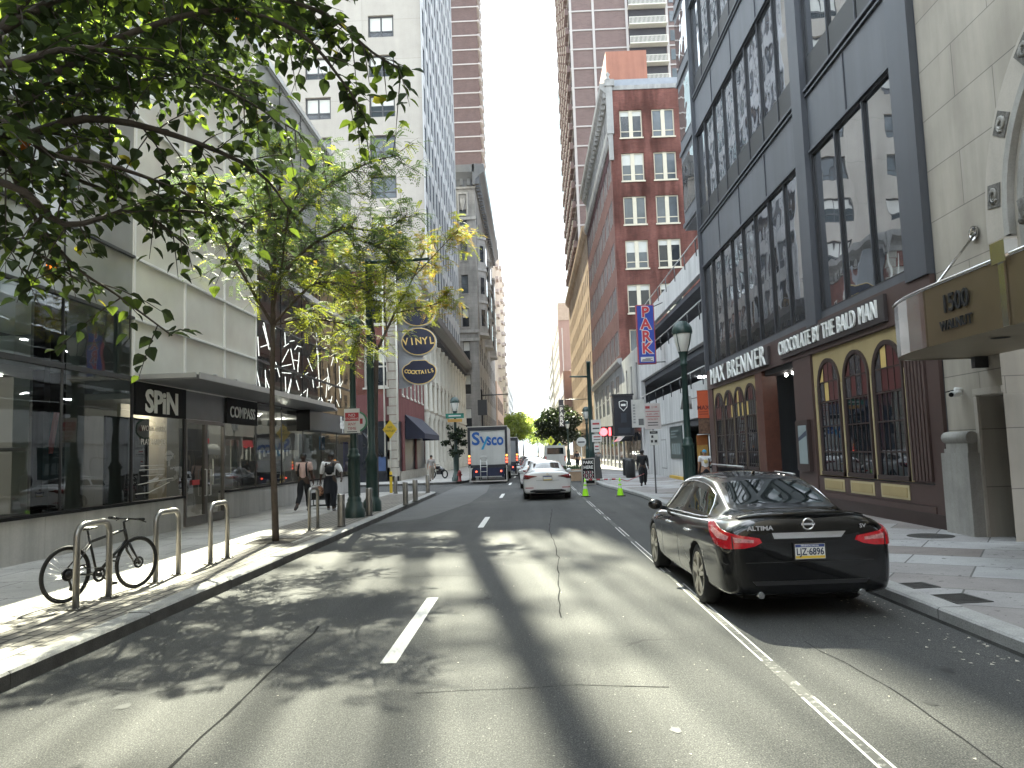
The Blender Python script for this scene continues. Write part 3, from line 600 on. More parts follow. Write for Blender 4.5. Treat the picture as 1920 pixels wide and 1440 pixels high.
# bar signs on a grey fin
t = thing('bar_sign', 'grey fin on the brick corner carrying three dark oval bar signs', 'sign', (-8.7, 55, 7))
b = MB(Fr('F', 55.2)).mat(pm('fin_grey', (.30, .31, .33), .6, var=.08)); fin = [(-9.45, 6.75)]+[(-9.45+1.75*sin(R_(a)), 8.3-1.55*cos(R_(a))) for a in range(15, 95, 15)]+[(-7.7, 14.4), (-8.4, 15.6), (-9.45, 15.8)]
b.prism(fin, -.12, .12); b.build('fin', t)
GOLD = pm('sign_gold', (.72, .50, .16), .5); NAVY = pm('sign_navy', (.012, .016, .04), .3); SIDE = pm('sign_rim', (.48, .47, .44), .5)
F54s = Fr('F', 55.0)
def bar_sign(cz, hw, hh, txt, size, plaque):
    pts = []
    for a in range(0, 360, 12):
        x, y = hw*cos(R_(a)), hh*sin(R_(a))
        if plaque and y > hh*.35: x *= .72+.28*max(0, 1-(y/hh-.35)*4); y = min(y, hh*.82)
        pts.append((-7.93+x, cz+y))
    b = MB(F54s).mat(SIDE); b.prism(pts, -.32, .12, True); s_ = b.build('oval_panel', t)
    c = lambda k: [(-7.93+(x+7.93)*k, cz+(y-cz)*k) for x, y in pts]
    b = MB(F54s).mat(GOLD); b.prism(c(.97), .122, .135); b.mat(NAVY); b.prism(c(.92), .137, .15); b.build('face', s_)
    b = MB(F54s).mat(GOLD)
    n = len(txt); 
    for i, ch in enumerate(txt):
        f = (i-(n-1)/2)/max(1, n-1)*2; x = f*hw*.74; y = (-.10*hh*(1-f*f) if plaque else .02*f) if txt != 'LIVE MUSIC' else .25*hh*(1-f*f)
        if ch != ' ': b.text(ch, -7.93+x, cz+y, .16, size, .02, .012, .9, rot=(.30*f if plaque else (.12 if txt == 'VINYL' else -.35*f)))
    b.build('lettering', s_)
bar_sign(12.2, 1.28, 1.0, 'LIVE MUSIC', .36, False); bar_sign(10.1, 1.28, 1.02, 'VINYL', .72, False); bar_sign(7.95, 1.28, 1.0, 'COCKTAILS', .38, True)
# ---- cream arcaded base with the white tower above
CREAMS = pbrick('cream_stone', (.46, .41, .33), (.50, .45, .37), (.30, .27, .22), 1.3, .62, .012, grime=.18, bump=.15)
bd = thing('white_tower', 'tall white tower with blue grey fins above a cream arcaded base and dark cornice', 'building', (-9.5, 90, 0))
b = MB().mat(CREAMS); wb = grid(steps(69.4, 3.4, 2.0, 12), [(.8, 5.0), (6.2, 8.4), (9.3, 12.3)]); facade(b, L95, 68.45, 110, .1, 13.1, wb, .45)
b.quad((-32, 68.45, 0), (-9.5, 68.45, 0), (-9.5, 68.45, 14.6), (-32, 68.45, 14.6)); b.quad((-32, 68.45, 14.6), (-9.5, 68.45, 14.6), (-9.5, 110, 14.6), (-32, 110, 14.6)); b.build('base_wall', bd)
DKW = pm('dark_frame', (.05, .05, .055), .5)
for w in wb:
    pass
put_windows(L95, bd, [w for w in wb if w[2] < 1], [win_mesh(L95, 2., 4.2, .45, DKW, WG, .1, 1, 1, split=.7)]); put_windows(L95, bd, [w for w in wb if 6 < w[2] < 7], [win_mesh(L95, 2., 2.2, .45, DKW, WG, .1, 1, 0)]); put_windows(L95, bd, [w for w in wb if w[2] > 9], [win_mesh(L95, 2., 3., .45, DKW, WG, .1, 1, 1)])
b = MB().mat(CREAM)
for i in range(13):
    y = 68.75+i*3.4
    if y < 110: b.lathe((-9.48, y, .2), [(.42, 0), (.42, .9), (.32, 1.0), (.30, 4.9), (.45, 5.3), (.45, 5.5)], 10); b.lathe((-9.48, y, 6.0), [(.34, 0), (.26, .3), (.24, 6.2), (.38, 6.6), (.38, 6.9)], 10)
    for dy in (1.15, 2.2):
        if y+dy < 109: b.lathe((-9.47, y+dy, 9.2), [(.14, 0), (.10, .15), (.10, 2.9), (.15, 3.1)], 6)
b.build('column_order', bd)
cornice(bd, L95, 68.3, 110.3, [(-.1, 13.1), (.15, 13.1), (.2, 13.45), (.75, 13.8), (1.25, 14.15), (1.3, 14.75), (-.1, 14.9)], pm('cornice_dark', (.075, .075, .085), .6, streak=.2), brk=(1.0, .4, 13.15, 13.75, .6))
b = MB(L95).mat(STONE_T); b.box((68.46, 5.3, .0), (110, 5.9, .14)); b.box((68.46, 8.6, .0), (110, 9.0, .12)); b.build('string_course', bd)
WCON = pbrick('white_concrete', (.40, .37, .335), (.42, .39, .355), (.33, .31, .28), 6.3, 4.07, .03, offset=0, var=.07, bump=.05, grime=.06)
F72 = Fr('F', 72.0)
b = MB().mat(WCON); wf = grid([(-14.72, -12.2), (-21.0, -18.5), (-27.3, -24.8)], [(43.0-4.07*k, 45.25-4.07*k) for k in range(8)]); facade(b, F72, -32, -9.5, 14.6, 48, wf, .3)
BLUEF = pm('fin_blue', (.43, .435, .45), .5, var=.1, streak=.15, scale=.6); BLUEG = pm('spandrel_blue', (.13, .14, .165), .5, var=.1)
top = lambda y: 48+(y-72)*.90  # unseen roof slope shaped to bound the sunlit stretch of road
wt = []
for i in range(12):
    y0 = 72.1+i*2.7; tp = top(y0+2.7); rowz = [(15.4+4.07*k, 15.4+4.07*k+2.75) for k in range(14) if 15.4+4.07*k+3 < tp]; ws = grid([(y0+.55, y0+2.15)], rowz); wt += ws
    b.mat(BLUEF); facade(b, L95, y0 if i else 72.0, y0+2.7, 14.6, tp, ws, .06)
b.mat(WCON); y9 = 104.5; b.raw([(-32, 72, 14.6), (-32, y9, 14.6), (-32, y9, top(y9)), (-32, 72, 48)], [(0, 1, 2, 3)]); b.raw([(-32, y9, 14.6), (-9.5, y9, 14.6), (-9.5, y9, top(y9)), (-32, y9, top(y9))], [(0, 1, 2, 3)]); b.raw([(-9.5, 72, 48), (-32, 72, 48), (-32, y9, top(y9)), (-9.5, y9, top(y9))], [(0, 1, 2, 3)])
b.build('wall', bd)
put_windows(F72, bd, wf, [win_mesh(F72, 2.5, 2.25, .3, DKW, WG2, .15, 1, 1, 0, split=.30), win_mesh(F72, 2.5, 2.25, .3, DKW, WG, .15, 1, 1, .66, BLIND, split=.30), win_mesh(F72, 2.5, 2.25, .3, DKW, WG, .15, 1, 1, .45, BLIND, split=.30)])
put_windows(L95, bd, wt, [win_mesh(L95, 1.6, 2.75, .06, BLUEG, WG, .08, 0, 1, split=.3), win_mesh(L95, 1.6, 2.75, .06, BLUEG, WG2, .08, 0, 1, split=.3)], limit=60)
b = MB(L95).mat(BLUEF)
for i in range(13):
    y = 72.1+i*2.7; b.box((y-.35, 14.7, .003), (y-.1, top(y), .12)); b.box((y+.18, 14.7, .003), (y+.30, top(y), .08))
b.build('facade_fins', bd)
b = MB().mat(BLUEG)  # unseen roof posts and panels added to streak the road with shade
for x, w in ((-12.9, .35), (-12.35, .25), (-11.7, .4), (-11.2, .3), (-10.6, .45), (-10.1, .3), (-13.6, .5)): b.box((x-w/2, 72.3, 47.5), (x+w/2, 72.6, 68))
for x0, w in ((-.75, .30), (-.30, .60), (.45, .20), (.85, .28), (1.35, .22)): y = 10+(x0+9.8)/.1405; b.box((-9.8-w/2, y, top(y)-1), (-9.8+w/2, y+.3, top(y)+19))
rq2 = random.Random(17)
for k in range(34): x = rq2.choice((-12.9, -12.35, -11.7, -11.2, -10.6, -10.1, -13.6))+rq2.uniform(-.2, .2); z = rq2.uniform(49, 66); w = rq2.uniform(.3, .9); h = rq2.uniform(.25, .7); b.box((x-w/2, 72.62, z), (x+w/2, 72.7, z+h))
for k in range(26): x0 = rq2.choice((-.75, -.3, .45, .85, 1.35)); y = 10+(x0+9.8)/.1405; z = top(y)+rq2.uniform(1, 17); w = rq2.uniform(.25, .7); h = rq2.uniform(.25, .7); b.box((-9.8-w*rq2.random(), y+.31, z), (-9.8+w*rq2.random(), y+.4, z+h))
b.build('added_shadow_screen', bd)
# ---- ornate grey building with bays
GSTONE = pbrick('grey_stone', (.27, .265, .26), (.30, .29, .285), (.20, .195, .19), 1.1, .55, .012, grime=.22, bump=.2); GTRIM = pm('grey_trim', (.34, .335, .33), .85, spec=0., var=.12, streak=.2, fine=.08)
bd = thing('ornate_grey_building', 'ornate grey stone building with bay windows and a heavy dark cornice', 'building', (-7.2, 135, 0))
F110 = Fr('F', 110.5); L72 = Fr('L', -7.2)
b = MB().mat(GSTONE); zr = [(4.9*k+5.6, 4.9*k+8.4) for k in range(7)]; wf = grid([(-9.5, -8.5)], zr); facade(b, F110, -26, -7.2, 0, 42, wf, .3)
wl = grid(steps(113, 4.6, 1.6, 10), zr+[(1, 4)]); facade(b, L72, 110.5, 160, 0, 42, wl, .06); shell(b, -26, -7.2, 110.5, 160, 0, 44, 'se'); b.build('wall', bd)
put_windows(F110, bd, wf, [win_mesh(F110, 1., 2.8, .3, DKW, WG2, .08, 0, 1, sill=.1, sm=GTRIM), win_mesh(F110, 1., 2.8, .3, DKW, WG, .08, 0, 1, .5, BLIND, .1, GTRIM)]); put_windows(L72, bd, [w for w in wl if w[2] > 5], [win_mesh(L72, 1.6, 2.8, .06, DKW, WG, .1, 0, 1)], limit=80); put_windows(L72, bd, [w for w in wl if w[2] < 5], [win_mesh(L72, 1.6, 3., .06, DKW, WG, .1, 0, 1)])
cornice(bd, L72, 109.4, 161, [(-.2, 41.2), (.2, 41.2), (.3, 42), (.9, 42.6), (1.5, 43.1), (1.55, 44.2), (-.2, 44.3)], pm('cornice_slate', (.12, .125, .135), .7), brk=(1.6, .6, 41.3, 42.5, .8))
cornice(bd, F110, -26, -7.1, [(-.2, 41.2), (.2, 41.2), (.3, 42), (.7, 42.6), (1.1, 43.1), (1.1, 44.2), (-.2, 44.3)], pm('cornice_slate', (.12, .125, .135)), brk=(1.1, .45, 41.3, 42.5, .5))
b = MB(F110).mat(GTRIM)
for z in (4.8, 18.2, 19.4, 34.2, 36.2, 40.9): b.box((-26, z, .003), (-7.05, z+.45, .2))
for x0, x1 in ((-9.75, -9.55), (-8.42, -8.2)): b.box((x0, 36.8, .003), (x1, 40.4, .16))
b.box((-9.55, 40.1, .003), (-8.42, 40.4, .16)); b.box((-9.55, 36.8, .003), (-8.42, 37.1, .16)); b.prism([(-9.0, 37.5), (-8.6, 39), (-8.75, 39.6), (-9.0, 39.3), (-9.25, 39.6), (-9.4, 39)], .003, .14); b.build('stone_trim', bd)
for y0 in (113.5, 127, 141):
    b = MB().mat(GSTONE); P = [(-7.19, y0), (-6.1, y0+1.2), (-6.1, y0+4.0), (-7.19, y0+5.2)]
    b.raw([(x, y, 19.8) for x, y in P]+[(x, y, 34.2) for x, y in P], [(3, 2, 1, 0), (4, 5, 6, 7)]+[(i, i+1, 5+i, 4+i) for i in range(3)])
    b.mat(GTRIM)
    for z in (19.5, 24.4, 29.3, 34.2): b.raw([(x+(.15 if i in (1, 2) else 0), y+(-.15, -.1, .1, .15)[i], z) for i, (x, y) in enumerate(P)]+[(x+(.15 if i in (1, 2) else 0), y+(-.15, -.1, .1, .15)[i], z+.4) for i, (x, y) in enumerate(P)], [(3, 2, 1, 0), (4, 5, 6, 7)]+[(i, i+1, 5+i, 4+i) for i in range(3)])
    b.mat(WG)
    for z in (20.9, 25.8, 30.7): b.box((-6.085, y0+1.7, z), (-6.07, y0+3.5, z+2.5)); b.raw([(-6.85+.01, y0+.3-.02, z), (-6.35, y0+.87, z), (-6.35, y0+.87, z+2.5), (-6.84, y0+.28, z+2.5)], [(0, 1, 2, 3)])
    b.build('bay_window', bd)
# ---- far left towers
BROWNB = pbrick('purple_brown_brick', (.125, .088, .083), (.145, .10, .094), (.13, .10, .095), .6, .2, .02, var=.12); BAND = pm('slab_band', (.42, .39, .38), .85, spec=0., var=.06)
bd = thing('brown_tower', 'very tall brown brick tower with pale floor bands behind the white tower', 'building', (-9.5, 200, 0))
b = MB().mat(BROWNB); shell(b, -21.0, -9.5, 172, 184.5, 0, 172, ''); b.build('wall', bd); b = MB().mat(BAND)  # unseen height and width shaped to keep sun off the right pavement
for k in range(47): z = 4.8+3.5*k; b.box((-21.0, 171.85, z), (-9.48, 171.99, z+.28)); b.box((-9.49, 171.85, z), (-9.1, 184.5, z+.28))
b.build('floor_bands', bd)
b = MB().mat(BAND)
for k in range(41):
    z = 4.8+3.5*k
    for y in (173, 177, 181): b.box((-9.48, y, z+.3), (-8.9, y+2.4, z+1.1))
b.build('balconies', bd, kind='stuff')
PINKT = pm('pink_brick', (.40, .25, .19), .85, var=.1, scale=.4, streak=.1); TAN2 = pm('tan_render', (.45, .33, .26), .85, var=.1, streak=.12, scale=.5)
bd = thing('pink_tower', 'pink brick apartment tower with pale vertical strips beyond the ornate grey building', 'building', (-9, 240, 0))
F200 = Fr('F', 198.0); L88 = Fr('L', -8.8)
b = MB().mat(PINKT); wf = grid([(-11.6, -10.5), (-13.9, -12.8)], steps(4, 3.6, 2.2, 17)); facade(b, F200, -24, -8.8, 0, 66, wf, .3); wl = grid(steps(201, 8, 2.2, 11), steps(4, 3.6, 2.2, 17)); facade(b, L88, 198, 290, 0, 66, wl, .05); shell(b, -24, -8.8, 198, 290, 0, 66, 'se'); b.build('wall', bd)
put_windows(F200, bd, wf, [win_mesh(F200, 1.1, 2.2, .3, DKW, WG, .08, 0, 1)], limit=34); put_windows(L88, bd, wl, [win_mesh(L88, 2.2, 2.2, .05, DKW, WG, .08, 1, 0)], limit=40)
b = MB().mat(CREAM)
for x in (-9.9, -9.1): b.box((x, 197.7, 2), (x+.35, 197.97, 66))
for k in range(11): b.box((-8.78, 199.5+8*k, 2), (-8.5, 200.1+8*k, 65))
b.build('pale_strips', bd)
b = MB(L88).mat(BAND)
for k in range(17):
    for y in (214, 246, 270): b.box((y, 4+3.6*k, .01), (y+4, 4.9+3.6*k, .9))
b.build('balconies', bd, kind='stuff')
bd = thing('grey_far_building', 'plain grey slab building farthest along the left side', 'building', (-10, 330, 0))
b = MB().mat(pm('far_grey', (.34, .34, .345), .85, var=.1)); L93 = Fr('L', -9.0); F315 = Fr('F', 315.); wl = grid(steps(318, 6, 2.5, 14), steps(3, 4, 2.2, 7)); facade(b, L93, 315, 402, 0, 33, wl, .05); shell(b, -30, -9, 315, 402, 0, 33, 'e'); b.build('wall', bd)
put_windows(L93, bd, wl, [win_mesh(L93, 2.5, 2.2, .05, DKW, WG, .08)], limit=20)
bd = thing('low_pink_building', 'low pinkish building near the far end of the left side', 'building', (-9, 300, 0))
b = MB().mat(PINKT); L86 = Fr('L', -8.6); wl = grid(steps(292, 4, 2, 5), [(3, 6), (8, 10.5)]); facade(b, L86, 291, 314, 0, 15, wl, .3); shell(b, -20, -8.6, 291, 314, 0, 15, 'e'); b.build('wall', bd); put_windows(L86, bd, wl, [win_mesh(L86, 2, 3, .3, DKW, WG, .08)])
bd = thing('tan_podium_building', 'tan stone building with tall arched shop windows behind the box truck', 'building', (-8, 180, 0))
b = MB().mat(TAN2); L7 = Fr('L', -7.0); F161 = Fr('F', 160.8); wl = grid(steps(163, 4, 2.4, 8), [(1, 4.4), (6, 9), (11, 14)]); facade(b, L7, 160.8, 197, 0, 17, wl, .05); shell(b, -9.4, -7.0, 160.8, 171.7, 0, 17, 'e'); b.box((-8.4, 184.8, 0), (-7.05, 196.9, 16.9)); b.quad((-9.4,171.7,17),(-7,171.7,17),(-7,197,17),(-9.4,197,17)); b.build('wall', bd)
put_windows(L7, bd, wl, [win_mesh(L7, 2.4, 3., .05, DKW, WG, .1, 1, 1)])
# ============================================================ RIGHT SIDE
R8 = Fr('R', 8.0)
LIME = pbrick('limestone', (.46, .415, .355), (.50, .455, .395), (.25, .23, .21), 2.3, 1.02, .010, var=.13, bump=.12, grime=.20); LIMEP = pm('limestone_plain', (.47, .425, .37), .8, var=.10, scale=1.6, streak=.12, fine=.05, bump=.06)
LIMED = pm('limestone_worn', (.36, .345, .32), .85, var=.16, scale=1.8, streak=.28, fine=.08, bump=.1); CARVE = pm('carved_dark', (.16, .15, .135), .9, var=.5, scale=16, bump=.6)
bd = thing('limestone_building', 'pale limestone building with a great carved arch and side doorway, near right', 'building', (8, 9.7, 0))
AY, AZ, AR = 9.67, 5.5, 3.53
b = MB(); old = None
ws = [(12.75, 13.85, .1, 2.62)]
# wall around a round-headed opening: strips from the arch outward
b.mat(LIME); b.F = R8
facade(b, R8, 13.2, 15.0, .0, 40, [(13.2, 13.85, .1, 2.62)], .55) if False else None
b.F = R8
facade(b, R8, AY+AR, 15.0, 0, 40, [(AY+AR+.0001, 13.9, .1, 2.62)], .6)
facade(b, R8, -80, AY-AR, 0, 40, [], .6)
b.F = R8
n = 24; yt = AZ+AR+.6
for i in range(n):
    a0, a1 = pi*i/n, pi*(i+1)/n; p0 = (AY+AR*cos(a0), AZ+AR*sin(a0)); p1 = (AY+AR*cos(a1), AZ+AR*sin(a1))
    b.quad((p0[0], p0[1], 0), (p1[0], p1[1], 0), (p1[0], yt, 0), (p0[0], yt, 0))
b.quad((AY+AR, yt, 0), (AY-AR, yt, 0), (AY-AR, 40, 0), (AY+AR, 40, 0))
b.F = IDENT; b.quad((8, 15, 0), (30, 15, 0), (30, 15, 40), (8, 15, 40)); b.quad((8, -25, 40), (8, 15, 40), (30, 15, 40), (30, -25, 40)); b.quad((8, -25, 0), (8, -25, 40), (30, -25, 40), (30, -25, 0)); b.build('wall', bd)
# concentric mouldings and jambs
rings = [(3.53, 3.02, 0.03, -.05, LIMEP), (3.02, 2.88, .06, -.1, LIMED), (2.88, 2.74, -.06, -.2, LIMEP), (2.74, 2.58, -.02, -.3, LIMED), (2.58, 2.40, -.18, -.45, LIMEP), (2.40, 2.2, -.12, -.5, LIMED), (2.2, 1.95, -.32, -.9, LIMEP)]
b = MB(R8); n = 40
for ro, ri, wf_, wb_, m in rings:
    b.mat(m); pr = []
    zs = [(1, 2.6), (1, AZ)]
    def ringpt(r, k): 
        if k < 0: return (AY+r, .15 if ro < 3 else 5.2)
        if k > n: return (AY-r, .15 if ro < 3 else 5.2)
        return (AY+r*cos(pi*k/n), AZ+r*sin(pi*k/n))
    for k in range(-1, n+1):
        o0, o1, i0, i1 = ringpt(ro, k), ringpt(ro, k+1), ringpt(ri, k), ringpt(ri, k+1)
        b.quad((*o0, wf_), (*o1, wf_), (*i1, wf_), (*i0, wf_)); b.quad((*i0, wf_), (*i1, wf_), (*i1, wb_), (*i0, wb_)); b.quad((*o0, wf_), (*o1, wf_), (*o1, wb_-.2), (*o0, wb_-.2))
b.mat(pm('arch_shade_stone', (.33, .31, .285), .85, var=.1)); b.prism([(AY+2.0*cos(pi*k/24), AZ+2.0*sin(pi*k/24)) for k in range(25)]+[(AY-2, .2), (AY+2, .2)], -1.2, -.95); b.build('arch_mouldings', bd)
b = MB(R8).mat(LIMEP)
for sgn in (-1, 1):
    c = AY+sgn*1.0
    for k in range(12):
        a0, a1 = pi*k/12, pi*(k+1)/12
        b.quad((c+.95*cos(a0), AZ+.2+.95*sin(a0), -.6), (c+.95*cos(a1), AZ+.2+.95*sin(a1), -.6), (c+.72*cos(a1), AZ+.2+.72*sin(a1), -.6), (c+.72*cos(a0), AZ+.2+.72*sin(a0), -.6)); b.quad((c+.72*cos(a0), AZ+.2+.72*sin(a0), -.6), (c+.72*cos(a1), AZ+.2+.72*sin(a1), -.6), (c+.72*cos(a1), AZ+.2+.72*sin(a1), -.94), (c+.72*cos(a0), AZ+.2+.72*sin(a0), -.94))
b.build('inner_arches', bd)
for i in range(9):
    a = R_(8+i*20.5); c = (AY+3.27*cos(a), AZ+3.27*sin(a)); b = MB(lambda u, v, w=0., c=c, a=a: R8(c[0]+u*cos(a-pi/2)-v*sin(a-pi/2), c[1]+u*sin(a-pi/2)+v*cos(a-pi/2), w))
    b.mat(CARVE); b.box((-.2, -.17, .031), (.2, .17, .045)); b.mat(LIMED)
    random.seed(40+i)
    for k in range(5): t0 = random.random()*6; b.tube([(.13*cos(t0+q*.7)*(1-.1*q), .11*sin(t0+q*.7)*(1-.1*q), .055) for q in range(6)], .022, 5)
    b.build('carved_relief', bd)
for u in (AY+2.35, AY+1.95, AY-2.35):
    b = MB(R8).mat(CARVE); b.lathe((u, 0, -.25), [(0, 0), (0, 0)], 6) if False else None
    b.F = IDENT; x, y, _ = R8(u, 0, -.18); b.lathe((x, y, 4.85), [(.20, 0), (.16, .12), (.26, .35), (.34, .6), (.36, .78), (.3, .8)], 14)
    random.seed(3)
    for k in range(16): t0 = k*.8; b.ball((x+.30*cos(t0), y+.30*sin(t0), 5.2+.25*random.random()), .07, 6)
    b.mat(LIMEP); b.lathe((x, y, .3), [(.2, 0), (.16, .1), (.16, 4.5), (.2, 4.56)], 12); b.build('carved_capital', bd)
# pilaster base, door, camera
b = MB(R8).mat(LIMED); b.box((13.95, .1, .01), (14.85, 1.62, .26)); b.box((14.0, 1.62, .01), (14.8, 1.70, .22)); b.box((14.03, 1.70, .01), (14.77, 1.80, .2))
b.F = IDENT; P = [(R8(13.98+.84*k/10, 1.90, .02)) for k in range(11)]; b.tube([R8(13.98, 1.9, .14), R8(14.82, 1.9, .14)], .115, 12); b.build('pilaster_base', bd)
b = MB(R8).mat(pm('door_dark', (.025, .022, .022), .5, var=.3)); b.box((AY+AR, .12, -.62), (13.9, 2.62, -.56)); d = b.build('door', bd); h = MB(R8).mat(DKMET); h.ball((13.35, 1.15, -.53), .035, 8); h.build('handle', d)
b = MB(R8).mat(LIMEP); b.box((13.905, .1, .005), (14.0, 2.62, .05)); b.box((AY+AR-.05, 2.64, .005), (14.0, 2.76, .06)); b.build('door_surround', bd)
t = thing('security_camera', 'white dome security camera on the limestone wall beside the doorway', 'camera', (7.9, 14.4, 2.75))
b = MB().mat(pm('white_plastic', (.75, .75, .73), .4)); b.tube([(8, 14.42, 2.78), (7.86, 14.42, 2.80)], .035, 8); b.tube([(7.93, 14.38, 2.72), (7.74, 14.30, 2.70)], [.055, .06], 10); b.build('housing', t); b = MB().mat(BLACK); b.ball((7.72, 14.29, 2.69), .045, 8); b.tube([(7.86, 14.45, 2.78), (7.8, 14.62, 2.76)], .012, 5); b.build('lens', t)
# marquee
GOLDM = pm('bronze_gold', (.25, .195, .125), .34, metal=.75, var=.10, scale=1.5); CHROME = pm('brushed_chrome', (.62, .61, .60), .18, metal=1., var=.05)
mq = thing('entrance_marquee', 'gold metal entrance marquee with a bright curved corner and building number', 'marquee', (7, 9.7, 3.3))
z0, z1 = 3.27, 4.12
def mpath(inset): return [(6.0+inset, 5.4), (6.0+inset, 11.75)]+[(6.75+inset*.6-(.75-inset*.4)*cos(R_(a)), 11.75+(1.85-inset)*sin(R_(a))) for a in range(15, 91, 15)]+[(8.0, 13.6-inset)]
P = mpath(0.); b = MB()
for i in range(len(P)-1):
    (x0, y0), (x1, y1) = P[i], P[i+1]; b.mat(GOLDM if (i < 1 or i > 7) else CHROME); b.raw([(x0, y0, z0), (x1, y1, z0), (x1, y1, z1), (x0, y0, z1)], [(0, 1, 2, 3)], 0 < i < 7)
b.build('fascia', mq)
b = MB().mat(pm('marquee_soffit', (.30, .25, .17), .5, metal=.3, var=.1)); b.raw([(x, y, z0+.03) for x, y in P]+[(8.0, 5.4, z0+.03)], [tuple(range(len(P)+1))]); b.raw([(x, y, z1-.03) for x, y in P]+[(8.0, 5.4, z1-.03)], [tuple(range(len(P)+1))]); b.raw([(6, 5.4, z0), (8, 5.4, z0), (8, 5.4, z1), (6, 5.4, z1)], [(0, 1, 2, 3)])
b.mat(BLACK)
for y in (7.5, 9.3, 11): b.lathe((6.7, y, z0+.022), [(0, 0), (.13, 0)], 12)
b.build('soffit', mq)
b = MB().mat(CHROME); b.tube([(x, y, z1+.03) for x, y in P], .03, 8); b.box((5.965, 9.6, z0+.0), (5.995, 9.72, z1+.2)); b.box((5.93, 9.5, z1-.05), (6.1, 9.8, z1+.22)); b.box((5.97, 11.6, z0), (5.998, 11.72, z1)); b.build('trim', mq)
b = MB(Fr('R', 5.99)).mat(DKMET); b.text('1500', 10.78, 3.80, .012, .36, .02, .004, .95, td=-1); b.text('WALNUT', 10.80, 3.50, .012, .20, .02, 0, .95, td=-1); b.build('lettering', mq)
for y in (11.6, 7.7): b = MB().mat(CHROME); b.tube([(6.15, y, z1+.05), (7.98, y+1.95 if y > 10 else y-.5, 5.5)], .022, 8); b.lathe((7.97, y+1.95 if y > 10 else y-.5, 5.5), [(.0, .0), (.13, .0), (.13, .04)], 12, axis=Matrix.Rotation(R_(-90), 3, 'Y')); b.build('tie_rod', mq)
b = MB().mat(DKMET); b.box((7.75, 13.5, 3.1), (7.98, 13.62, 3.3)); b.build('wall_bracket', mq)
# ---- dark curtain-wall building with the chocolate shop
STEEL = pm('dark_steel', (.095, .102, .118), .42, metal=.25, var=.12, scale=.5, streak=.12); STEELP = pm('steel_panel', (.125, .132, .148), .45, metal=.2, var=.10, scale=.35, streak=.15)
BGLASS = pglass('mirror_glass', (.33, .34, .36), .012, 1.5, .17, .5, .25); BGLASS.node_tree.nodes['Principled BSDF'].inputs['Metallic'].default_value = .9; BROWN = pm('brown_fascia', (.085, .052, .046), .5, var=.10, scale=.7, streak=.1); BROWND = pm('brown_dark', (.045, .028, .025), .5, var=.15)
bd = thing('dark_glass_building', 'dark steel and mirror glass building over a brown and yellow chocolate shop', 'building', (8, 25, 0))
PY = [15.95+1.65*i for i in range(4)]+[21.75+1.57*i for i in range(9)]
bays = [(15.95, 3, 1.65), (21.72, 8, 1.565)]
rowz = [(5.42, 9.86), (11.74, 16.0), (17.9, 22.1), (24.0, 28.2), (30.1, 34.3), (36.2, 39.6)]
b = MB().mat(STEELP); wn = []
for y0, n, p in bays:
    for i in range(n): wn += [(y0+i*p, y0+(i+1)*p-.0, a, c) for a, c in rowz]
# merge: openings share mullions so cut one opening per bay and row
big = [(y0, y0+n*p, a, c) for y0, n, p in bays for a, c in rowz]
facade(b, R8, 15.0, 34.4, 5.1, 40, big, .07); b.F = IDENT; shell(b, 8.0, 30, 15.01, 34.4, 5.1, 40, 'w'); b.quad((8.05, 15.02, 0), (30, 15.02, 0), (30, 15.02, 5.2), (8.05, 15.02, 5.2)); b.quad((8.05, 34.38, 0), (30, 34.38, 0), (30, 34.38, 5.2), (8.05, 34.38, 5.2)); b.build('wall', bd)
def cw_pane(p, h): 
    q = win_mesh(R8, p, h, .065, DKMET, BGLASS, .04, 0, 0); q.mat(STEEL); q.box((-p/2, 0, -.004), (-p/2+.03, h, .012)); return q
for y0, n, p in bays:
    for j, (a, c) in enumerate(rowz):
        v = cw_pane(p, c-a)
        if j: v.mat(pm('vent_black', (.015, .017, .02), .4)); v.box((-p/2+.05, .05, -.062), (p/2-.05, .85, -.02))
        put_windows(R8, bd, [(y0+i*p, y0+(i+1)*p, a, c) for i in range(n)], [v], name='window')
b = MB(R8).mat(STEEL)
for y, w in ((15.02, .88), (20.93, .75), (34.28, .13)): b.box((y, 5.12, .004), (y+w, 40, .16))
for a, c in rowz[1:]: b.box((15.95, a-.10, .004), (20.9, a-.03, .10)); b.box((21.7, a-.10, .004), (34.25, a-.03, .10)); b.box((15.95, a-.24, .004), (20.9, a-.19, .07)); b.box((21.7, a-.24, .004), (34.25, a-.19, .07))
for a, c in rowz: b.box((15.95, c+.02, .004), (20.9, c+.09, .07)); b.box((21.7, c+.02, .004), (34.25, c+.09, .07))
for z in (9.95, 16.1, 22.2, 28.3):
    for y in (18.4, 24.85, 28.0, 31.1): b.box((y, z, .003), (y+.06, z+1.5, .035))
b.build('steel_frame', bd)
b = MB(Fr('F', 34.4)); b.mat(STEELP); b.F = IDENT; b.box((8.6, 34.45, 13.4), (16, 40.5, 40)); b.mat(BGLASS)
for k in range(7): z = 14.3+3.9*k; b.box((8.57, 34.6, z), (8.595, 37.4, z+2.7)); b.box((8.57, 37.5, z), (8.595, 40.4, z+2.7))
b.mat(STEEL)
for k in range(8): z = 13.5+3.9*k; b.box((8.50, 34.42, z), (8.565, 40.5, z+.22))
b.build('side_wing', bd)
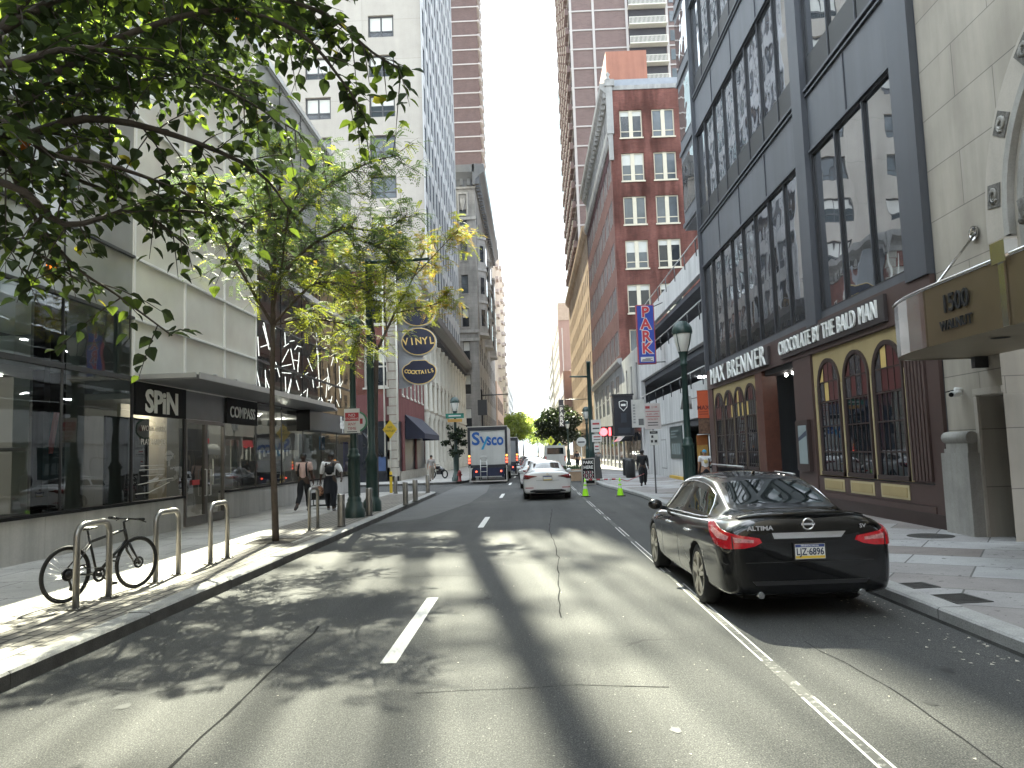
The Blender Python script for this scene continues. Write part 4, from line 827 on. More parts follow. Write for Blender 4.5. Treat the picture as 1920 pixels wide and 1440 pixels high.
# shop base
b = MB(R8).mat(BROWN); b.box((15.03, 4.37, .005), (34.35, 5.2, .11)); b.box((15.03, .1, .005), (15.5, 4.36, .08)); b.box((21.75, .1, .005), (23.2, 4.36, .09)); b.box((33.6, .1, .005), (34.35, 4.36, .09)); b.box((15.5, .1, .005), (21.7, .55, .10)); b.box((15.5, .56, .005), (21.7, .98, .07)); b.mat(BROWND); b.box((15.03, .1, .11), (21.73, .42, .13)); b.build('shop_base', bd)
b = MB(R8).mat(BROWN); b.box((15.5, 1.0, .005), (16.35, 4.36, .06))
for k in range(6): b.box((15.53+.14*k, 1.05, .06), (15.62+.14*k, 4.33, .12))
b.build('fluted_pilaster', bd)
YEL = pm('yellow_plaster', (.42, .325, .16), .6, var=.08, scale=1.2, streak=.08); YTR = pm('yellow_trim', (.50, .42, .24), .55, var=.06); REDW = pm('red_brown_wood', (.10, .035, .022), .5, var=.3, scale=5)
b = MB(R8).mat(YEL); b.box((16.36, 1.0, .003), (21.72, 4.36, .03)); b.build('yellow_panel', bd); b = MB(R8).mat(YEL); b.box((27.15, 1.0, .003), (33.58, 4.36, .03)); b.build('yellow_panel', bd)
STA = pm('pane_yellow', (.66, .48, .17), .35, var=.05); STM = pm('pane_maroon', (.10, .028, .028), .3); STG = pm('pane_grey', (.05, .05, .055), .2); SHG = pglass('shop_glass_dark', (.012, .016, .022), .02, 1.7, .05)
def arch_window(yc, hw, zb, zs, seed, vis=True):
    rr = random.Random(seed); p = MB(R8); zt = 2.98
    out = [(yc+hw, zb)]+[(yc+hw*cos(pi*k/14), zs+hw*sin(pi*k/14)) for k in range(15)]+[(yc-hw, zb)]
    hi = hw-.10; inn = [(yc+hi, zb+.1)]+[(yc+hi*cos(pi*k/14), zs+hi*sin(pi*k/14)) for k in range(15)]+[(yc-hi, zb+.1)]
    p.mat(BROWND); m = len(out)
    for k in range(m-1):
        p.quad((*out[k], .09), (*out[k+1], .09), (*inn[k+1], .075), (*inn[k], .075)); p.quad((*out[k], .09), (*out[k+1], .09), (*out[k+1], .031), (*out[k], .031)); p.quad((*inn[k], .075), (*inn[k+1], .075), (*inn[k+1], .04), (*inn[k], .04))
    p.box((yc-hw, zb, .031), (yc+hw, zb+.1, .11)); w = p.build('arched_window', bd)
    g = MB(R8).mat(SHG); g.prism(inn, .034, .042); g.build('pane', w)
    g = MB(R8)
    n = 4
    for r_ in range(2):
        za = zt+.02+r_*.52
        for k in range(n):
            u0 = yc-hi+2*hi*k/n+.012; u1 = yc-hi+2*hi*(k+1)/n-.012; lim = lambda u: zs+sqrt(max(0, hi*hi-(u-yc)**2))
            ztop = za+.5 if r_ == 0 else 9; g.mat(rr.choice([STA, STM, STG, STG, STG, STM]))
            if za < min(lim(u0), lim(u1)): g.quad((u0, za, .046), (u1, za, .046), (u1, min(ztop, lim(u1)), .046), (u0, min(ztop, lim(u0)), .046))
    g.build('coloured_panes', w)
    g = MB(R8).mat(BROWND)
    for z in (zt-.03, zt+.51, 1.62, 2.3): g.box((yc-hi, z, .047), (yc+hi, z+.035, .062))
    for k in range(1, 5): u = yc-hi+2*hi*k/5; g.box((u-.012, zb+.1, .043), (u+.012, zt-.03, .058))
    for k in range(1, 4): u = yc-hi+2*hi*k/4; g.box((u-.01, zt, .047), (u+.01, min(zs+sqrt(max(0, hi*hi-(u-yc)**2)), 9), .06))
    g.build('glazing_bars', w); return w
for i, yc in enumerate((17.22, 18.90, 20.62)): arch_window(yc, .73, 1.02, 3.40, 20+i)
for i, yc in enumerate((27.95, 29.5, 31.05, 32.6)): arch_window(yc, .70, 1.0, 3.42, 30+i)
b = MB(R8).mat(YTR)
for u in (16.42, 18.06, 19.76, 21.52, 27.22, 28.72, 30.28, 31.82, 33.34): b = MB(R8).mat(YTR); b.box((u-.025, 1.02, .031), (u+.025, 3.42, .07)); b.build('yellow_trim', bd)
for yc in (17.22, 18.90, 20.62): b = MB(R8).mat(YTR); b.box((yc-.66, .62, .071), (yc+.66, .93, .085)); b.mat(YEL); b.box((yc-.58, .67, .085), (yc+.58, .88, .10)); b.build('base_panel', bd)
b = MB(R8).mat(pm('porch_black', (.010, .010, .012), .6)); b.box((23.25, .1, -1.6), (26.3, 4.36, -1.5)); b.box((23.25, 4.2, -1.6), (26.3, 4.36, -.01)); b.box((23.2, .1, -1.6), (23.24, 4.36, 0)); b.mat(BROWND); b.box((24.0, .12, -1.49), (24.1, 3.3, -1.4)); b.box((25.1, .12, -1.49), (25.2, 3.3, -1.4)); b.mat(REDW); b.box((26.3, .1, -.4), (27.12, 4.36, .1))
b.mat(SHG); b.box((24.1, .3, -1.495), (25.1, 3.1, -1.47)); b.build('porch', bd)
b = MB(R8).mat(SPOT)
for y in (24.2, 24.9, 25.6): b.ball((y, 4.15, -.5), .05, 8)
b.build('porch_lamps', bd)
b = MB(R8).mat(BROWND); b.box((22.0, 1.1, .095), (23.0, 2.55, .2)); mb_ = b.build('menu_case', bd); b = MB(R8).mat(pm('menu_pale', (.30, .36, .37), .3)); b.box((22.1, 1.3, .201), (22.75, 2.4, .21)); b.mat(pm('menu_navy', (.04, .06, .10), .4)); b.prism([(22.1, 2.1), (22.75, 1.95), (22.75, 2.05), (22.1, 2.25)], .21, .213); b.build('menu_sheet', mb_)
BOX = pm('sign_box', (.05, .04, .04), .5)
def chan(txt, ya, yb, zc, size, xs, tail):
    w = MB(R8).mat(BOX); w.box((tail, zc-.30, .115), (ya+.05, zc+.30, .19)); s_ = w.build('sign_box', bd); l = MB(R8).mat(LETTER); cu = txt
    l.text(txt, (ya+yb)/2, zc, .225, size, .05, -.004, xs, td=-1, fit=ya-yb, gap=1.18); l.build('lettering', s_)
chan('MAX BRENNER', 33.15, 25.45, 4.80, .96, 1.06, 25.2); chan('CHOCOLATE BY THE BALD MAN', 23.95, 17.15, 4.80, .60, .80, 16.85)
# rails in front
def rail(y0, y1, x, z, label):
    t = thing('handrail', label, 'handrail', (x, y0, .15)); b = MB().mat(ALU); b.tube([(x, y0, z), (x, y1, z+.03)], .025, 8); b.build('top_bar', t); b = MB().mat(DKMET)
    for y in (y0+.05, y1-.05): b.tube([(x, y, .15), (x, y, z)], .03, 8)
    b.tube([(x, y0+.05, .55), (x, y1-.05, .55)], .02, 6); b.build('posts', t)
rail(21.2, 22.9, 7.1, 1.06, 'short steel handrail before the arched windows of the chocolate shop'); rail(27.0, 33.0, 7.3, 1.14, 'long steel handrail along the four small arches')
# ---- parking garage
WHITEC = pm('white_concrete_garage', (.54, .535, .53), .75, spec=.1, var=.07, scale=.6, streak=.22, fine=.04); GINT = pm('garage_inside', (.10, .105, .12), .9, var=.2)
bd = thing('parking_garage', 'white concrete parking garage with three open decks and slanting railings', 'garage', (8, 45, 0))
b = MB(R8).mat(WHITEC)
for z0_, z1_ in ((9.85, 11.0), (6.68, 8.0), (3.28, 4.98)): b.box((34.5, z0_, -.25), (56, z1_, .0))
b.box((55.2, 0, -.26), (56.0, 12, .03)); b.box((34.46, 3.2, -.3), (34.62, 12.2, .012)); b.box((41, .1, -.3), (55.2, 3.27, -.10)); b.build('parapet_walls', bd)
b = MB(R8).mat(GINT); b.quad((34.5, 0, -9), (56, 0, -9), (56, 12, -9), (34.5, 12, -9)); b.quad((56, 0, -9), (56, 0, -.3), (56, 10.9, -.3), (56, 10.9, -9))
for z in (9.75, 6.6, 3.2): b.box((34.5, z-.25, -9), (56, z, -.26))
b.build('decks', bd)
b = MB(R8).mat(DKMET)
for z in (11.0, 8.0, 4.98):
    for k in range(8): y = 35.5+2.7*k; b.tube([(y, z-.25, .01), (y, z+.55, .05)], .03, 4)
b.mat(ALU)
for z in (11.0, 8.0, 4.98): b.tube([(34.6, z+.55, .05), (55.3, z+.55, .05)], .03, 6)
b.build('railings', bd)
LAMP = plamp('garage_lamp', (.95, 1., 1.), 9.)
b = MB(R8).mat(LAMP)
for z in (9.48, 6.33):
    for y, w in ((36.4, -2.2), (39.5, -2.2), (44, -2.6), (49, -3), (37.5, -5)): b.box((y, z-.06, w-.2), (y+.45, z-.005, w+.2))
b.box((38, 3.0-.1, -1.2), (38.6, 3.0-.06, -.9)); b.build('ceiling_lamps', bd)
# parked cars poking over the parapets of the decks read only as dark shapes
b = MB(R8).mat(pm('poster_teal', (.018, .045, .048), .35)); b.box((41.6, 1.25, -.098), (45.2, 3.05, -.05)); p = b.build('poster', bd); b = MB(R8).mat(pm('poster_grey', (.18, .22, .22), .5))
for z, a, c in ((2.75, 42.6, 44.8), (2.6, 43.4, 44.8), (2.45, 43.0, 44.8)): b.box((a, z, -.049), (c, z+.07, -.045))
for k in range(4): b.box((42.2+.65*k, 1.5, -.049), (42.7+.65*k, 2.1, -.045))
b.build('poster_print', p)
b = MB(R8).mat(pm('amber_curb', (.5, .32, .05), .7)); b.box((41.2, .1, -.05), (45, .3, .12)); b.build('yellow_kerb', bd)
b = MB(R8).mat(GTRIM); b.box((46.8, .6, -.098), (48.6, 2.4, -.08)); b.mat(WHITEC); b.box((46.87, .67, -.079), (48.53, 2.33, -.07)); b.build('panel_door', bd)
# ---- low white shops
SHOPW = pm('shop_white', (.40, .395, .385), .75, spec=0., var=.1, scale=.8, streak=.25); GREYL = pm('grey_stucco', (.30, .295, .29), .85, spec=0., var=.1, scale=.6, streak=.2)
bd = thing('small_white_shop', 'narrow pale shop building between the garage and the brick office block', 'building', (8, 61, 0))
b = MB(); wl = grid([(57, 57.8), (60, 60.8), (63, 63.8)], [(5.5, 8.3)]); b.mat(SHOPW); facade(b, R8, 56.05, 66.9, 4.3, 9.4, wl, .2); b.F = IDENT; shell(b, 8, 22, 56.05, 66.9, 0, 9.4, 'w'); b.mat(SHOPD); b.box((7.95, 56.1, .1), (8.3, 66.9, 3.4)); b.mat(GREYL); b.box((7.85, 56.1, 3.4), (8.3, 66.9, 4.3)); b.build('wall', bd)
put_windows(R8, bd, wl, [win_mesh(R8, .8, 2.8, .2, DKW, WG, .07, 0, 1)])
b = MB(R8).mat(WG)
for y in (56.6, 58.6, 60.6, 62.6, 64.6): b.box((y, .7, .052), (y+1.7, 3.1, .06))
b.mat(pm('shelf_warm', (.35, .28, .2), .6))
for k in range(12): b.box((56.7+.8*k, 1.0, .061), (56.9+.8*k, 2.2+.3*(k % 3), .07))
b.build('shopfront', bd)
b = MB().mat(SHOPD); b.raw([(7.84, 60.5, 3.4), (7.84, 65.5, 3.4), (6.9, 65.5, 2.5), (6.9, 60.5, 2.5), (7.84, 60.5, 2.5), (7.84, 65.5, 2.5)], [(0, 1, 2, 3), (0, 3, 4), (1, 5, 2)]); b.build('awning', bd)
# ---- red brick office building
REDO = pbrick('red_brick', (.155, .060, .052), (.215, .085, .070), (.19, .12, .105), .24, .08, .010, var=.50, vscale=.30, grime=.45, bump=.2); REDP = pbrick('shaded_street_brick', (.10, .056, .058), (.13, .073, .072), (.10, .08, .08), .24, .08, .010, var=.15, grime=.12)  # second brick: darker copy of the red, street-side shade put into its colour
WINC = pm('window_cream', (.60, .55, .45), .7, spec=0., var=.06)
bd = thing('red_brick_building', 'red brick office building with paired cream windows behind the parking sign', 'building', (8, 80, 0))
F67 = Fr('F', 67.0)
b = MB(); rz = [(29.65-3.98*k, 32.2-3.98*k) for k in range(6)]; wf = grid([(8.87, 10.87), (11.75, 13.75), (15.4, 17.4), (18.4, 20.4)], rz)
b.mat(REDO); facade(b, F67, 8, 22, 9.4, 34.1, wf, .18); b.quad((8, 67, 0), (22, 67, 0), (22, 67, 9.4), (8, 67, 9.4))
ur = [(10.2+3.98*k, 12.45+3.98*k) for k in range(5)]; wl = []
for g in range(8):
    y0 = 68.0+g*3.6
    for j in range(3): wl += [(y0+j*1.02, y0+j*1.02+.86, a, c) for a, c in ur]
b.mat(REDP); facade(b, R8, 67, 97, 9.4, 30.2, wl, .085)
wtp = grid(steps(68.2, 2.4, 1.4, 12), [(30.8, 33.0)]); b.mat(GREYL); facade(b, R8, 67, 97, 30.2, 34.1, wtp, .05)
wb = grid(steps(69, 4.6, 3.0, 6), [(5.3, 8.6)]); facade(b, R8, 67, 97, 4.2, 9.4, wb, .06); b.F = IDENT; b.mat(REDO); shell(b, 8, 22, 67, 97, 0, 34.1, 'sw'); b.build('wall', bd)
w1 = win_mesh(F67, 2.0, 2.55, .18, WINC, WG2, .10, 1, 1, .42, BLIND, .1, WINC, split=.24); w2 = win_mesh(F67, 2.0, 2.55, .18, WINC, WG, .10, 1, 1, .2, BLIND, .1, WINC, split=.24); w3 = win_mesh(F67, 2.0, 2.55, .18, WINC, WG2, .10, 1, 1, 0, None, .1, WINC, split=.24)
for q in (w1, w2, w3): q.mat(WINC); q.box((-.17, .0, -.175), (.17, 2.55, -.08))
put_windows(F67, bd, wf, [w1, w2, w3]); put_windows(R8, bd, wl, [win_mesh(R8, .86, 2.25, .085, GTRIM, WG, .05, 0, 1), win_mesh(R8, .86, 2.25, .085, GTRIM, WG2, .05, 0, 1)], limit=52); put_windows(R8, bd, wtp, [win_mesh(R8, 1.4, 2.2, .05, GTRIM, WG, .1, 1, 0)]); put_windows(R8, bd, wb, [win_mesh(R8, 3., 3.3, .06, GTRIM, WG, .12, 1, 1)])
cornice(bd, R8, 66.8, 97.1, [(-.1, 33.4), (.15, 33.4), (.3, 33.8), (.75, 34.2), (.8, 34.7), (-.1, 34.8)], GTRIM, brk=(1.2, .4, 33.45, 34.0, .5)); cornice(bd, R8, 66.9, 97.1, [(-.1, 29.4), (.1, 29.4), (.3, 29.8), (.35, 30.3), (-.1, 30.4)], GTRIM); cornice(bd, R8, 66.9, 97.1, [(-.1, 9.2), (.12, 9.2), (.3, 9.5), (.32, 9.75), (-.1, 9.8)], GTRIM)
b = MB().mat(GTRIM); b.box((7.72, 66.72, 30), (8.3, 66.98, 34.4)); b.box((7.62, 66.62, 34.4), (8.5, 66.99, 35.0)); b.box((7.8, 66.8, 27.6), (8.2, 66.98, 30)); b.lathe((7.95, 66.8, 35), [(.25, 0), (.1, .3), (.22, .5), (.0, .8)], 10); b.build('corner_pier', bd)
b = MB().mat(pm('copper_plaster', (.34, .15, .105), .8, var=.12, scale=.6, streak=.15)); b.box((7.95, 67.6, 35.0), (11.66, 76, 38.1)); b.mat(GTRIM); b.box((8.0, 66.9, 34.1), (22, 67.3, 34.5)); b.mat(pm('roof_membrane', (.28, .3, .34), .6)); b.box((8.2, 67.4, 34.5), (22, 67.7, 35.3)); b.build('penthouse', bd)
b = MB(R8).mat(SHOPD)
for k in range(8): b.box((67.3+3.7*k, .1, .0), (70.5+3.7*k, 3.9, .06))
b.mat(pm('shop_stone', (.3, .29, .28), .7)); 
for k in range(9): b.box((66.95+3.7*k, .1, .0), (67.28+3.7*k, 4.2, .14))
b.mat(WG)
for k in range(8): b.box((67.5+3.7*k, .6, .062), (70.3+3.7*k, 3.3, .07))
b.build('shopfront', bd)
# ---- tan building, tower above it, and beyond
TANB = pbrick('tan_stone', (.40, .30, .225), (.44, .335, .25), (.27, .20, .15), 1.2, .6, .012, var=.12, grime=.12)
bd = thing('tan_stone_building', 'tan stone building with rows of plain windows beyond the red brick block', 'building', (8, 120, 0))
b = MB(); wl = grid(steps(98.6, 3.15, 1.6, 15), steps(5.4, 3.55, 2.2, 7)); b.mat(TANB); facade(b, R8, 97.1, 147, 0, 30, wl+grid(steps(98.6, 3.15, 2.2, 15), [(.8, 4.2)]), .05); b.F = IDENT; shell(b, 8, 24, 97.1, 147, 0, 30, 'w'); b.build('wall', bd)
put_windows(R8, bd, wl, [win_mesh(R8, 1.6, 2.2, .05, TANB, WG, .08, 1, 1), win_mesh(R8, 1.6, 2.2, .05, TANB, WG2, .08, 1, 1)], limit=84); put_windows(R8, bd, grid(steps(98.6, 3.15, 2.2, 15), [(.8, 4.2)]), [win_mesh(R8, 2.2, 3.4, .05, DKW, WG, .1, 1, 1)], limit=15)
cornice(bd, R8, 97, 147.1, [(-.1, 29.3), (.2, 29.4), (.6, 30), (.65, 30.6), (-.1, 30.7)], TANB); cornice(bd, R8, 97, 147.1, [(-.1, 4.5), (.2, 4.6), (.35, 4.9), (.36, 5.2), (-.1, 5.2)], TANB)
TOWB = pbrick('tower_brick', (.155, .112, .108), (.18, .128, .122), (.19, .145, .135), .6, .2, .015, var=.08)
bd = thing('balcony_tower', 'very tall brown apartment tower gridded with pale bands and balconies, right', 'building', (8, 130, 0))
b = MB().mat(TOWB); b.box((8.25, 116, 28), (27, 146, 118)); b.build('wall', bd)
b = MB().mat(BAND)
for k in range(29): z = 30.0+3.13*k; b.box((8.2, 115.85, z), (25.5, 115.99, z+.22)); b.box((8.1, 115.85, z), (8.245, 146, z+.25))
for x in (8.2, 11.75, 17.0, 23.3, 25.3): b.box((x, 115.80, 28), (x+.38, 115.845, 118))
b.build('floor_bands', bd)
b = MB().mat(pm('recess_shade', (.035, .033, .04), .7))  # flat dark sheets paint the shade of balcony recesses
for k in range(29): z = 30.0+3.13*k; b.box((17.5, 115.96, z+.25), (23.2, 115.995, z+3.1))
b.mat(WG2)
for k in range(29): z = 30.0+3.13*k; b.box((23.9, 115.9, z+.9), (25.2, 115.98, z+2.6))
b.build('recess_sheets', bd)
for k in range(29):
    z = 30.0+3.13*k; b = MB().mat(CREAM); b.box((17.4, 114.6, z+.0), (23.3, 115.8, z+.16)); b.box((17.4, 114.6, z+1.15), (23.3, 114.66, z+1.22))
    for i in range(30): b.box((17.45+.2*i, 114.61, z+.16), (17.53+.2*i, 114.65, z+1.15))
    if z > 52: b.build('balcony', bd)
b = MB(); rb = random.Random(4)
for k in range(29):
    z = 30.0+3.13*k
    for i in range(10):
        y = 116.6+i*2.95; b.mat(TOWB); b.box((7.55, y, z), (8.09, y+2.3, z+1.0)); b.mat(CREAM); b.box((7.5, y+.1, z+1.0), (7.58, y+2.2, z+1.12)); b.mat(WG2); b.box((8.2, y+.3, z+1.0), (8.24, y+1.8, z+2.9))
b.build('balcony', bd, kind='stuff')
bd = thing('brown_slab_building', 'tall plain pinkish brown building past the balcony tower on the right', 'building', (8, 220, 0))
b = MB().mat(pm('pink_brown', (.36, .235, .20), .85, var=.08, scale=.3, streak=.1)); shell(b, 7.9, 26, 200, 250, 0, 40, 'w'); b.mat(pm('lit_slab', (.62, .60, .57), .8, var=.06)); wl = grid(steps(202, 6, 3.2, 8), steps(3, 3.8, 2, 9)); facade(b, Fr('R', 7.9), 200, 250, 0, 40, wl, .05); b.F = IDENT; b.box((8.8, 199.9, 0), (9.0, 199.99, 34)); b.build('wall', bd); put_windows(Fr('R', 7.9), bd, wl, [win_mesh(Fr('R', 7.9), 3.2, 2., .05, DKW, WG, .1)], limit=30)  # pale street face paints sunlight onto the brown building
b = MB().mat(pm('tan_cap', (.42, .33, .26), .8)); b.box((7.95, 199.8, 36), (11.3, 206, 40.6)); b.build('roof_block', bd)
bd = thing('brown_low_building', 'dark brown building with a projecting upper floor beyond the tan stone one', 'building', (8, 160, 0))
b = MB().mat(pm('dark_brown_brick', (.17, .105, .10), .85, var=.1, streak=.1)); b.box((8.1, 150.5, 0), (24, 198, 18)); b.box((6.6, 150.4, 6.0), (8.05, 170, 17.5)); b.mat(WG)
for k in range(6): b.box((8.0, 152+3*k, 1), (8.09, 154+3*k, 4.5)); b.box((6.55, 152+3*k, 8), (6.59, 153.4+3*k, 11)); b.box((6.55, 152+3*k, 13), (6.59, 153.4+3*k, 16))
b.build('wall', bd)
bd = thing('pale_far_building', 'pale stepped tower standing behind the dark street tree', 'building', (12, 420, 0))
b = MB().mat(pm('pale_tower', (.60, .58, .54), .8, var=.06)); b.box((6, 420, 0), (28, 450, 34)); b.box((8.5, 422, 34), (24, 446, 42)); b.mat(WG2)
for k in range(6): b.box((10+2.5*k, 419.8, 30), (11.2+2.5*k, 419.95, 32))
b.build('wall', bd)
bd = thing('white_office_building', 'white office building with dark window strips at the far right', 'building', (8, 270, 0))
b = MB().mat(pm('office_white', (.60, .60, .59), .7, var=.06)); b.F = IDENT; wl = grid(steps(254, 5, 3.4, 9), steps(4, 4, 2.2, 8)); R78 = Fr('R', 7.6); facade(b, R78, 252, 300, 0, 38, wl, .05); b.F = IDENT; shell(b, 7.6, 26, 252, 300, 0, 38, 'w'); b.build('wall', bd); put_windows(R78, bd, wl, [win_mesh(R78, 3.4, 2.2, .05, DKW, WG, .1)], limit=24)

bd = thing('added_reflection_block', 'added unseen brick block for reflections, behind the photographer', 'building', (0, -95, 0))  # unseen block added to darken reflections in the parked car
b = MB().mat(BROWNB); b.quad((-40, -92, 0), (40, -92, 0), (40, -92, 45), (-40, -92, 45)); b.mat(WG)
for i in range(14):
    for k in range(10): b.box((-36+5.2*i, -91.98, 3+4.2*k), (-33.8+5.2*i, -91.9, 5.4+4.2*k))
b.build('wall', bd)
# ============================================================ VEHICLES
def interp(tab, y):
    if y <= tab[0][0]: return tab[0][1]
    for (a, p), (b_, q) in zip(tab, tab[1:]):
        if y <= b_: t = (y-a)/(b_-a); return p+(q-p)*t
    return tab[-1][1]
TYRE = pm('tyre', (.018, .018, .018), .8, var=.2, scale=20, obj=True); RIM = pm('rim_alloy', (.50, .47, .42), .3, metal=.9, var=.05); WELL = pm('wheel_well', (.006, .006, .006), .9)
CARG = pglass('car_glass', (.010, .013, .013), .02, 1.55, .02); CHR = pm('chrome_trim', (.75, .75, .76), .1, metal=1., var=.02); PLB = pm('plastic_black', (.012, .012, .013), .55)
REDL = pm('tail_red', (.24, .003, .007), .10, var=.35, scale=26, coat=1., emit=(.5, .01, .02), estr=.03, obj=True); LENS = pm('tail_lens', (.48, .22, .22), .12, var=.55, scale=34, coat=1., obj=True); DRED = pm('tail_dark_red', (.10, .008, .012), .15, coat=.6)
def decal(bvh, poly, d, off, mat, parent, name, step=.03, org=(0, 0, 0), thick=True):
    "a panel cut to poly (s,z), laid on the body surface by projecting along the horizontal direction d"
    d = Vector(d).normalized(); perp = Vector((d.y, -d.x, 0)); org = Vector(org)
    xs = [p[0] for p in poly]; zs = [p[1] for p in poly]; pts = []; n = len(poly)
    for i in range(n):
        a, c = Vector(poly[i]), Vector(poly[(i+1) % n]); k = max(1, int((c-a).length/step))
        pts += [a.lerp(c, j/k) for j in range(k)]
    nb = len(pts)
    def inside(q):
        r = False; j = n-1
        for i in range(n):
            xi, yi = poly[i]; xj, yj = poly[j]
            if (yi > q[1]) != (yj > q[1]) and q[0] < (xj-xi)*(q[1]-yi)/(yj-yi)+xi: r = not r
            j = i
        return r
    x = min(xs)+step*.5
    while x < max(xs):
        z = min(zs)+step*.5
        while z < max(zs):
            if inside((x, z)) and min((Vector((x, z))-p).length for p in pts[:nb]) > step*.4: pts.append(Vector((x, z)))
            z += step
        x += step
    res = geometry.delaunay_2d_cdt(pts, [(i, (i+1) % nb) for i in range(nb)], [], 1, 1e-5)
    P = []; ok = []
    for q in res[0]:
        o = org+perp*q.x+Vector((0, 0, q.y))-d*3
        h = bvh.ray_cast(o, d)
        if h[0] is None: P.append(None)
        else: P.append(h[0]-d*off)
    b = MB().mat(mat); ids = {}; V = []; Fc = []
    for f in res[2]:
        if any(P[i] is None for i in f): continue
        g = []
        for i in f:
            if i not in ids: ids[i] = len(V); V.append(P[i])
            g.append(ids[i])
        Fc.append(tuple(g))
    b.raw(V, Fc, True)
    if thick:  # skirt down to the body
        edges = {}
        for f in Fc:
            for i in range(len(f)): e = (f[i], f[(i+1) % len(f)]); edges[e] = 1
        for (i, j) in list(edges):
            if (j, i) not in edges: b.raw([V[i], V[j], V[j]+d*off*1.6, V[i]+d*off*1.6], [(0, 1, 2, 3)])
    return b.build(name, parent, False)
def wheel(parent, x, y, r, side, rimm=RIM, spokes=5):
    w = .215; ax = Matrix.Rotation(R_(90), 3, 'Y')
    b = MB().mat(TYRE); b.lathe((x, y, r), [(r*.75, -w*.47), (r*.90, -w*.5), (r*.985, -w*.42), (r, -w*.30), (r, w*.30), (r*.985, w*.42), (r*.90, w*.5), (r*.75, w*.47), (r*.75, -w*.47)], 28, axis=ax); t = b.build('wheel', parent, False)
    b = MB().mat(WELL); b.lathe((x, y, r), [(0, side*w*.16), (r*.75, side*w*.16)], 24, axis=ax)
    b.mat(rimm); b.lathe((x, y, r), [(r*.755, side*w*.49), (r*.69, side*w*.485), (r*.68, side*w*.2)], 28, axis=ax); b.lathe((x, y, r), [(0, side*w*.40), (r*.15, side*w*.40), (r*.17, side*w*.2)], 14, axis=ax)
    for k in range(spokes):
        for dd in (-.17, .17):
            a = 2*pi*k/spokes+.3; p = [(r*.10, a+dd*1.2), (r*.71, a+dd)]
            c = [Vector((x+side*w*.44, y+q*cos(t_), r+q*sin(t_))) for q, t_ in p]; tg = Vector((0, -sin(a), cos(a)))*.026; o_ = Vector((side*.012, 0, 0)); i_ = Vector((-side*.03, 0, 0))
            V = [c[0]-tg+o_, c[0]+tg+o_, c[1]+tg*.9+o_, c[1]-tg*.9+o_]; b.raw(V+[v+i_ for v in V], [(0, 1, 2, 3), (0, 4, 5, 1), (1, 5, 6, 2), (2, 6, 7, 3), (3, 7, 4, 0)])
    b.build('rim', t, False); return t
def loft(stations, ring):
    V = []; Fc = []; n = None
    for s_ in stations:
        h = ring(s_); pts = [(x, s_, z) for x, z in h]+[(-x, s_, z) for x, z in h[-2:0:-1]]
        n = len(pts); V += pts
    k = len(stations)
    for i in range(k-1):
        for j in range(n): Fc.append((i*n+j, i*n+(j+1) % n, (i+1)*n+(j+1) % n, (i+1)*n+j))
    Fc.append(tuple(range(n))); Fc.append(tuple((k-1)*n+j for j in range(n-1, -1, -1))); return V, Fc, n
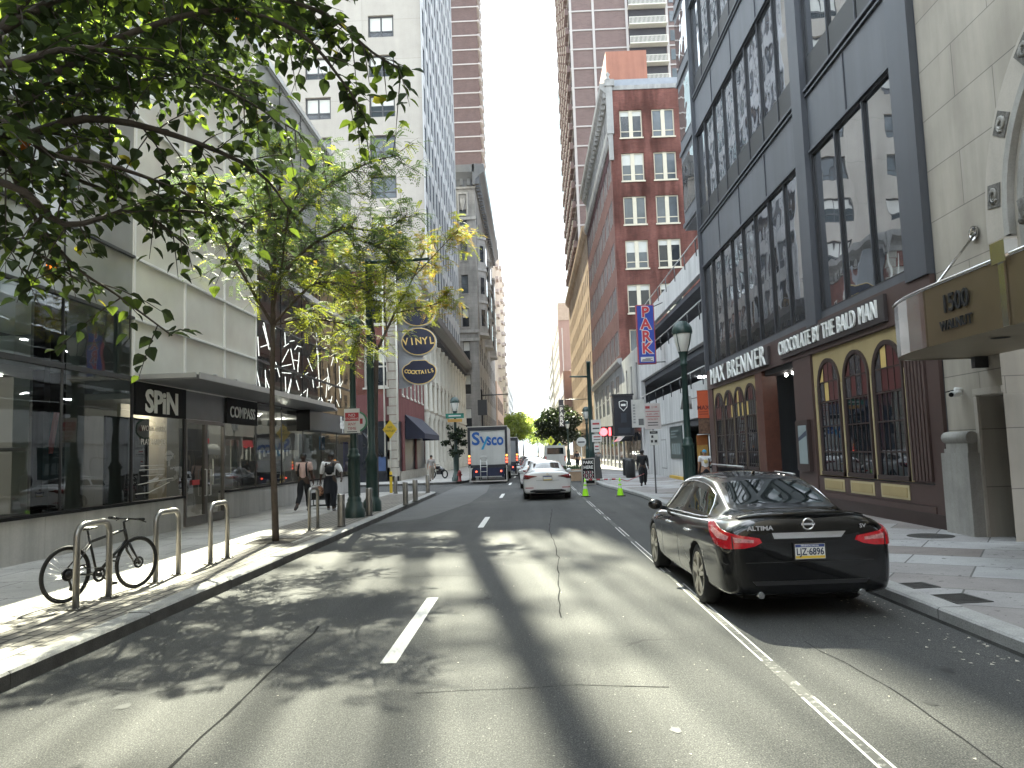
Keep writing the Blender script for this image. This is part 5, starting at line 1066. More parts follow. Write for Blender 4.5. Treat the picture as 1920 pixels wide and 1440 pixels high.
def sedan(name, label, group, paint, S, loc, rz, rear):
    "S: dict of profile tables; local y runs forward from the rear bumper"
    t = thing(name, label, 'car', loc, rz, group); k = S['L']/4.87; ky = lambda y: y*k
    hull = [(.0, .74, .30, .93, .62, .965), (.02, .80, .27, .955, .66, 1.0), (.07, .86, .245, .985, .70, 1.05), (.18, .90, .225, 1.005, .745, 1.085), (.42, .905, .215, 1.0, .78, 1.09), (.8, .915, .20, .985, .81, 1.085), (1.4, .918, .19, .965, .835, 1.0), (2.3, .918, .18, .945, .84, .95), (3.2, .915, .18, .925, .835, .93), (3.72, .912, .19, .90, .81, 1.0), (4.15, .90, .2, .845, .75, .925), (4.55, .865, .22, .745, .67, .815), (4.78, .76, .26, .63, .58, .69), (4.87, .60, .32, .56, .48, .61)]
    T = {ky(h[0]): h for h in hull}; sh = S.get('shoulder', 0)
    def ring(y):
        _, hw, zb, zs, xs, zc = T[y]; hw *= S['W']/.918; xs *= S['W']/.918
        return [(0, zb), (hw*.86, zb), (hw*.975, zb+.045), (hw*1.0, .56), (hw*.995, zs-.20), (hw*.965, zs-.085), (xs, zs), (xs*.80, zs+(zc-zs)*.55), (xs*.4, zc), (0, zc)]
    V, Fc, n = loft(sorted(T), ring)
    me = bpy.data.meshes.new('body'); me.from_pydata(V, [], Fc); o = bpy.data.objects.new('body', me); COL.objects.link(o); me.materials.append(paint); me.materials.append(WELL)
    bm = bmesh.new(); bm.from_mesh(me); bmesh.ops.recalc_face_normals(bm, faces=bm.faces); bm.to_mesh(me); bm.free()
    m = o.modifiers.new('s', 'SUBSURF'); m.levels = m.render_levels = 3; eval_mesh(o)
    ay = (ky(1.09), ky(1.09)+S['wb']); r = S['r']
    for y in ay:
        cb = MB().mat(WELL); cb.lathe((0, y, r+.005), [(0, -1.2), (r*1.11, -1.2), (r*1.11, -.56), (0, -.56)], 32, axis=Matrix.Rotation(R_(90), 3, 'Y')); cb.lathe((0, y, r+.005), [(0, .56), (r*1.11, .56), (r*1.11, 1.2), (0, 1.2)], 32, axis=Matrix.Rotation(R_(90), 3, 'Y')); co = cb.build('cutter')
        bm = bmesh.new(); bm.from_mesh(co.data); bmesh.ops.remove_doubles(bm, verts=bm.verts, dist=1e-5); bmesh.ops.recalc_face_normals(bm, faces=bm.faces); bm.to_mesh(co.data); bm.free()
        m = o.modifiers.new('b', 'BOOLEAN'); m.operation = 'DIFFERENCE'; m.object = co; m.solver = 'EXACT'; eval_mesh(o); bpy.data.objects.remove(co)
    for p in o.data.polygons: p.use_smooth = True
    o.parent = t
    bm = bmesh.new(); bm.from_mesh(o.data); bvh = BVHTree.FromBMesh(bm); bm.free()
    # cabin
    hk = S['H']/1.47; RZ = [(.62, 1.075), (.80, 1.115), (1.1, 1.235), (1.5, 1.365), (1.75, 1.405), (2.2, 1.42), (2.6, 1.405), (3.0, 1.36), (3.4, 1.17), (3.8, .96)]
    RX = [(.62, .60), (1.5, .57), (2.2, .575), (3.0, .565), (3.8, .66)]; BZ = [(.62, 1.0), (1.5, .955), (2.3, .94), (3.2, .915), (3.8, .90)]; BX = [(.62, .74), (1.2, .815), (2.3, .83), (3.3, .82), (3.8, .76)]
    ys = [.62, .80, 1.0, 1.2, 1.43, 1.55, 2.02, 2.13, 2.6, 2.92, 3.03, 3.3, 3.68, 3.8]
    def cring(y):
        rz_, rx, bz, bx = interp(RZ, y)*1, interp(RX, y), interp(BZ, y), interp(BX, y); dz = max(0, rz_-1.1)*(hk-1)*4; rz_ += dz; cr = .018+.045*min(1, max(0, (rz_-1.1)/.3)); W = S['W']/.918; rx *= W; bx *= W
        L_ = lambda f: (bx+(rx-bx)*f, bz+(rz_-bz)*f)
        return [(bx*.96, bz-.10), L_(0.0), L_(.08), L_(.84), L_(.97), (rx*.90, rz_+cr*.35), (rx*.45, rz_+cr*.85), (0, rz_+cr)]
    V = []; Fc = []; Mi = []
    for y in ys:
        h = cring(y); V += [(x, ky(y), z) for x, z in h]+[(-x, ky(y), z) for x, z in h[-2::-1]]
    n = 15
    for i in range(len(ys)-1):
        ym = (ys[i]+ys[i+1])/2
        for j in range(n-1):
            jj = j if j < 7 else 13-j; Fc.append((i*n+j, i*n+j+1, (i+1)*n+j+1, (i+1)*n+j)); g = 0
            if jj in (5, 6) and (.80 < ym < 1.43 or 3.03 < ym < 3.68): g = 1
            if jj == 2 and (1.0 < ym < 2.02 or 2.13 < ym < 3.3): g = 1
            Mi.append(g)
    Fc.append(tuple(range(n-1, -1, -1))); Mi.append(0); Fc.append(tuple((len(ys)-1)*n+j for j in range(n))); Mi.append(0)
    me = bpy.data.meshes.new('cabin'); me.from_pydata(V, [], Fc); me.materials.append(paint); me.materials.append(CARG); me.polygons.foreach_set('material_index', Mi)
    bm = bmesh.new(); bm.from_mesh(me); bmesh.ops.recalc_face_normals(bm, faces=bm.faces); bm.to_mesh(me); bm.free()
    c = bpy.data.objects.new('cabin', me); COL.objects.link(c); m = c.modifiers.new('s', 'SUBSURF'); m.levels = m.render_levels = 3; eval_mesh(c); c.parent = t
    for p in c.data.polygons: p.use_smooth = True
    # split the glazing off as parts of its own
    bm = bmesh.new(); bm.from_mesh(c.data); gl = [f for f in bm.faces if f.material_index == 1]; cb2 = BVHTree.FromBMesh(bm)
    groups = {'rear_window': [], 'windscreen': [], 'side_glass': [], 'side_glass ': []}
    for f in gl:
        q = f.calc_center_median(); nm = ('side_glass' if q.x < 0 else 'side_glass ') if abs(f.normal.x) > .62 else ('rear_window' if q.y < S['L']/2 else 'windscreen'); groups[nm].append(f)
    for nm, fs in groups.items():
        gb = MB().mat(CARG)
        for f in fs: gb.raw([v.co for v in f.verts], [tuple(range(len(f.verts)))], True)
        go = gb.build(nm.strip(), t, False); gm = bmesh.new(); gm.from_mesh(go.data); bmesh.ops.remove_doubles(gm, verts=gm.verts, dist=1e-5); gm.to_mesh(go.data); gm.free()
    bmesh.ops.delete(bm, geom=gl, context='FACES'); bm.to_mesh(c.data); bm.free()
    for x in (-1, 1):
        for y in ay: wheel(t, x*(S['W']-.125), y, r, x, S.get('rim', RIM))
    # trim on the sides
    for s_ in (-1, 1):
        def snap(y, f, o_=.003):
            h = cring(y); q = Vector((s_*(h[1][0]+(h[4][0]-h[1][0])*f), ky(y), h[1][1]+(h[4][1]-h[1][1])*f)); a = cb2.find_nearest(q); return tuple(a[0]+a[1]*o_)
        b = MB().mat(S['trim']); b.tube([snap(y, .045) for y in [.98+.1*i for i in range(26)]], .012, 6)
        b.tube([snap(.98, .06), snap(1.02, .3), snap(1.08, .6)]+[snap(y, .90) for y in [1.2+.1*i for i in range(20)]], .009, 6); b.build('window_trim', t, False)
        for y0 in (2.08, 3.12, 1.22):
            decal(bvh, [(0-.006, .30), (.006, .30), (.006, .90), (-.006, .90)] if s_ < 0 else [(-.006, .30), (.006, .30), (.006, .90), (-.006, .90)], (-s_, 0, 0), .0015, PLB, t, 'door_seam', .06, (0, ky(y0), 0), False)
        b = MB().mat(S['handle'])
        for y0 in (1.5, 2.62):
            h = bvh.ray_cast(Vector((s_*3, ky(y0), .80)), Vector((-s_, 0, 0)))
            if h[0]: q = h[0]; b.tube([(q.x-s_*.005, q.y-.10, q.z), (q.x+s_*.03, q.y-.07, q.z+.003), (q.x+s_*.03, q.y+.07, q.z+.006), (q.x-s_*.005, q.y+.10, q.z+.004)], .016, 6)
        b.build('handle', t, False)
        b = MB().mat(S['mirror']); b.ball((s_*(S['W']+.07), ky(3.13), 1.0), .10, 12, (1.05, .62, .75)); b.tube([(s_*(S['W']-.10), ky(3.16), .94), (s_*(S['W']+.05), ky(3.14), .965)], .03, 6); b.build('wing_mirror', t, False)
    b = MB().mat(paint); h = cb2.ray_cast(Vector((0, ky(1.72), 3)), Vector((0, 0, -1)))[0]; b.raw([(0, h.y+.09, h.z), (.022, h.y-.02, h.z-.005), (-.022, h.y-.02, h.z-.005), (0, h.y-.07, h.z+.06), (0, h.y-.08, h.z-.005)], [(0, 1, 3), (0, 3, 2), (1, 4, 3), (2, 3, 4)]); b.build('aerial_fin', t, False)
    mir = lambda P: [(-s, z) for s, z in P][::-1]
    rear(t, bvh, decal, mir, ky, paint)
    b = MB().mat(WELL); b.box((-S['W']+.3, ky(.35), .17), (S['W']-.3, ky(4.4), .21)); b.build('underbody', t, False)
    return t
def plate(t, bvh, z, txt, h_=.152, top=(.05, .08, .25), bot=(.75, .52, .06), y=None):
    q = bvh.ray_cast(Vector((0, -2, z)), Vector((0, 1, 0)))[0]; y = q.y-.02; F_ = Fr('F', y); b = MB(F_).mat(pm('plate_white', (.78, .78, .75), .4, var=.03, obj=True)); b.box((-.155, z-h_/2, -.02), (.155, z+h_/2, .0)); p = b.build('number_plate', t, False)
    b = MB(F_).mat(pm('plate_blue', top, .4)); b.box((-.15, z+h_*.28, .001), (.15, z+h_*.46, .003)); b.mat(pm('plate_yellow', bot, .4)); b.box((-.15, z-h_*.46, .001), (.15, z-h_*.30, .003)); b.build('plate_bands', p, False)
    if txt:
        b = MB(F_).mat(pm('plate_ink', (.02, .03, .08), .4)); b.text(txt, 0, z-.006, .004, .098, .002, .0015, .80); b.build('lettering', p, False)
        b = MB(F_).mat(LETTER); b.text('PENNSYLVANIA', 0, z+h_*.37, .004, .026, .001, 0, 1.); b.build('state_name', p, False)
    b = MB(F_).mat(PLB); w = .012
    b.box((-.167, z-h_/2-w, -.022), (-.156, z+h_/2+w, .006)); b.box((.156, z-h_/2-w, -.022), (.167, z+h_/2+w, .006)); b.box((-.156, z-h_/2-w, -.022), (.156, z-h_/2-.001, .006)); b.box((-.156, z+h_/2+.001, -.022), (.156, z+h_/2+w, .006)); b.build('plate_frame', p, False)
def rear_black(t, bvh, dc, mir, ky, paint):
    dl = (.55, .835, 0); P = [(-1.14, .985), (-1.0, .975), (-.80, .925), (-.62, .885), (-.42, .845), (-.40, .80), (-.46, .765), (-.56, .745), (-.74, .742), (-.90, .775), (-1.0, .85)]
    L1 = [(-1.03, .945), (-.83, .905), (-.70, .87), (-.72, .83), (-.86, .845), (-.99, .89)]; L2 = [(-.655, .862), (-.47, .828), (-.47, .80), (-.64, .808)]
    for s_ in (-1, 1):
        D = dl if s_ < 0 else (-dl[0], dl[1], 0); f = (lambda Q: Q) if s_ < 0 else mir
        l = dc(bvh, f(P), D, .02, REDL, t, 'tail_light', .035); dc(bvh, f(L1), D, .026, LENS, l, 'lens', .03); dc(bvh, f(L2), D, .026, LENS, l, 'lens', .03)
        dc(bvh, f([(-.672, .875), (-.662, .874), (-.648, .745), (-.660, .745)]), D, .024, PLB, l, 'light_seam', .03)
    dc(bvh, [(-.38, .895), (.38, .895), (.33, .835), (-.36, .835)], (0, 1, 0), .022, CHR, t, 'chrome_strip', .04)
    q = bvh.ray_cast(Vector((0, -2, .955)), Vector((0, 1, 0)))[0]; b = MB(Fr('F', q.y-.005)).mat(CHR)
    b.tube([(.055*cos(2*pi*k/20), .975+.055*sin(2*pi*k/20), .012) for k in range(21)], .010, 6); b.box((-.07, .964, .006), (.07, .986, .018)); b.build('emblem', t, False)
    b = MB(Fr('F', q.y-.012)).mat(CHR); b.text('ALTIMA', -.50, .945, .012, .062, .008, .002, 1.25); b.text('SV', .56, .94, .006, .055, .008, .001, 1.1); b.build('badge', t, False)
    plate(t, bvh, .70, 'LJZ·6896')
    GL = pm('bumper_gloss_line', (.02, .02, .022), .3)
    dc(bvh, [(-.60, .405), (.60, .405), (.56, .365), (-.56, .365)], (0, 1, 0), .012, GL, t, 'bumper_crease', .06); dc(bvh, [(-.66, .60), (.66, .60), (.66, .592), (-.66, .592)], (0, 1, 0), .004, PLB, t, 'boot_seam', .06, (0, 0, 0), False)
    b = MB().mat(CHR)
    for x in (-.52, .52): b.tube([(x, .12, .27), (x, -.0, .265)], .035, 10)
    b.build('exhaust', t, False)
    b = MB().mat(paint); n = 12; P = []
    for i in range(n+1): x = -.66+1.32*i/n; yy = .05+.13*(x/.66)**2; P.append((x, yy, 1.075-.05*(x/.66)**4))
    for i in range(n): (x0, y0, z0), (x1, y1, z1) = P[i], P[i+1]; b.raw([(x0, y0, z0), (x1, y1, z1), (x1, y1+.015, z1+.022), (x0, y0+.015, z0+.022), (x0, y0+.16, z0+.012), (x1, y1+.16, z1+.012), (x0, y0+.04, z0-.05), (x1, y1+.04, z1-.05)], [(0, 1, 2, 3), (3, 2, 5, 4), (6, 7, 1, 0)], True)
    b.build('boot_lip', t, False)
BLK = pm('black_paint', (.002, .0022, .003), .3, var=.05, coat=1., spec=.1, obj=True)
BASE = dict(L=4.87, W=.918, H=1.47, wb=2.775, r=.335, trim=CHR, handle=CHR, mirror=BLK)
altima = sedan('parked_car', 'shiny black sedan parked nearest at the right kerb, seen from behind', 'cars along the street', BLK, BASE, (2.955, 8.52, 0), R_(1.6), rear_black); altima.scale = (1.05, 1.05, 1.05)
WHT = pm('white_car_paint', (.72, .72, .72), .25, var=.03, coat=.8, obj=True)
def rear_white(t, bvh, dc, mir, ky, paint):
    dl = (.35, .935, 0); P = [(-1.02, .93), (-.85, .935), (-.62, .92), (-.36, .875), (-.36, .86), (-.55, .82), (-.66, .775), (-.95, .78), (-1.0, .84)]
    for s_ in (-1, 1):
        D = dl if s_ < 0 else (-dl[0], dl[1], 0); f = (lambda Q: Q) if s_ < 0 else mir
        l = dc(bvh, f(P), D, .02, DRED, t, 'tail_light', .04); dc(bvh, f([(-.98, .92), (-.62, .905), (-.45, .885), (-.62, .885), (-.96, .89)]), D, .026, REDL, l, 'lens', .04)
        dc(bvh, f([(-.82, .47), (-.52, .47), (-.52, .445), (-.82, .445)]), (0, 1, 0), .012, REDL, t, 'reflector', .05)
    dc(bvh, [(-.66, .35), (-.5, .39), (.5, .39), (.66, .35), (.64, .24), (-.64, .24)], (0, 1, 0), .008, PLB, t, 'lower_bumper', .06); dc(bvh, [(-.45, .37), (.45, .37), (.45, .355), (-.45, .355)], (0, 1, 0), .02, CHR, t, 'chrome_strip', .06)
    dc(bvh, [(-.42, .72), (.42, .72), (.42, .712), (-.42, .712)], (0, 1, 0), .004, PLB, t, 'boot_seam', .06, (0, 0, 0), False); plate(t, bvh, .80, None, .15)
    q = bvh.ray_cast(Vector((0, -2, .955)), Vector((0, 1, 0)))[0]; b = MB(Fr('F', q.y-.005)).mat(CHR); b.prism([(-.04, .92), (-.03, .98), (.03, .98), (.04, .92), (.02, .92), (.015, .945), (-.015, .945), (-.02, .92)], .0, .015); b.build('emblem', t, False)
civic = sedan('sedan_car', 'white sedan driving away in the middle lane beside the green cones', 'cars along the street', WHT, dict(L=4.63, W=.90, H=1.42, wb=2.735, r=.325, trim=PLB, handle=WHT, mirror=WHT), (.56, 30.3, 0), R_(1), rear_white); civic.scale = (1.07, 1.07, 1.07)
# queue beyond
def recolor(root, new):
    for o in root.children:
        if o.type == 'MESH' and len(o.data.materials) and o.data.materials[0] == WHT:
            o.data = o.data.copy(); o.data.materials[0] = new
SILV = pm('silver_paint', (.42, .43, .45), .25, metal=.6, var=.03, coat=.8, obj=True); DGRY = pm('dark_car_paint', (.03, .033, .04), .25, var=.05, coat=1., obj=True); MAR = pm('maroon_paint', (.14, .02, .02), .25, coat=1., obj=True)
for (x, y, c, lab, sc) in ((.25, 39.4, None, 'white car directly ahead of the white sedan in the middle lane', 1.06), (.1, 46.5, SILV, 'silver car third in the middle lane queue', 1.08), (-.1, 54.5, DGRY, 'dark car fourth in the middle lane queue', 1.15), (-.2, 63, None, 'white car fifth in the middle lane queue', 1.12), (-.3, 73, SILV, 'silver car well down the middle lane queue', 1.1), (-.5, 86, None, 'distant white car near the end of the visible middle lane queue', 1.1), (-2.9, 76, MAR, 'dark red car in the left lane ahead of the grey truck', 1.1), (-2.7, 90, None, 'distant white car in the left lane', 1.1), (2.3, 84, DGRY, 'dark car parked far along the right kerb', 1.1), (2.2, 100, SILV, 'silver car parked farthest along the right kerb', 1.1), (-.6, 105, DGRY, 'tiny dark car far down the middle lane', 1.1)):
    r = dup(civic, (x, y, 0), 0, lab); r.scale = (1.05, 1.05, sc)
    if c: recolor(r, c)
# box trucks
def truck(name, label, loc, w, z0, z1, L, body, door, txt):
    t = thing(name, label, 'truck', loc, 0); hw = w/2; DK = pm('truck_frame', (.02, .022, .03), .5)
    b = MB().mat(body); b.box((-hw, .06, z0), (hw, L, z1)); b.build('cargo_box', t, False)
    b = MB().mat(DK); b.box((-hw-.01, 0, z0-.1), (-hw+.14, .058, z1)); b.box((hw-.14, 0, z0-.1), (hw+.01, .058, z1)); b.box((-hw+.14, 0, z1-.22), (hw-.14, .058, z1)); b.box((-hw+.14, 0, z0-.12), (hw-.14, .058, z0+.06)); b.mat(ALU); b.box((-hw-.02, -.01, z1), (hw+.02, .2, z1+.05)); b.build('door_frame', t, False)
    b = MB(Fr('F', .035)).mat(door); zz = z0+.07
    for k in range(5): h = (z1-z0-.30)/5; b.box((-hw+.15, zz, -.02), (hw-.15, zz+h-.008, 0)); zz += h
    d = b.build('roller_door', t, False)
    if txt:
        F_ = Fr('F', .034); BL = pm('logo_blue', (.015, .10, .36), .5); b = MB(F_).mat(BL); zc = (z0+z1)/2+.42
        b.text('S', -.74, zc+.03, .012, 1.10, .01, .03, 1, fit=.50); b.text('sco', .47, zc-.04, .012, 1.0, .01, .03, 1, fit=1.06)
        b.prism([(-.50, zc+.20), (-.36, zc+.20), (-.20, zc-.17), (-.30, zc-.24)], .004, .014); b.build('lettering', d, False); b = MB(F_).mat(pm('logo_cyan', (.02, .28, .50), .5)); b.prism([(-.04, zc+.20), (.10, zc+.20), (-.28, zc-.62), (-.42, zc-.62)], .004, .016); b.build('lettering', d, False)
        b = MB(F_).mat(pm('logo_grey', (.35, .37, .38), .5)); b.box((-.9, zc+.62, .004), (-.1, zc+.66, .008)); b.box((-.4, zc+.50, .004), (.6, zc+.54, .008)); b.build('small_print', d, False)
    for s_ in (-1, 1):
        b = MB().mat(DK); b.box((s_*(hw-.06)-.06, -.03, z0+.05), (s_*(hw-.06)+.06, -.002, z0+1.0)); l = b.build('tail_light', t, False)
        b = MB().mat(plamp('tail_lamp_red', (1., .10, .05), .45)); b.lathe((s_*(hw-.06), -.035, z0+.22), [(0, 0), (.075, 0)], 12, axis=Matrix.Rotation(R_(90), 3, 'X')); b.lathe((s_*(hw-.06), -.035, z0+.42), [(0, 0), (.075, 0)], 12, axis=Matrix.Rotation(R_(90), 3, 'X')); b.mat(plamp('tail_lamp_amber', (1., .40, .08), .35)); b.lathe((s_*(hw-.06), -.035, z0+.62), [(0, 0), (.07, 0)], 12, axis=Matrix.Rotation(R_(90), 3, 'X')); b.build('lamp', l, False)
    b = MB().mat(pm('liftgate_navy', (.012, .018, .055), .5)); b.box((-hw+.25, .0, .42), (hw-.25, .05, z0-.13)); b.mat(ALU); b.box((-hw+.05, -.35, .14), (hw-.05, -.12, .22)); b.box((-hw+.05, -.12, .15), (-hw+.11, .0, z0)); b.box((hw-.11, -.12, .15), (hw-.05, .0, z0)); b.box((-hw+.4, -.02, .42), (hw-.4, .0, .47)); b.build('tail_lift', t, False)
    b = MB().mat(DK); b.box((-hw+.3, .1, .5), (hw-.3, L+.6, z0-.02)); b.build('chassis', t, False)
    b = MB().mat(body); b.box((-hw+.08, L+.15, .55), (hw-.08, L+1.9, 2.5)); b.mat(CARG); b.box((-hw+.07, L+.7, 1.6), (hw-.07, L+1.5, 2.3)); b.build('cab', t, False)
    for s_ in (-1, 1):
        for y in (1.9, L+1.0): wheel(t, s_*(hw-.16), y, .46, s_)
    b = MB().mat(plamp('tail_lamp_red', (1., .10, .05), .45))
    for x in (-.75, .8): b.lathe((x, -.01, z0-.35), [(0, 0), (.06, 0)], 10, axis=Matrix.Rotation(R_(90), 3, 'X'))
    b.build('marker_lamp', t, False); return t
TRW = pm('truck_white', (.56, .56, .54), .5, var=.06, scale=.8, streak=.12, obj=True)
truck('box_truck', 'white delivery box truck with blue lettered roller door stopped in the left lane', (-2.78, 48.3, 0), 2.46, 1.12, 3.55, 7.2, TRW, TRW, True)
truck('box_truck', 'grey box truck just ahead of the blue lettered delivery truck', (-2.35, 60.5, 0), 2.4, 1.1, 3.05, 6, pm('truck_grey', (.27, .28, .29), .5, var=.08, obj=True), pm('truck_grey', (.3, .3, .3)), False)
t = thing('hand_truck', 'tall aluminium hand truck leaning on the back of the delivery truck', 'hand truck', (-3.05, 48.0, .22))
b = MB().mat(ALU)
for x in (-.2, .2): b.tube([(x, -.05, .05), (x, .16, 1.3)], .022, 6)
b.tube([(-.2, .16, 1.3), (-.15, .18, 1.5), (.15, .18, 1.5), (.2, .16, 1.3)], .022, 6)
for k in range(4): z = .25+.3*k; b.tube([(-.2, -.05+.21*(z-.05)/1.25, z), (.2, -.05+.21*(z-.05)/1.25, z)], .02, 6)
b.build('frame', t, False); b = MB().mat(PLB)
for x in (-.24, .24): b.lathe((x, .05, .12), [(0, -.03), (.12, -.03), (.12, .03), (0, .03)], 14, axis=Matrix.Rotation(R_(90), 3, 'Y'))
b.build('wheel', t, False)
t = thing('delivery_van', 'pale boxy van parked far along the right kerb beneath the dark tree', 'van', (2.2, 74, 0)); b = MB().mat(TRW); b.prism([(-1, .5), (1, .5), (1, 1.6), (.9, 2.5), (-.9, 2.5), (-1, 1.6)], 0, -5); 
b = MB(Fr('F', 0)).mat(TRW); b.prism([(-1, .45), (1, .45), (1, 1.6), (.9, 2.45), (-.9, 2.45), (-1, 1.6)], -5, 0); b.build('body', t, False); b = MB(Fr('F', 0)).mat(CARG); b.box((-.78, 1.6, .0), (.78, 2.2, .02)); b.build('rear_window', t, False); b = MB(Fr('F', 0)).mat(REDL); b.box((-.98, .9, .0), (-.86, 1.4, .03)); b.box((.86, .9, 0), (.98, 1.4, .03)); b.build('tail_light', t, False)
for x in (-1, 1): wheel(t, x*.85, 1., .35, x); wheel(t, x*.85, 4.2, .35, x)
# ---- bicycle
def bicycle(name, label, loc, rz, lean=0.):
    t = thing(name, label, 'bicycle', loc, rz); t.rotation_euler = (0, lean, rz); FRM = pm('bike_black', (.012, .012, .013), .35, var=.1); r = .345; wb = 1.06
    ax = Matrix.Rotation(R_(90), 3, 'Y')
    for y, nm in ((0, 'rear'), (wb, 'front')):
        b = MB().mat(TYRE); b.tube([(0, y+(r-.018)*cos(2*pi*k/36), r+(r-.018)*sin(2*pi*k/36)) for k in range(37)], .02, 8, False); w = b.build('wheel', t, False)
        b = MB().mat(FRM); b.tube([(0, y+(r-.042)*cos(2*pi*k/32), r+(r-.042)*sin(2*pi*k/32)) for k in range(33)], .011, 6, False); b.lathe((0, y, r), [(.012, -.06), (.028, -.05), (.028, .05), (.012, .06)], 10, axis=ax); b.lathe((0, y, r), [(.05, .032), (.08, .032), (.08, .036), (.05, .036), (.05, .032)], 20, axis=ax); b.build('rim', w, False)
        b = MB().mat(pm('spoke_steel', (.45, .45, .45), .3, metal=.8))
        for k in range(28):
            a = 2*pi*k/28; a2 = a+(.5 if k % 2 else -.5); s_ = .04 if (k//2) % 2 else -.04; b.tube([(s_, y+.026*cos(a2), r+.026*sin(a2)), (0, y+(r-.045)*cos(a), r+(r-.045)*sin(a))], .0016, 4)
        b.build('spokes', w, False)
    bb = (0, .44, .28); st = (0, .30, .78); hd0 = (0, .885, .66); hd1 = (0, .845, .80)
    b = MB().mat(FRM); b.tube([bb, st], .016, 8); b.tube([bb, hd0], .021, 8); b.tube([(0, .33, .70), hd1], .018, 8); b.tube([hd0, hd1], .022, 8)
    for s_ in (-1, 1): b.tube([(s_*.06, 0, r), (s_*.03, .40, .285)], .011, 6); b.tube([(s_*.06, 0, r), (s_*.02, .325, .68)], .009, 6)
    b.build('frame', t, False)
    b = MB().mat(FRM); b.tube([hd0, (0, .905, .60)], .022, 8)
    for s_ in (-1, 1): b.tube([(s_*.02, .905, .62), (s_*.055, .935, .52), (s_*.055, wb, r)], [.02, .017, .010], 8)
    b.build('fork', t, False)
    b = MB().mat(FRM); b.tube([st, (0, .275, .86)], .013, 8); b.ball((0, .25, .875), .1, 12, (.75, 1.35, .28)); b.ball((0, .36, .872), .06, 10, (.45, 1.3, .3)); b.build('saddle', t, False)
    b = MB().mat(FRM); b.tube([hd1, (0, .825, .90), (0, .90, .93)], .016, 8); b.tube([(-.31, .86, .945), (-.12, .90, .935), (.12, .90, .935), (.31, .86, .945)], .014, 8)
    for s_ in (-1, 1): b.tube([(s_*.19, .87, .94), (s_*.31, .86, .945)], .02, 8); b.tube([(s_*.16, .90, .93), (s_*.27, .94, .90)], .007, 5)
    b.build('handlebar', t, False)
    b = MB().mat(pm('cable_grey', (.3, .3, .3), .5)); b.tube([(.15, .93, .93), (.12, 1.02, .85), (.05, 1.0, .74), (.02, .92, .70)], .003, 5); b.build('cable', t, False)
    b = MB().mat(FRM); b.lathe((.045, bb[1], bb[2]), [(.06, 0), (.095, 0), (.095, .006), (.06, .006), (.06, 0)], 22, axis=ax); b.lathe((.035, bb[1], bb[2]), [(0, -.09), (.03, -.09), (.03, .03), (0, .03)], 10, axis=ax); b.tube([(.075, bb[1], bb[2]), (.085, bb[1]+.12, bb[2]-.12)], .012, 6); b.tube([(-.075, bb[1], bb[2]), (-.085, bb[1]-.12, bb[2]+.12)], .012, 6)
    b.box((.09, bb[1]+.075, bb[2]-.135), (.18, bb[1]+.165, bb[2]-.11)); b.box((-.18, bb[1]-.165, bb[2]+.11), (-.09, bb[1]-.075, bb[2]+.135)); b.build('crankset', t, False)
    b = MB().mat(FRM); b.lathe((.035, 0, r), [(.0, 0), (.055, 0), (.04, .03), (0, .03)], 16, axis=ax); b.tube([(.07, -.01, r-.06), (.07, .03, r-.16)], .014, 6); b.lathe((.07, .03, r-.17), [(0, -.008), (.03, -.008), (.03, .008), (0, .008)], 10, axis=ax); b.tube([(.05, 0, r+.055), (.05, bb[1], bb[2]+.09)], .004, 4); b.tube([(.06, .02, r-.17), (.05, bb[1], bb[2]-.09)], .004, 4); b.build('gears', t, False)
    b = MB().mat(PLB); b.tube([(.0, .62, .47), (.10, .68, .47), (.16, .60, .43), (.08, .50, .45), (.0, .60, .47)], .012, 6); b.build('lock', t, False); return t
bicycle('bicycle', 'black flat bar bicycle locked to the nearest steel rack', (-6.10, 9.98, .15), R_(-20), R_(2)).scale = (1.06, 1.06, 1.06)
t = thing('motorcycle', 'small motorcycle parked on the far left pavement beyond the box truck lamp post', 'motorcycle', (-6.5, 57, .15), R_(50))
b = MB().mat(DGRY); b.tube([(0, .1, .6), (0, .6, .75), (0, 1.0, .8)], [.12, .17, .1], 8); b.tube([(0, 1.0, .85), (0, 1.3, .3)], .04, 6); b.tube([(-.3, .95, 1.0), (.3, .95, 1.0)], .025, 6); b.box((-.12, .3, .3), (.12, .8, .6)); b.build('body', t, False)
for y in (0, 1.3): b = MB().mat(TYRE); b.tube([(0, y+.27*cos(2*pi*k/20), .32+.27*sin(2*pi*k/20)) for k in range(21)], .05, 6, False); b.build('wheel', t, False)
# ============================================================ STREET FURNITURE
STEELB = pm('brushed_steel', (.30, .29, .275), .34, metal=.85, var=.12, scale=5); GREENP = pm('green_post', (.018, .045, .040), .38, var=.15, scale=3, coat=.2); LAMPG = pclear('lamp_globe', (.75, .75, .72), 1.45, .1, 0); FROST = pm('lamp_frost', (.70, .70, .66), .4, var=.05); BLKP = pm('black_post', (.015, .016, .018), .4)
SGNW = pm('sign_white', (.66, .66, .64), .5, var=.05); SGNR = pm('sign_red', (.42, .04, .05), .5, var=.08); SGNY = pm('sign_yellow', (.72, .50, .04), .5, var=.05); SGNF = pm('sign_lime', (.62, .72, .05), .5); INK = pm('sign_ink', (.03, .03, .035), .5)
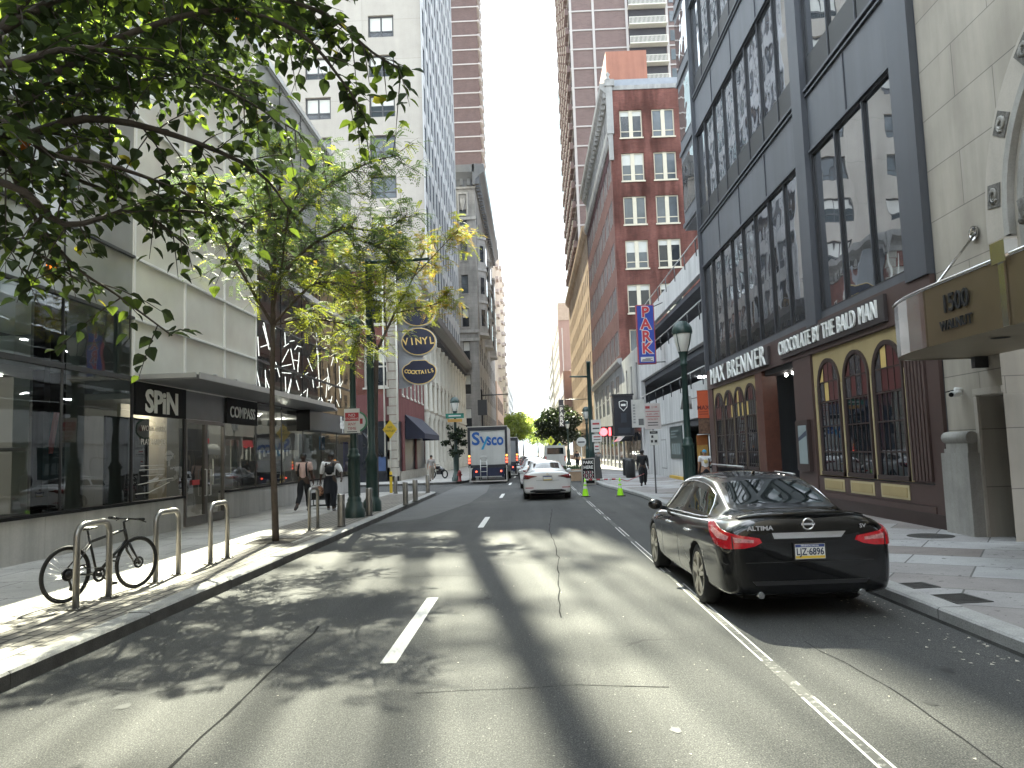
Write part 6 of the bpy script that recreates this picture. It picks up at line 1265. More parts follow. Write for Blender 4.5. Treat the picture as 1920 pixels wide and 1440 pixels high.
# bicycle racks
rack = thing('bike_rack', 'steel hoop bike rack nearest the camera with the black bicycle', 'bike rack', (-5.70, 9.56, .15), 0, 'steel bike racks along the left pavement')
H_, Wd = 1.02, .74; b = MB().mat(STEELB); P = [(0, 0, 0), (0, 0, H_-.16)]+[(0, .16-.16*cos(R_(a)), H_-.16+.16*sin(R_(a))) for a in range(15, 91, 15)]+[(0, Wd-.16+.16*sin(R_(a)), H_-.16+.16*cos(R_(a))) for a in range(0, 91, 15)]+[(0, Wd, 0)]
b.tube(P, .040, 12); b.build('hoop', rack, False)
for y in (0, Wd):
    b = MB().mat(STEELB); b.box((-.09, y-.09, 0), (.09, y+.09, .012)); b.mat(DKMET)
    for dx, dy in ((-.065, -.065), (.065, .065), (-.065, .065), (.065, -.065)): b.lathe((dx, y+dy, .012), [(.012, 0), (.012, .012), (0, .012)], 6)
    b.build('base_plate', rack, False)
dup(rack, (-5.66, 11.5, .15), label='second empty steel bike rack, just beyond the bicycle'); dup(rack, (-5.62, 13.36, .15), label='third steel bike rack, nearest before the young tree'); dup(rack, (-5.52, 18.95, .15), label='last steel bike rack, beyond the young tree by the bollard'); 
t = thing('tree_pit', 'square dark soil pit at the foot of the young tree', 'tree pit', (-5.65, 16.85, .15)); b = MB().mat(pm('pit_soil', (.035, .028, .022), .95, var=.4, scale=12, bump=.6)); b.quad((-.5, -.55, .002), (.5, -.55, .002), (.5, .55, .002), (-.5, .55, .002)); b.mat(CONC); b.box((-.58, -.63, -.05), (-.5, .63, .012)); b.box((.5, -.63, -.05), (.58, .63, .012)); b.build('soil', t, False)
# bollards
bol = thing('bollard', 'round steel bollard nearest the camera, before the left lamp post', 'bollard', (-4.97, 19.9, .15), 0, 'steel bollards along the left kerb')
b = MB().mat(STEELB); b.lathe((0, 0, 0), [(.098, 0), (.098, .80), (.085, .825), (0, .83)], 18); b.build('post', bol, False); b = MB().mat(DKMET); b.lathe((0, 0, 0), [(.12, 0), (.12, .015), (.1, .016)], 18); b.build('foot_ring', bol, False)
for x, y, l in ((-4.95, 23.2, 'steel bollard between the lamp post and the green signal pole'), (-4.58, 27.6, 'steel bollard beyond the signal pole, nearer of the pair'), (-4.55, 29.7, 'steel bollard beyond the signal pole, farther of the pair'), (-4.95, 36.2, 'thin far bollard at the corner kerb'), (-6.5, 36.4, 'far bollard by the corner crossing, left of the others')): dup(bol, (x, y, .15), label=l)
# acorn street lamps
def lamp(label, x, y, h=5.35):
    t = thing('street_lamp', label, 'street lamp', (x, y, .15), 0, 'old style green street lamps')
    b = MB().mat(GREENP); b.lathe((0, 0, 0), [(.31, 0), (.31, .22), (.25, .30), (.24, .42), (.20, .46), (.21, .52), (.18, .58), (.165, .62), (.165, 1.72), (.19, 1.76), (.19, 1.82), (.14, 1.88), (.15, 1.95), (.11, 2.02)], 16)
    for k in range(10): a = 2*pi*k/10; b.tube([(.165*cos(a), .165*sin(a), .64), (.165*cos(a), .165*sin(a), 1.7)], .018, 5, False)
    b.build('base', t, False)
    b = MB().mat(GREENP); b.lathe((0, 0, 0), [(.105, 2.0), (.085, h-.85), (.12, h-.82), (.12, h-.76), (.09, h-.72), (.13, h-.5), (.16, h-.42)], 14); b.build('pole', t, False)
    b = MB().mat(FROST); b.lathe((0, 0, 0), [(.14, h-.42), (.22, h-.2), (.27, h+.05), (.27, h+.12)], 16); g = b.build('globe', t, False)
    b = MB().mat(GREENP); b.lathe((0, 0, 0), [(.30, h+.12), (.31, h+.18), (.29, h+.3), (.22, h+.42), (.15, h+.48), (.14, h+.5), (0, h+.52)], 16); b.build('cap', t, False)
    b = MB().mat(GREENP)
    for k in range(4): a = pi/4+pi*k/2; b.tube([(r*cos(a), r*sin(a), z) for r, z in ((.15, h-.42), (.235, h-.2), (.285, h+.05), (.30, h+.15))], .014, 5)
    b.build('globe_ribs', t, False); return t
lamp('green acorn street lamp on the near left pavement with a red and white sign', -5.3, 22.8, 5.5); lamp('green acorn street lamp at the near right kerb ahead of the black car', 4.62, 23.0, 5.0)
lamp('green acorn street lamp with street name plates left of the delivery truck', -5.0, 50.5, 5.0); lamp('far acorn street lamp on the right pavement, nearer of the two beyond the signal pole', 4.3, 60, 4.6); lamp('farthest acorn street lamp on the right pavement', 4.3, 92, 4.8)
def panel(name, label, cat, loc, w, h, m, txt=(), post=None, rot=0., shape=None, back=.02, lm=INK):
    t = thing(name, label, cat, loc, rot); F_ = Fr('F', 0.); b = MB(F_).mat(m); b.prism(shape or [(-w/2, 0), (w/2, 0), (w/2, h), (-w/2, h)], -back, 0); p = b.build('plate', t, False)
    if txt:
        b = MB(F_)
        for q in txt:
            if q[0] == 'box': b.mat(q[5]); b.box((q[1], q[2], .002), (q[3], q[4], .006))
            else: b.mat(q[4] if len(q) > 4 else lm); b.text(q[0], q[1], q[2], .008, q[3], .004, 0, 1.)
        b.build('print', p, False)
    if post: b = MB().mat(post[0]); b.tube([(post[2] if len(post) > 2 else 0, .06, -loc[2]+.15), (post[2] if len(post) > 2 else 0, .06, post[1])], .03, 8); b.build('post', t, False)
    return t
panel('parking_sign', 'red and white no stopping sign strapped to the near left lamp post', 'sign', (-5.28, 22.55, 2.62), .46, .72, SGNW, [('box', -.2, .36, .2, .60, SGNR), ('NO', 0, .52, .13, SGNW), ('STOPPING', 0, .42, .085, SGNW), ('ANY', 0, .26, .12, SGNR), ('TIME', 0, .13, .12, SGNR), ('box', -.15, .03, .15, .05, INK)])
b_ = [(.36*cos(2*pi*k/24), .36+.36*sin(2*pi*k/24)) for k in range(24)]
t = panel('round_shop_sign', 'round white sign with a green rim behind the left lamp post', 'sign', (-5.9, 25.9, 2.75), .7, .7, pm('rim_green', (.05, .20, .10), .5), [('box', -.22, .28, .2, .46, SGNR)], (BLKP, .4), shape=b_); b = MB(Fr('F', 0)).mat(SGNW); b.prism([(x*.84, .36+(y-.36)*.84) for x, y in b_], .0005, .0015); b.build('disc', t, False)
panel('warning_sign', 'yellow diamond no outlet sign on a thin white pole by the brick corner', 'sign', (-6.9, 37.4, 2.75), .8, .8, SGNY, [('NO', 0, .56, .15), ('OUTLET', 0, .38, .13)], (pm('ivory_pipe', (.6, .58, .52)), .7), shape=[(0, 0), (.36, .46), (0, .92), (-.36, .46)])
t = thing('marker_post', 'short yellow utility marker post at the foot of the diamond sign', 'marker post', (-6.86, 37.2, .15)); b = MB().mat(SGNY); b.lathe((0, 0, 0), [(.07, 0), (.07, .95), (.05, 1.02), (0, 1.03)], 12); b.mat(BLKP); b.lathe((0, 0, 0), [(.073, .78), (.073, .86)], 12); b.build('post', t, False)
# green signal pole with arm
def mast(label, x, y, h, arm, az_, r=.11, m=GREENP):
    t = thing('signal_pole', label, 'signal pole', (x, y, .15), 0, 'signal poles'); b = MB().mat(m); b.lathe((0, 0, 0), [(.30, 0), (.30, .3), (.22, .42), (.20, .5), (.19, 1.6), (.22, 1.68), (r*1.1, 1.9), (r, h-.15), (r*1.05, h-.15), (r*1.05, h), (0, h)], 14); b.build('pole', t, False)
    b = MB().mat(m); b.tube([(0, 0, az_), (arm, 0, az_+.04)], [.065, .05], 8); b.tube([(arm-.03*(1 if arm > 0 else -1), 0, az_+.04), (arm, 0, az_+.04)], .06, 8); b.build('arm', t, False); return t
mast('tall green signal pole with a bare arm on the near left pavement', -5.27, 25.2, 8.35, 2.05, 8.25); mast('green signal pole with a bare arm left over the street on the right side', 3.85, 50, 7.5, -1.25, 6.5, .13); mast('distant black signal pole with a thin arm behind the delivery truck', -4.75, 75, 8, 2.6, 7.4, .09, BLKP)
t = thing('blade_sign_box', 'black signal box on the distant pole behind the delivery truck', 'sign', (-4.6, 74.8, 5.6)); b = MB().mat(BLKP); b.box((-.55, -.15, 0), (.35, .15, 1.5)); b.build('housing', t, False)
panel('street_name_sign', 'green street name plate on the far left lamp post', 'sign', (-5.0, 50.3, 4.25), 1.2, .32, pm('plate_green', (.02, .16, .12), .5), [('box', -.4, .12, .4, .20, SGNW)]); panel('street_name_sign', 'small gold plate below the green street name plate', 'sign', (-5.0, 50.3, 4.0), .95, .2, pm('plate_gold', (.45, .25, .06), .5))
t = thing('fire_hydrant', 'small red fire hydrant beside the rear of the delivery truck', 'hydrant', (-4.75, 50.0, .15)); b = MB().mat(pm('hydrant_red', (.25, .03, .03), .5)); b.lathe((0, 0, 0), [(.14, 0), (.14, .06), (.10, .08), (.10, .5), (.13, .52), (.10, .64), (.03, .72), (0, .73)], 12); b.tube([(-.17, 0, .42), (.17, 0, .42)], .05, 8); b.build('body', t, False)
# right side signs
panel('parking_sign', 'large pale parking rules sign on the grey post at the right kerb', 'sign', (4.72, 30.0, 2.62), .62, 1.0, pm('sign_pinkish', (.58, .53, .52), .5), [('box', -.27, .80, -.1, .9, SGNR), ('2 HR', .08, .85, .11, SGNR), ('box', -.27, .68, .27, .70, SGNR), ('8 AM - 6 PM', 0, .58, .08, SGNR), ('box', -.27, .48, .27, .50, SGNR), ('MON-SAT', 0, .38, .09, SGNR), ('box', -.2, .24, .2, .27, INK), ('box', -.2, .14, .2, .17, INK)], (pm('grey_post', (.22, .22, .23), .5, metal=.5), .9))
panel('kiosk_sign', 'small white sign with a black header on the grey kerb post', 'sign', (4.72, 29.95, 2.0), .34, .56, SGNW, [('box', -.15, .44, .15, .54, INK), ('STREET', 0, .49, .06, SGNW), ('box', -.1, .28, -.02, .38, INK), ('box', .02, .1, .12, .2, INK), ('box', -.12, .1, -.04, .2, INK)])
for i, (x, y, z, w, h, l) in enumerate(((3.72, 44.5, 2.9, .56, .72, 'upper white sign on the post by the park here board'), (3.75, 44.5, 2.35, .56, .42, 'middle white sign on the post by the park here board'), (3.72, 44.5, 1.75, .3, .5, 'lowest small white sign on the post by the park here board'))): panel('post_sign', l, 'sign', (x, y, z), w, h, SGNW, [('box', -w*.35, h*.6, w*.35, h*.75, SGNR), ('box', -w*.35, h*.25, w*.35, h*.35, INK)], (STEELB, h) if i == 0 else None)
panel('round_sign', 'round white sign on a thin pole left of the park here board', 'sign', (2.95, 46.2, 2.1), .56, .56, SGNW, [('box', -.2, .24, .2, .32, INK)], (SGNW, .1), shape=[(.29*cos(2*pi*k/20), .29+.29*sin(2*pi*k/20)) for k in range(20)])
panel('warning_sign', 'lime yellow diamond crossing sign far down the right kerb', 'sign', (2.75, 112, 2.6), 1, 1, SGNF, [('box', -.1, .5, .12, 1.0, INK)], (BLKP, .7), shape=[(0, 0), (.62, .75), (0, 1.5), (-.62, .75)]); panel('warning_sign', 'second lime yellow crossing sign with a blue disc, far right kerb', 'sign', (4.0, 112, 2.1), 1, 1, SGNF, [('box', -.2, .5, .2, .9, pm('disc_blue', (.05, .3, .5), .5))], (BLKP, .6), shape=[(0, 0), (.5, .6), (0, 1.2), (-.5, .6)])
# cones with bar
cone = thing('traffic_cone', 'lime green traffic cone nearer the white sedan, left end of the bar', 'traffic cone', (2.12, 31.9, 0), 0, 'lime green cones holding a striped bar')
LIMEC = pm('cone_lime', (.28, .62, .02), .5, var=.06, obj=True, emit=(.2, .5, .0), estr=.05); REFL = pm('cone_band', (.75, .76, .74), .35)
def cz(z): return .13-.105*(z-.03)/.70
b = MB().mat(LIMEC); b.lathe((0, 0, 0), [(cz(z), z) for z in (.03, .3, .55, .73)]+[(0, .735)], 18); b.build('body', cone, False); b = MB().mat(BLKP); b.box((-.19, -.19, 0), (.19, .19, .032)); b.build('base', cone, False)
for a, c in ((.32, .43), (.50, .60)): b = MB().mat(REFL); b.lathe((0, 0, 0), [(cz(a)+.003, a), (cz(c)+.003, c)], 18); b.build('band', cone, False)
dup(cone, (3.5, 31.5, 0), label='lime green traffic cone at the right kerb, right end of the bar')
t = thing('barrier_bar', 'red and white striped bar laid across the two green cones', 'barrier bar', (2.12, 31.9, .68)); b = MB()
for k in range(9): f0, f1 = k/9, (k+1)/9; b.mat(SGNR if k % 2 else SGNW); b.tube([(1.38*f0, -.4*f0, 0), (1.38*f1, -.4*f1, 0)], .03, 8)
b.build('bar', t, False)
t = thing('barrier_tape', 'thin red tape sagging from the right cone over the pavement', 'tape', (3.5, 31.5, .68)); b = MB().mat(SGNR); b.tube([(0, 0, 0), (.4, .8, -.12), (.9, 2.2, -.05), (1.6, 4.2, .05)], .015, 5); b.build('tape', t, False)
# A boards
t = thing('sandwich_board', 'black park here board with pink arrows standing in the parking lane', 'sandwich board', (3.0, 42, 0)); F_ = Fr('F', -.02)
b = MB().mat(ALU); b.box((-.36, 0, .02), (.36, .04, 1.45)); p = b.build('frame', t, False); b = MB(F_).mat(BLACK); b.box((-.31, .10, .021), (.31, 1.40, .03)); b.build('board', p, False)
b = MB(F_).mat(LETTER); b.text('PARK', 0, 1.22, .034, .235, .004, .006, .95); b.text('HERE', 0, .96, .034, .235, .004, .006, .95); b.build('lettering', p, False); b = MB(F_)
for r_ in range(3):
    for k in range(5): x = -.28+.11*k; z = .28+.17*r_; b.mat(pm('arrow_pink', (.55, .25, .28), .5) if (r_+k) % 2 else SGNW); b.prism([(x, z), (x+.05, z), (x+.11, z+.075), (x+.05, z+.15), (x, z+.15), (x+.06, z+.075)], .032, .036)
b.build('arrows', p, False); b = MB().mat(ALU); b.raw([(-.36, .5, 0), (.36, .5, 0), (.36, .06, 1.44), (-.36, .06, 1.44)], [(0, 1, 2, 3)]); b.build('rear_leaf', t, False)
t = thing('easel_board', 'plain black easel board right behind the park here board', 'sandwich board', (3.62, 44, .0)); b = MB().mat(BLKP); b.raw([(-.32, 0, .1), (.32, 0, .1), (.22, .3, 1.5), (-.22, .3, 1.5), (-.32, .8, .1), (.32, .8, .1)], [(0, 1, 2, 3), (4, 5, 2, 3)]); b.build('board', t, False)
t = thing('planter_box', 'pale wooden planter box with low plants beside the white sedan', 'planter', (2.55, 47, 0)); b = MB().mat(pm('pale_wood', (.42, .29, .19), .7, var=.15, scale=5)); b.box((-.75, 0, .05), (.55, .5, .75)); b.build('box', t, False); b = MB().mat(SGNW); b.box((-.8, -.06, .62), (.8, -.01, .68)); b.build('rail', t, False); b = MB(); rq = random.Random(2)
for k in range(140): p = Vector((rq.uniform(-.7, .5), rq.uniform(.05, .45), .74)); d = Vector((rq.uniform(-.5, .5), rq.uniform(-.5, .5), 1)).normalized(); b.mat(LOC_G0 if False else pm('planter_leaf', (.05, .09, .03), .6)); s_ = Vector((d.y, -d.x, .1)).normalized()*.03; L = rq.uniform(.12, .35); b.raw([p, p+d*L*.5+s_, p+d*L, p+d*L*.5-s_], [(0, 1, 2, 3)])
b.build('plants', t, False)
for x, y, l in ((5.9, 47, 'dark litter bin on the right pavement, nearer one'), (6.2, 51, 'dark litter bin on the right pavement, farther one')):
    t = thing('litter_bin', l, 'litter bin', (x, y, .15), 0, 'dark litter bins'); b = MB().mat(BLKP); b.lathe((0, 0, 0), [(.26, 0), (.3, .05), (.3, 1.0), (.27, 1.1), (.1, 1.15), (0, 1.15)], 12); b.build('drum', t, False)
# hanging signs
t = thing('parking_blade_sign', 'tall blue sign with red letters spelling park, hung from the parking garage', 'sign', (6.93, 45, 6.8)); F45 = Fr('F', 0)
b = MB(F45).mat(pm('sign_rim_red', (.32, .06, .07), .5)); b.box((-.53, 0, -.3), (.53, 3.52, .0)); p = b.build('cabinet', t, False); b = MB(F45).mat(pm('sign_blue', (.025, .06, .36), .4, var=.06)); b.box((-.47, .06, .002), (.47, 3.46, .012)); b.build('face', p, False)
for i, ch in enumerate('PARK'):
    z = 3.06-.72*i; b = MB(F45).mat(SGNW); b.text(ch, 0, z, .018, .86, .004, .062, 1.0); l = b.build('letter', p, False); b = MB(F45).mat(pm('sign_letter_red', (.50, .035, .05), .45)); b.text(ch, 0, z, .026, .86, .004, .026, 1.0); b.build('letter_face', l, False)
b = MB(F45).mat(SGNW); b.box((-.38, .14, .013), (.38, .42, .02)); q = b.build('small_plate', p, False); b = MB(F45).mat(INK); b.box((-.1, .31, .021), (.3, .34, .023)); b.box((-.28, .24, .021), (.2, .28, .023)); b.box((-.33, .17, .021), (.33, .21, .023)); b.build('print', q, False)
b = MB().mat(DKMET); b.tube([(.5, .1, 3.4), (1.1, .1, 3.65)], .03, 6); b.tube([(.5, .1, .1), (1.1, .1, .1)], .03, 6); b.build('arms', t, False)
t = thing('shop_sign_box', 'black hanging shop box with a pale shield emblem beside the white garage', 'sign', (6.9, 57.5, 2.95)); b = MB().mat(SHOPD); b.box((-.72, 0, 0), (.72, 1.2, 2.9)); b.box((-.85, -.1, 2.9), (.8, 1.3, 3.02)); b.box((-.78, -.05, -.1), (.78, 1.25, .0)); p = b.build('cabinet', t, False); b = MB(Fr('F', 0)).mat(LETTER)
sh_ = [(-.3, 2.45), (0, 2.52), (.3, 2.45), (.28, 2.05), (0, 1.75), (-.28, 2.05)]
for k in range(6): b.tube([(*sh_[k], .02), (*sh_[(k+1) % 6], .02)], .028, 4)
b.box((-.17, 2.12, .005), (.17, 2.28, .02)); b.build('shield', p, False); b = MB(Fr('F', 0)).mat(pm('slate_panel', (.035, .045, .06), .4)); b.box((-.2, .9, .002), (.2, 1.6, .012)); b.box((-.45, .12, .002), (.45, .5, .012)); b.build('lower_panel', p, False)
t = panel('shop_blade_sign', 'tall pale vertical shop sign with grey marks beside the black shield box', 'sign', (7.5, 54, 3.35), .92, 1.95, pm('sign_ivory', (.50, .49, .46), .6), [('box', -.36, .3+.2*k, -.2, .42+.2*k, pm('mark_grey', (.25, .25, .25), .6)) for k in range(7)]+[('box', .0, .15, .36, .6, pm('mark_dark', (.10, .10, .10), .6))])
t = thing('lit_shop_sign', 'glowing red disc and bar shop sign over the far right pavement', 'sign', (7.2, 74.5, 3.2)); b = MB(Fr('F', 0)).mat(plamp('sign_red_glow', (1., .07, .08), .9)); b.prism([(-.25+.38*cos(2*pi*k/20), .38+.38*sin(2*pi*k/20)) for k in range(20)], -.1, 0); b.box((.25, 0, -.1), (.45, .76, 0)); b.build('tubes', t, False); b = MB().mat(BLKP); b.box((-.7, .1, -.1), (.8, .2, .9)); b.build('back_box', t, False)
t = thing('parking_blade_sign', 'far dark vertical park sign with white letters before the dark tree', 'sign', (3.95, 100, 4.5)); b = MB(Fr('F', 0)).mat(pm('sign_slate', (.07, .07, .085), .5)); b.box((-.32, .5, -.2), (.32, 4.0, 0)); p = b.build('cabinet', t, False); b = MB(Fr('F', 0)).mat(LETTER)
for i, ch in enumerate('PARK'): b.text(ch, 0, 2.72-.62*i, .012, .72, .004, .03, 1.)
b.box((-.2, 3.2, .002), (.2, 3.25, .01)); b.build('lettering', p, False); b = MB().mat(BLKP); b.tube([(0, .1, 4), (4.1, .1, 4)], .05, 5); b.build('arm', t, False)
# banner on the corner
t = thing('street_banner', 'orange banner over a patterned brown one at the end of the dark glass building', 'banner', (7.76, 34.8, 2.4)); b = MB(Fr('F', 0)).mat(pm('banner_orange', (.55, .10, .035), .7, var=.08, scale=3)); b.box((-.25, .75, -.02), (.25, 2.0, 0)); p = b.build('cloth', t, False); b = MB(Fr('F', 0)).mat(pm('banner_maroon', (.16, .02, .015), .6)); b.text('MAX', 0, 1.22, .003, .26, .004, .006, 1.); b.box((-.2, 1.02, .001), (.2, 1.05, .004)); b.box((-.2, .92, .001), (.2, .95, .004)); b.build('lettering', p, False)
b = MB(Fr('F', 0)).mat(pm('banner_brown', (.15, .085, .055), .8, var=.6, scale=9)); b.box((-.25, .05, -.02), (.25, .73, 0)); b.build('lower_cloth', t, False); b = MB().mat(ALU); b.tube([(-.3, 0, 2.02), (.3, 0, 2.02)], .02, 6); b.tube([(-.35, 0, .02), (.3, 0, .02)], .02, 6); b.tube([(.2, .02, -2.2), (.2, .02, .0)], .03, 6); b.build('brackets', t, False)
panel('menu_poster', 'orange and yellow menu poster on the wall behind the woman in the blue cap', 'poster', (7.72, 35.2, 1.15), .5, 1.25, pm('poster_amber', (.42, .24, .06), .5, var=.3, scale=3), [('box', -.25, .8, .25, 1.25, pm('poster_rust', (.28, .09, .02), .5)), ('box', -.12, .2, .12, .5, pm('poster_dark', (.14, .09, .02), .5))])
t = thing('wall_speaker', 'grey angled wall lamp hanging beside the orange banner', 'wall lamp', (7.3, 36, 3.9)); b = MB().mat(GTRIM); b.raw([(-.2, 0, 0), (.2, 0, 0), (.28, .3, -.25), (-.28, .3, -.25), (-.2, .05, .35), (.2, .05, .35)], [(0, 1, 5, 4), (0, 3, 2, 1), (3, 4, 5, 2)]); b.tube([(0, .1, .2), (.7, .1, .3)], .03, 5); b.build('housing', t, False)
# ============================================================ PEOPLE
def skin(name, verts, edges, radii, mat, parent, sub=2, smooth=True):
    me = bpy.data.meshes.new(name); me.from_pydata([tuple(v) for v in verts], edges, []); o = bpy.data.objects.new(name, me); COL.objects.link(o)
    m = o.modifiers.new('k', 'SKIN'); m.use_smooth_shade = True
    for i, r in enumerate(radii):
        d = me.skin_vertices[0].data[i]; d.radius = (r, r) if isinstance(r, (int, float)) else r; d.use_root = (i == 0)
    m = o.modifiers.new('s', 'SUBSURF'); m.levels = m.render_levels = sub; eval_mesh(o); o.data.materials.clear(); o.data.materials.append(mat)
    for p in o.data.polygons: p.use_smooth = True
    o.parent = parent; return o
def person(label, loc, rz, H, P, C, extra=None, group=None):
    "figure facing +y; P holds joint swings in degrees, C the colours"
    t = thing('person', label, 'person', loc, rz, group); V3 = Vector; h = H
    def rot(v, a): return V3((v.x, v.y*cos(a)+v.z*sin(a)*1, v.z*cos(a)-v.y*sin(a)))   # swing forward for positive a (v points down)
    lean = R_(P.get('lean', 0)); up = lambda z, y=0: V3((0, (z-.52)*h*sin(lean)+y*h, .52*h+(z-.52)*h*cos(lean)))
    v = []; e = []; r = []
    def add(p, rad, j=None): v.append(p); r.append(rad*h if not isinstance(rad, tuple) else (rad[0]*h, rad[1]*h)); (e.append((j, len(v)-1)) if j is not None else None); return len(v)-1
    w = P.get('build', 1.)
    pel = add(up(.53), .075*w); wa = add(up(.61), .068*w, pel); ch = add(up(.72), .080*w, wa); ut = add(up(.80), .060*w, ch); nk = add(up(.855, .005), .030, ut)
    nd = R_(P.get('nod', 0)); hd = lambda z, y=0: up(.86, .005)+V3((0, z*h*sin(lean+nd)+y*h*cos(nd), z*h*cos(lean+nd)-y*h*sin(nd)))
    j = add(hd(.028, .006), .036, nk); hc = add(hd(.07, .004), .050, j); ht = add(hd(.108, -.002), .040, hc); add(hd(.058, .050), .010, hc)
    for s in (-1, 1): add(hd(.062, -.004)+V3((s*.052*h, 0, 0)), .010, hc)
    J = {}
    for s, k in ((-1, 'l'), (1, 'r')):
        a = R_(P.get('leg_'+k, 0)); kn = R_(P.get('knee_'+k, 0)); hp = V3((s*.052*h*w, 0, .505*h)); th = rot(V3((0, 0, -.245*h)), a); kp = hp+th; sh = rot(V3((0, 0, -.225*h)), a-kn); ap = kp+sh
        fa = R_(P.get('foot_'+k, 0)); ft = V3((s*.015*h, .10*h*cos(fa), -.10*h*sin(fa)-.018*h)); i = add(hp, .066*w, pel); i = add(hp.lerp(kp, .5), .056*w, i); i = add(kp, .040, i); i = add(kp.lerp(ap, .4), .038, i); i = add(ap, .026, i); add(ap+ft*.4, .026, i); add(ap+ft, .020, len(v)-1)
        J['leg'+k] = (hp, kp, ap, ap+ft)
        a = R_(P.get('arm_'+k, 0)); el = R_(P.get('elbow_'+k, 12)); out_ = R_(P.get('out_'+k, 9)); sp = up(.805)+V3((s*.105*h*w, 0, 0))
        ua = rot(V3((0, 0, -.165*h)), a); ua = V3((ua.x+s*sin(out_)*.165*h, ua.y, ua.z*cos(out_))); ep = sp+ua; fo = rot(V3((0, 0, -.135*h)), a+el); fo = V3((fo.x+s*sin(out_)*.4*.135*h-s*P.get('in_'+k, 0)*h, fo.y, fo.z)); wp = ep+fo; d = fo.normalized()
        i = add(sp, .046*w, ut); i = add(sp.lerp(ep, .5), .035*w, i); i = add(ep, .027, i); i = add(ep.lerp(wp, .4), .025, i); wi = add(wp, .016, i); pm_ = add(wp+d*.035*h, (.020, .014), wi)
        sd = d.cross(V3((1, 0, 0))).normalized(); f_in = V3((-s, 0, 0))
        for q in range(4):
            o_ = sd*(.012*h*(1.5-q)); L = (.040, .046, .043, .034)[q]*h; m1 = add(wp+d*.062*h+o_, .0062, pm_); m2 = add(wp+d*.062*h+o_+(d*.8+f_in*.35)*L*.6, .0056, m1); add(wp+d*.062*h+o_+(d*.62+f_in*.6)*L*1.05, .005, m2)
        m1 = add(wp+d*.025*h+sd*.026*h, .0068, wi); add(wp+d*.055*h+sd*.034*h+f_in*.012*h, .0060, m1)
        J['arm'+k] = (sp, ep, wp, d)
    skin('body', v, e, r, C['skin'], t)
    # trousers
    v2 = [up(.60), up(.535)]; e2 = [(0, 1)]; r2 = [.072*h*w, .080*h*w]
    for k in 'lr':
        hp, kp, ap, tp = J['leg'+k]; n = len(v2); v2 += [hp, hp.lerp(kp, .5), kp, kp.lerp(ap, .5), ap+(kp-ap)*.08]; f = P.get('loose', 1.); r2 += [.073*h*w, .064*h*w*f, .050*h*f, .046*h*f, .038*h*f]; e2 += [(1, n), (n, n+1), (n+1, n+2), (n+2, n+3), (n+3, n+4)]
    skin('trousers', v2, e2, r2, C['trousers'], t)
    # shirt
    v3 = [up(.545), up(.61), up(.72), up(.80), up(.832)]; e3 = [(0, 1), (1, 2), (2, 3), (3, 4)]; r3 = [.084*h*w, .078*h*w, .090*h*w, .066*h*w, .040*h]
    for k in 'lr':
        sp, ep, wp, d = J['arm'+k]; n = len(v3); L = P.get('sleeve', .85)
        if L <= 1: v3 += [sp, sp.lerp(ep, L*.6), sp.lerp(ep, L)]; r3 += [.052*h*w, .044*h*w, .043*h]; e3 += [(3, n), (n, n+1), (n+1, n+2)]
        else: v3 += [sp, sp.lerp(ep, .6), ep, ep.lerp(wp, L-1)]; r3 += [.052*h*w, .042*h*w, .036*h, .031*h]; e3 += [(3, n), (n, n+1), (n+1, n+2), (n+2, n+3)]
    skin('shirt', v3, e3, r3, C['shirt'], t)
    for k in 'lr':
        hp, kp, ap, tp = J['leg'+k]; skin('shoe', [ap-V3((0, .02*h, .012*h)), ap.lerp(tp, .5)-V3((0, 0, .006*h)), tp], [(0, 1), (1, 2)], [.032*h, .030*h, .024*h], C['shoe'], t)
    b = MB().mat(C['hair']); c = hd(.082, -.008); k = 12
    ax = Matrix.Rotation(-(lean+nd)+.35, 3, 'X'); b.lathe(c, [(.054*h, -.01*h), (.055*h, .012*h), (.048*h, .034*h), (.028*h, .049*h), (0, .054*h)], k, axis=ax); b.build('cap' if C.get('cap') else 'hair', t, False)
    b = MB().mat(INK)
    for s in (-1, 1): b.ball(tuple(hd(.070, .046)+V3((s*.019*h, 0, 0))), .0055*h, 6)
    b.tube([tuple(hd(.034, .044)+V3((-.014*h, 0, 0))), tuple(hd(.032, .047)), tuple(hd(.034, .044)+V3((.014*h, 0, 0)))], .003*h, 4); b.build('face', t, False)
    if extra: extra(t, h, up, J, hd)
    return t
SK_D = pm('skin_dark', (.055, .030, .020), .5, var=.1, obj=True); SK_M = pm('skin_mid', (.32, .18, .12), .5, var=.08, obj=True)
CL = lambda n, c: pm('cloth_'+n, c, .85, var=.14, scale=4, fine=.08, bump=.2, obj=True)
BLKC = CL('black', (.010, .011, .014)); NAVC = CL('navy', (.012, .014, .022)); WHC = CL('white', (.76, .76, .78)); PKC = CL('pink', (.62, .43, .38)); GRC = CL('grey', (.30, .28, .27)); BGC = CL('beige', (.27, .235, .20)); HAIRB = pm('hair_black', (.010, .009, .008), .6); SHB = pm('shoe_black', (.012, .012, .012), .5); SHW = pm('shoe_grey', (.25, .25, .26), .6); BLUC = CL('blue_cap', (.05, .30, .48))
def backpack(t, h, up, J, hd, front=False):
    b = MB().mat(BLKC); c = up(.70); v = [c+Vector((0, -.10*h, .085*h)), c+Vector((0, -.115*h, 0)), c+Vector((0, -.11*h, -.09*h))]
    skin('backpack', v, [(0, 1), (1, 2)], [(.066*h, .045*h), (.070*h, .055*h), (.066*h, .05*h)], BLKC, t)
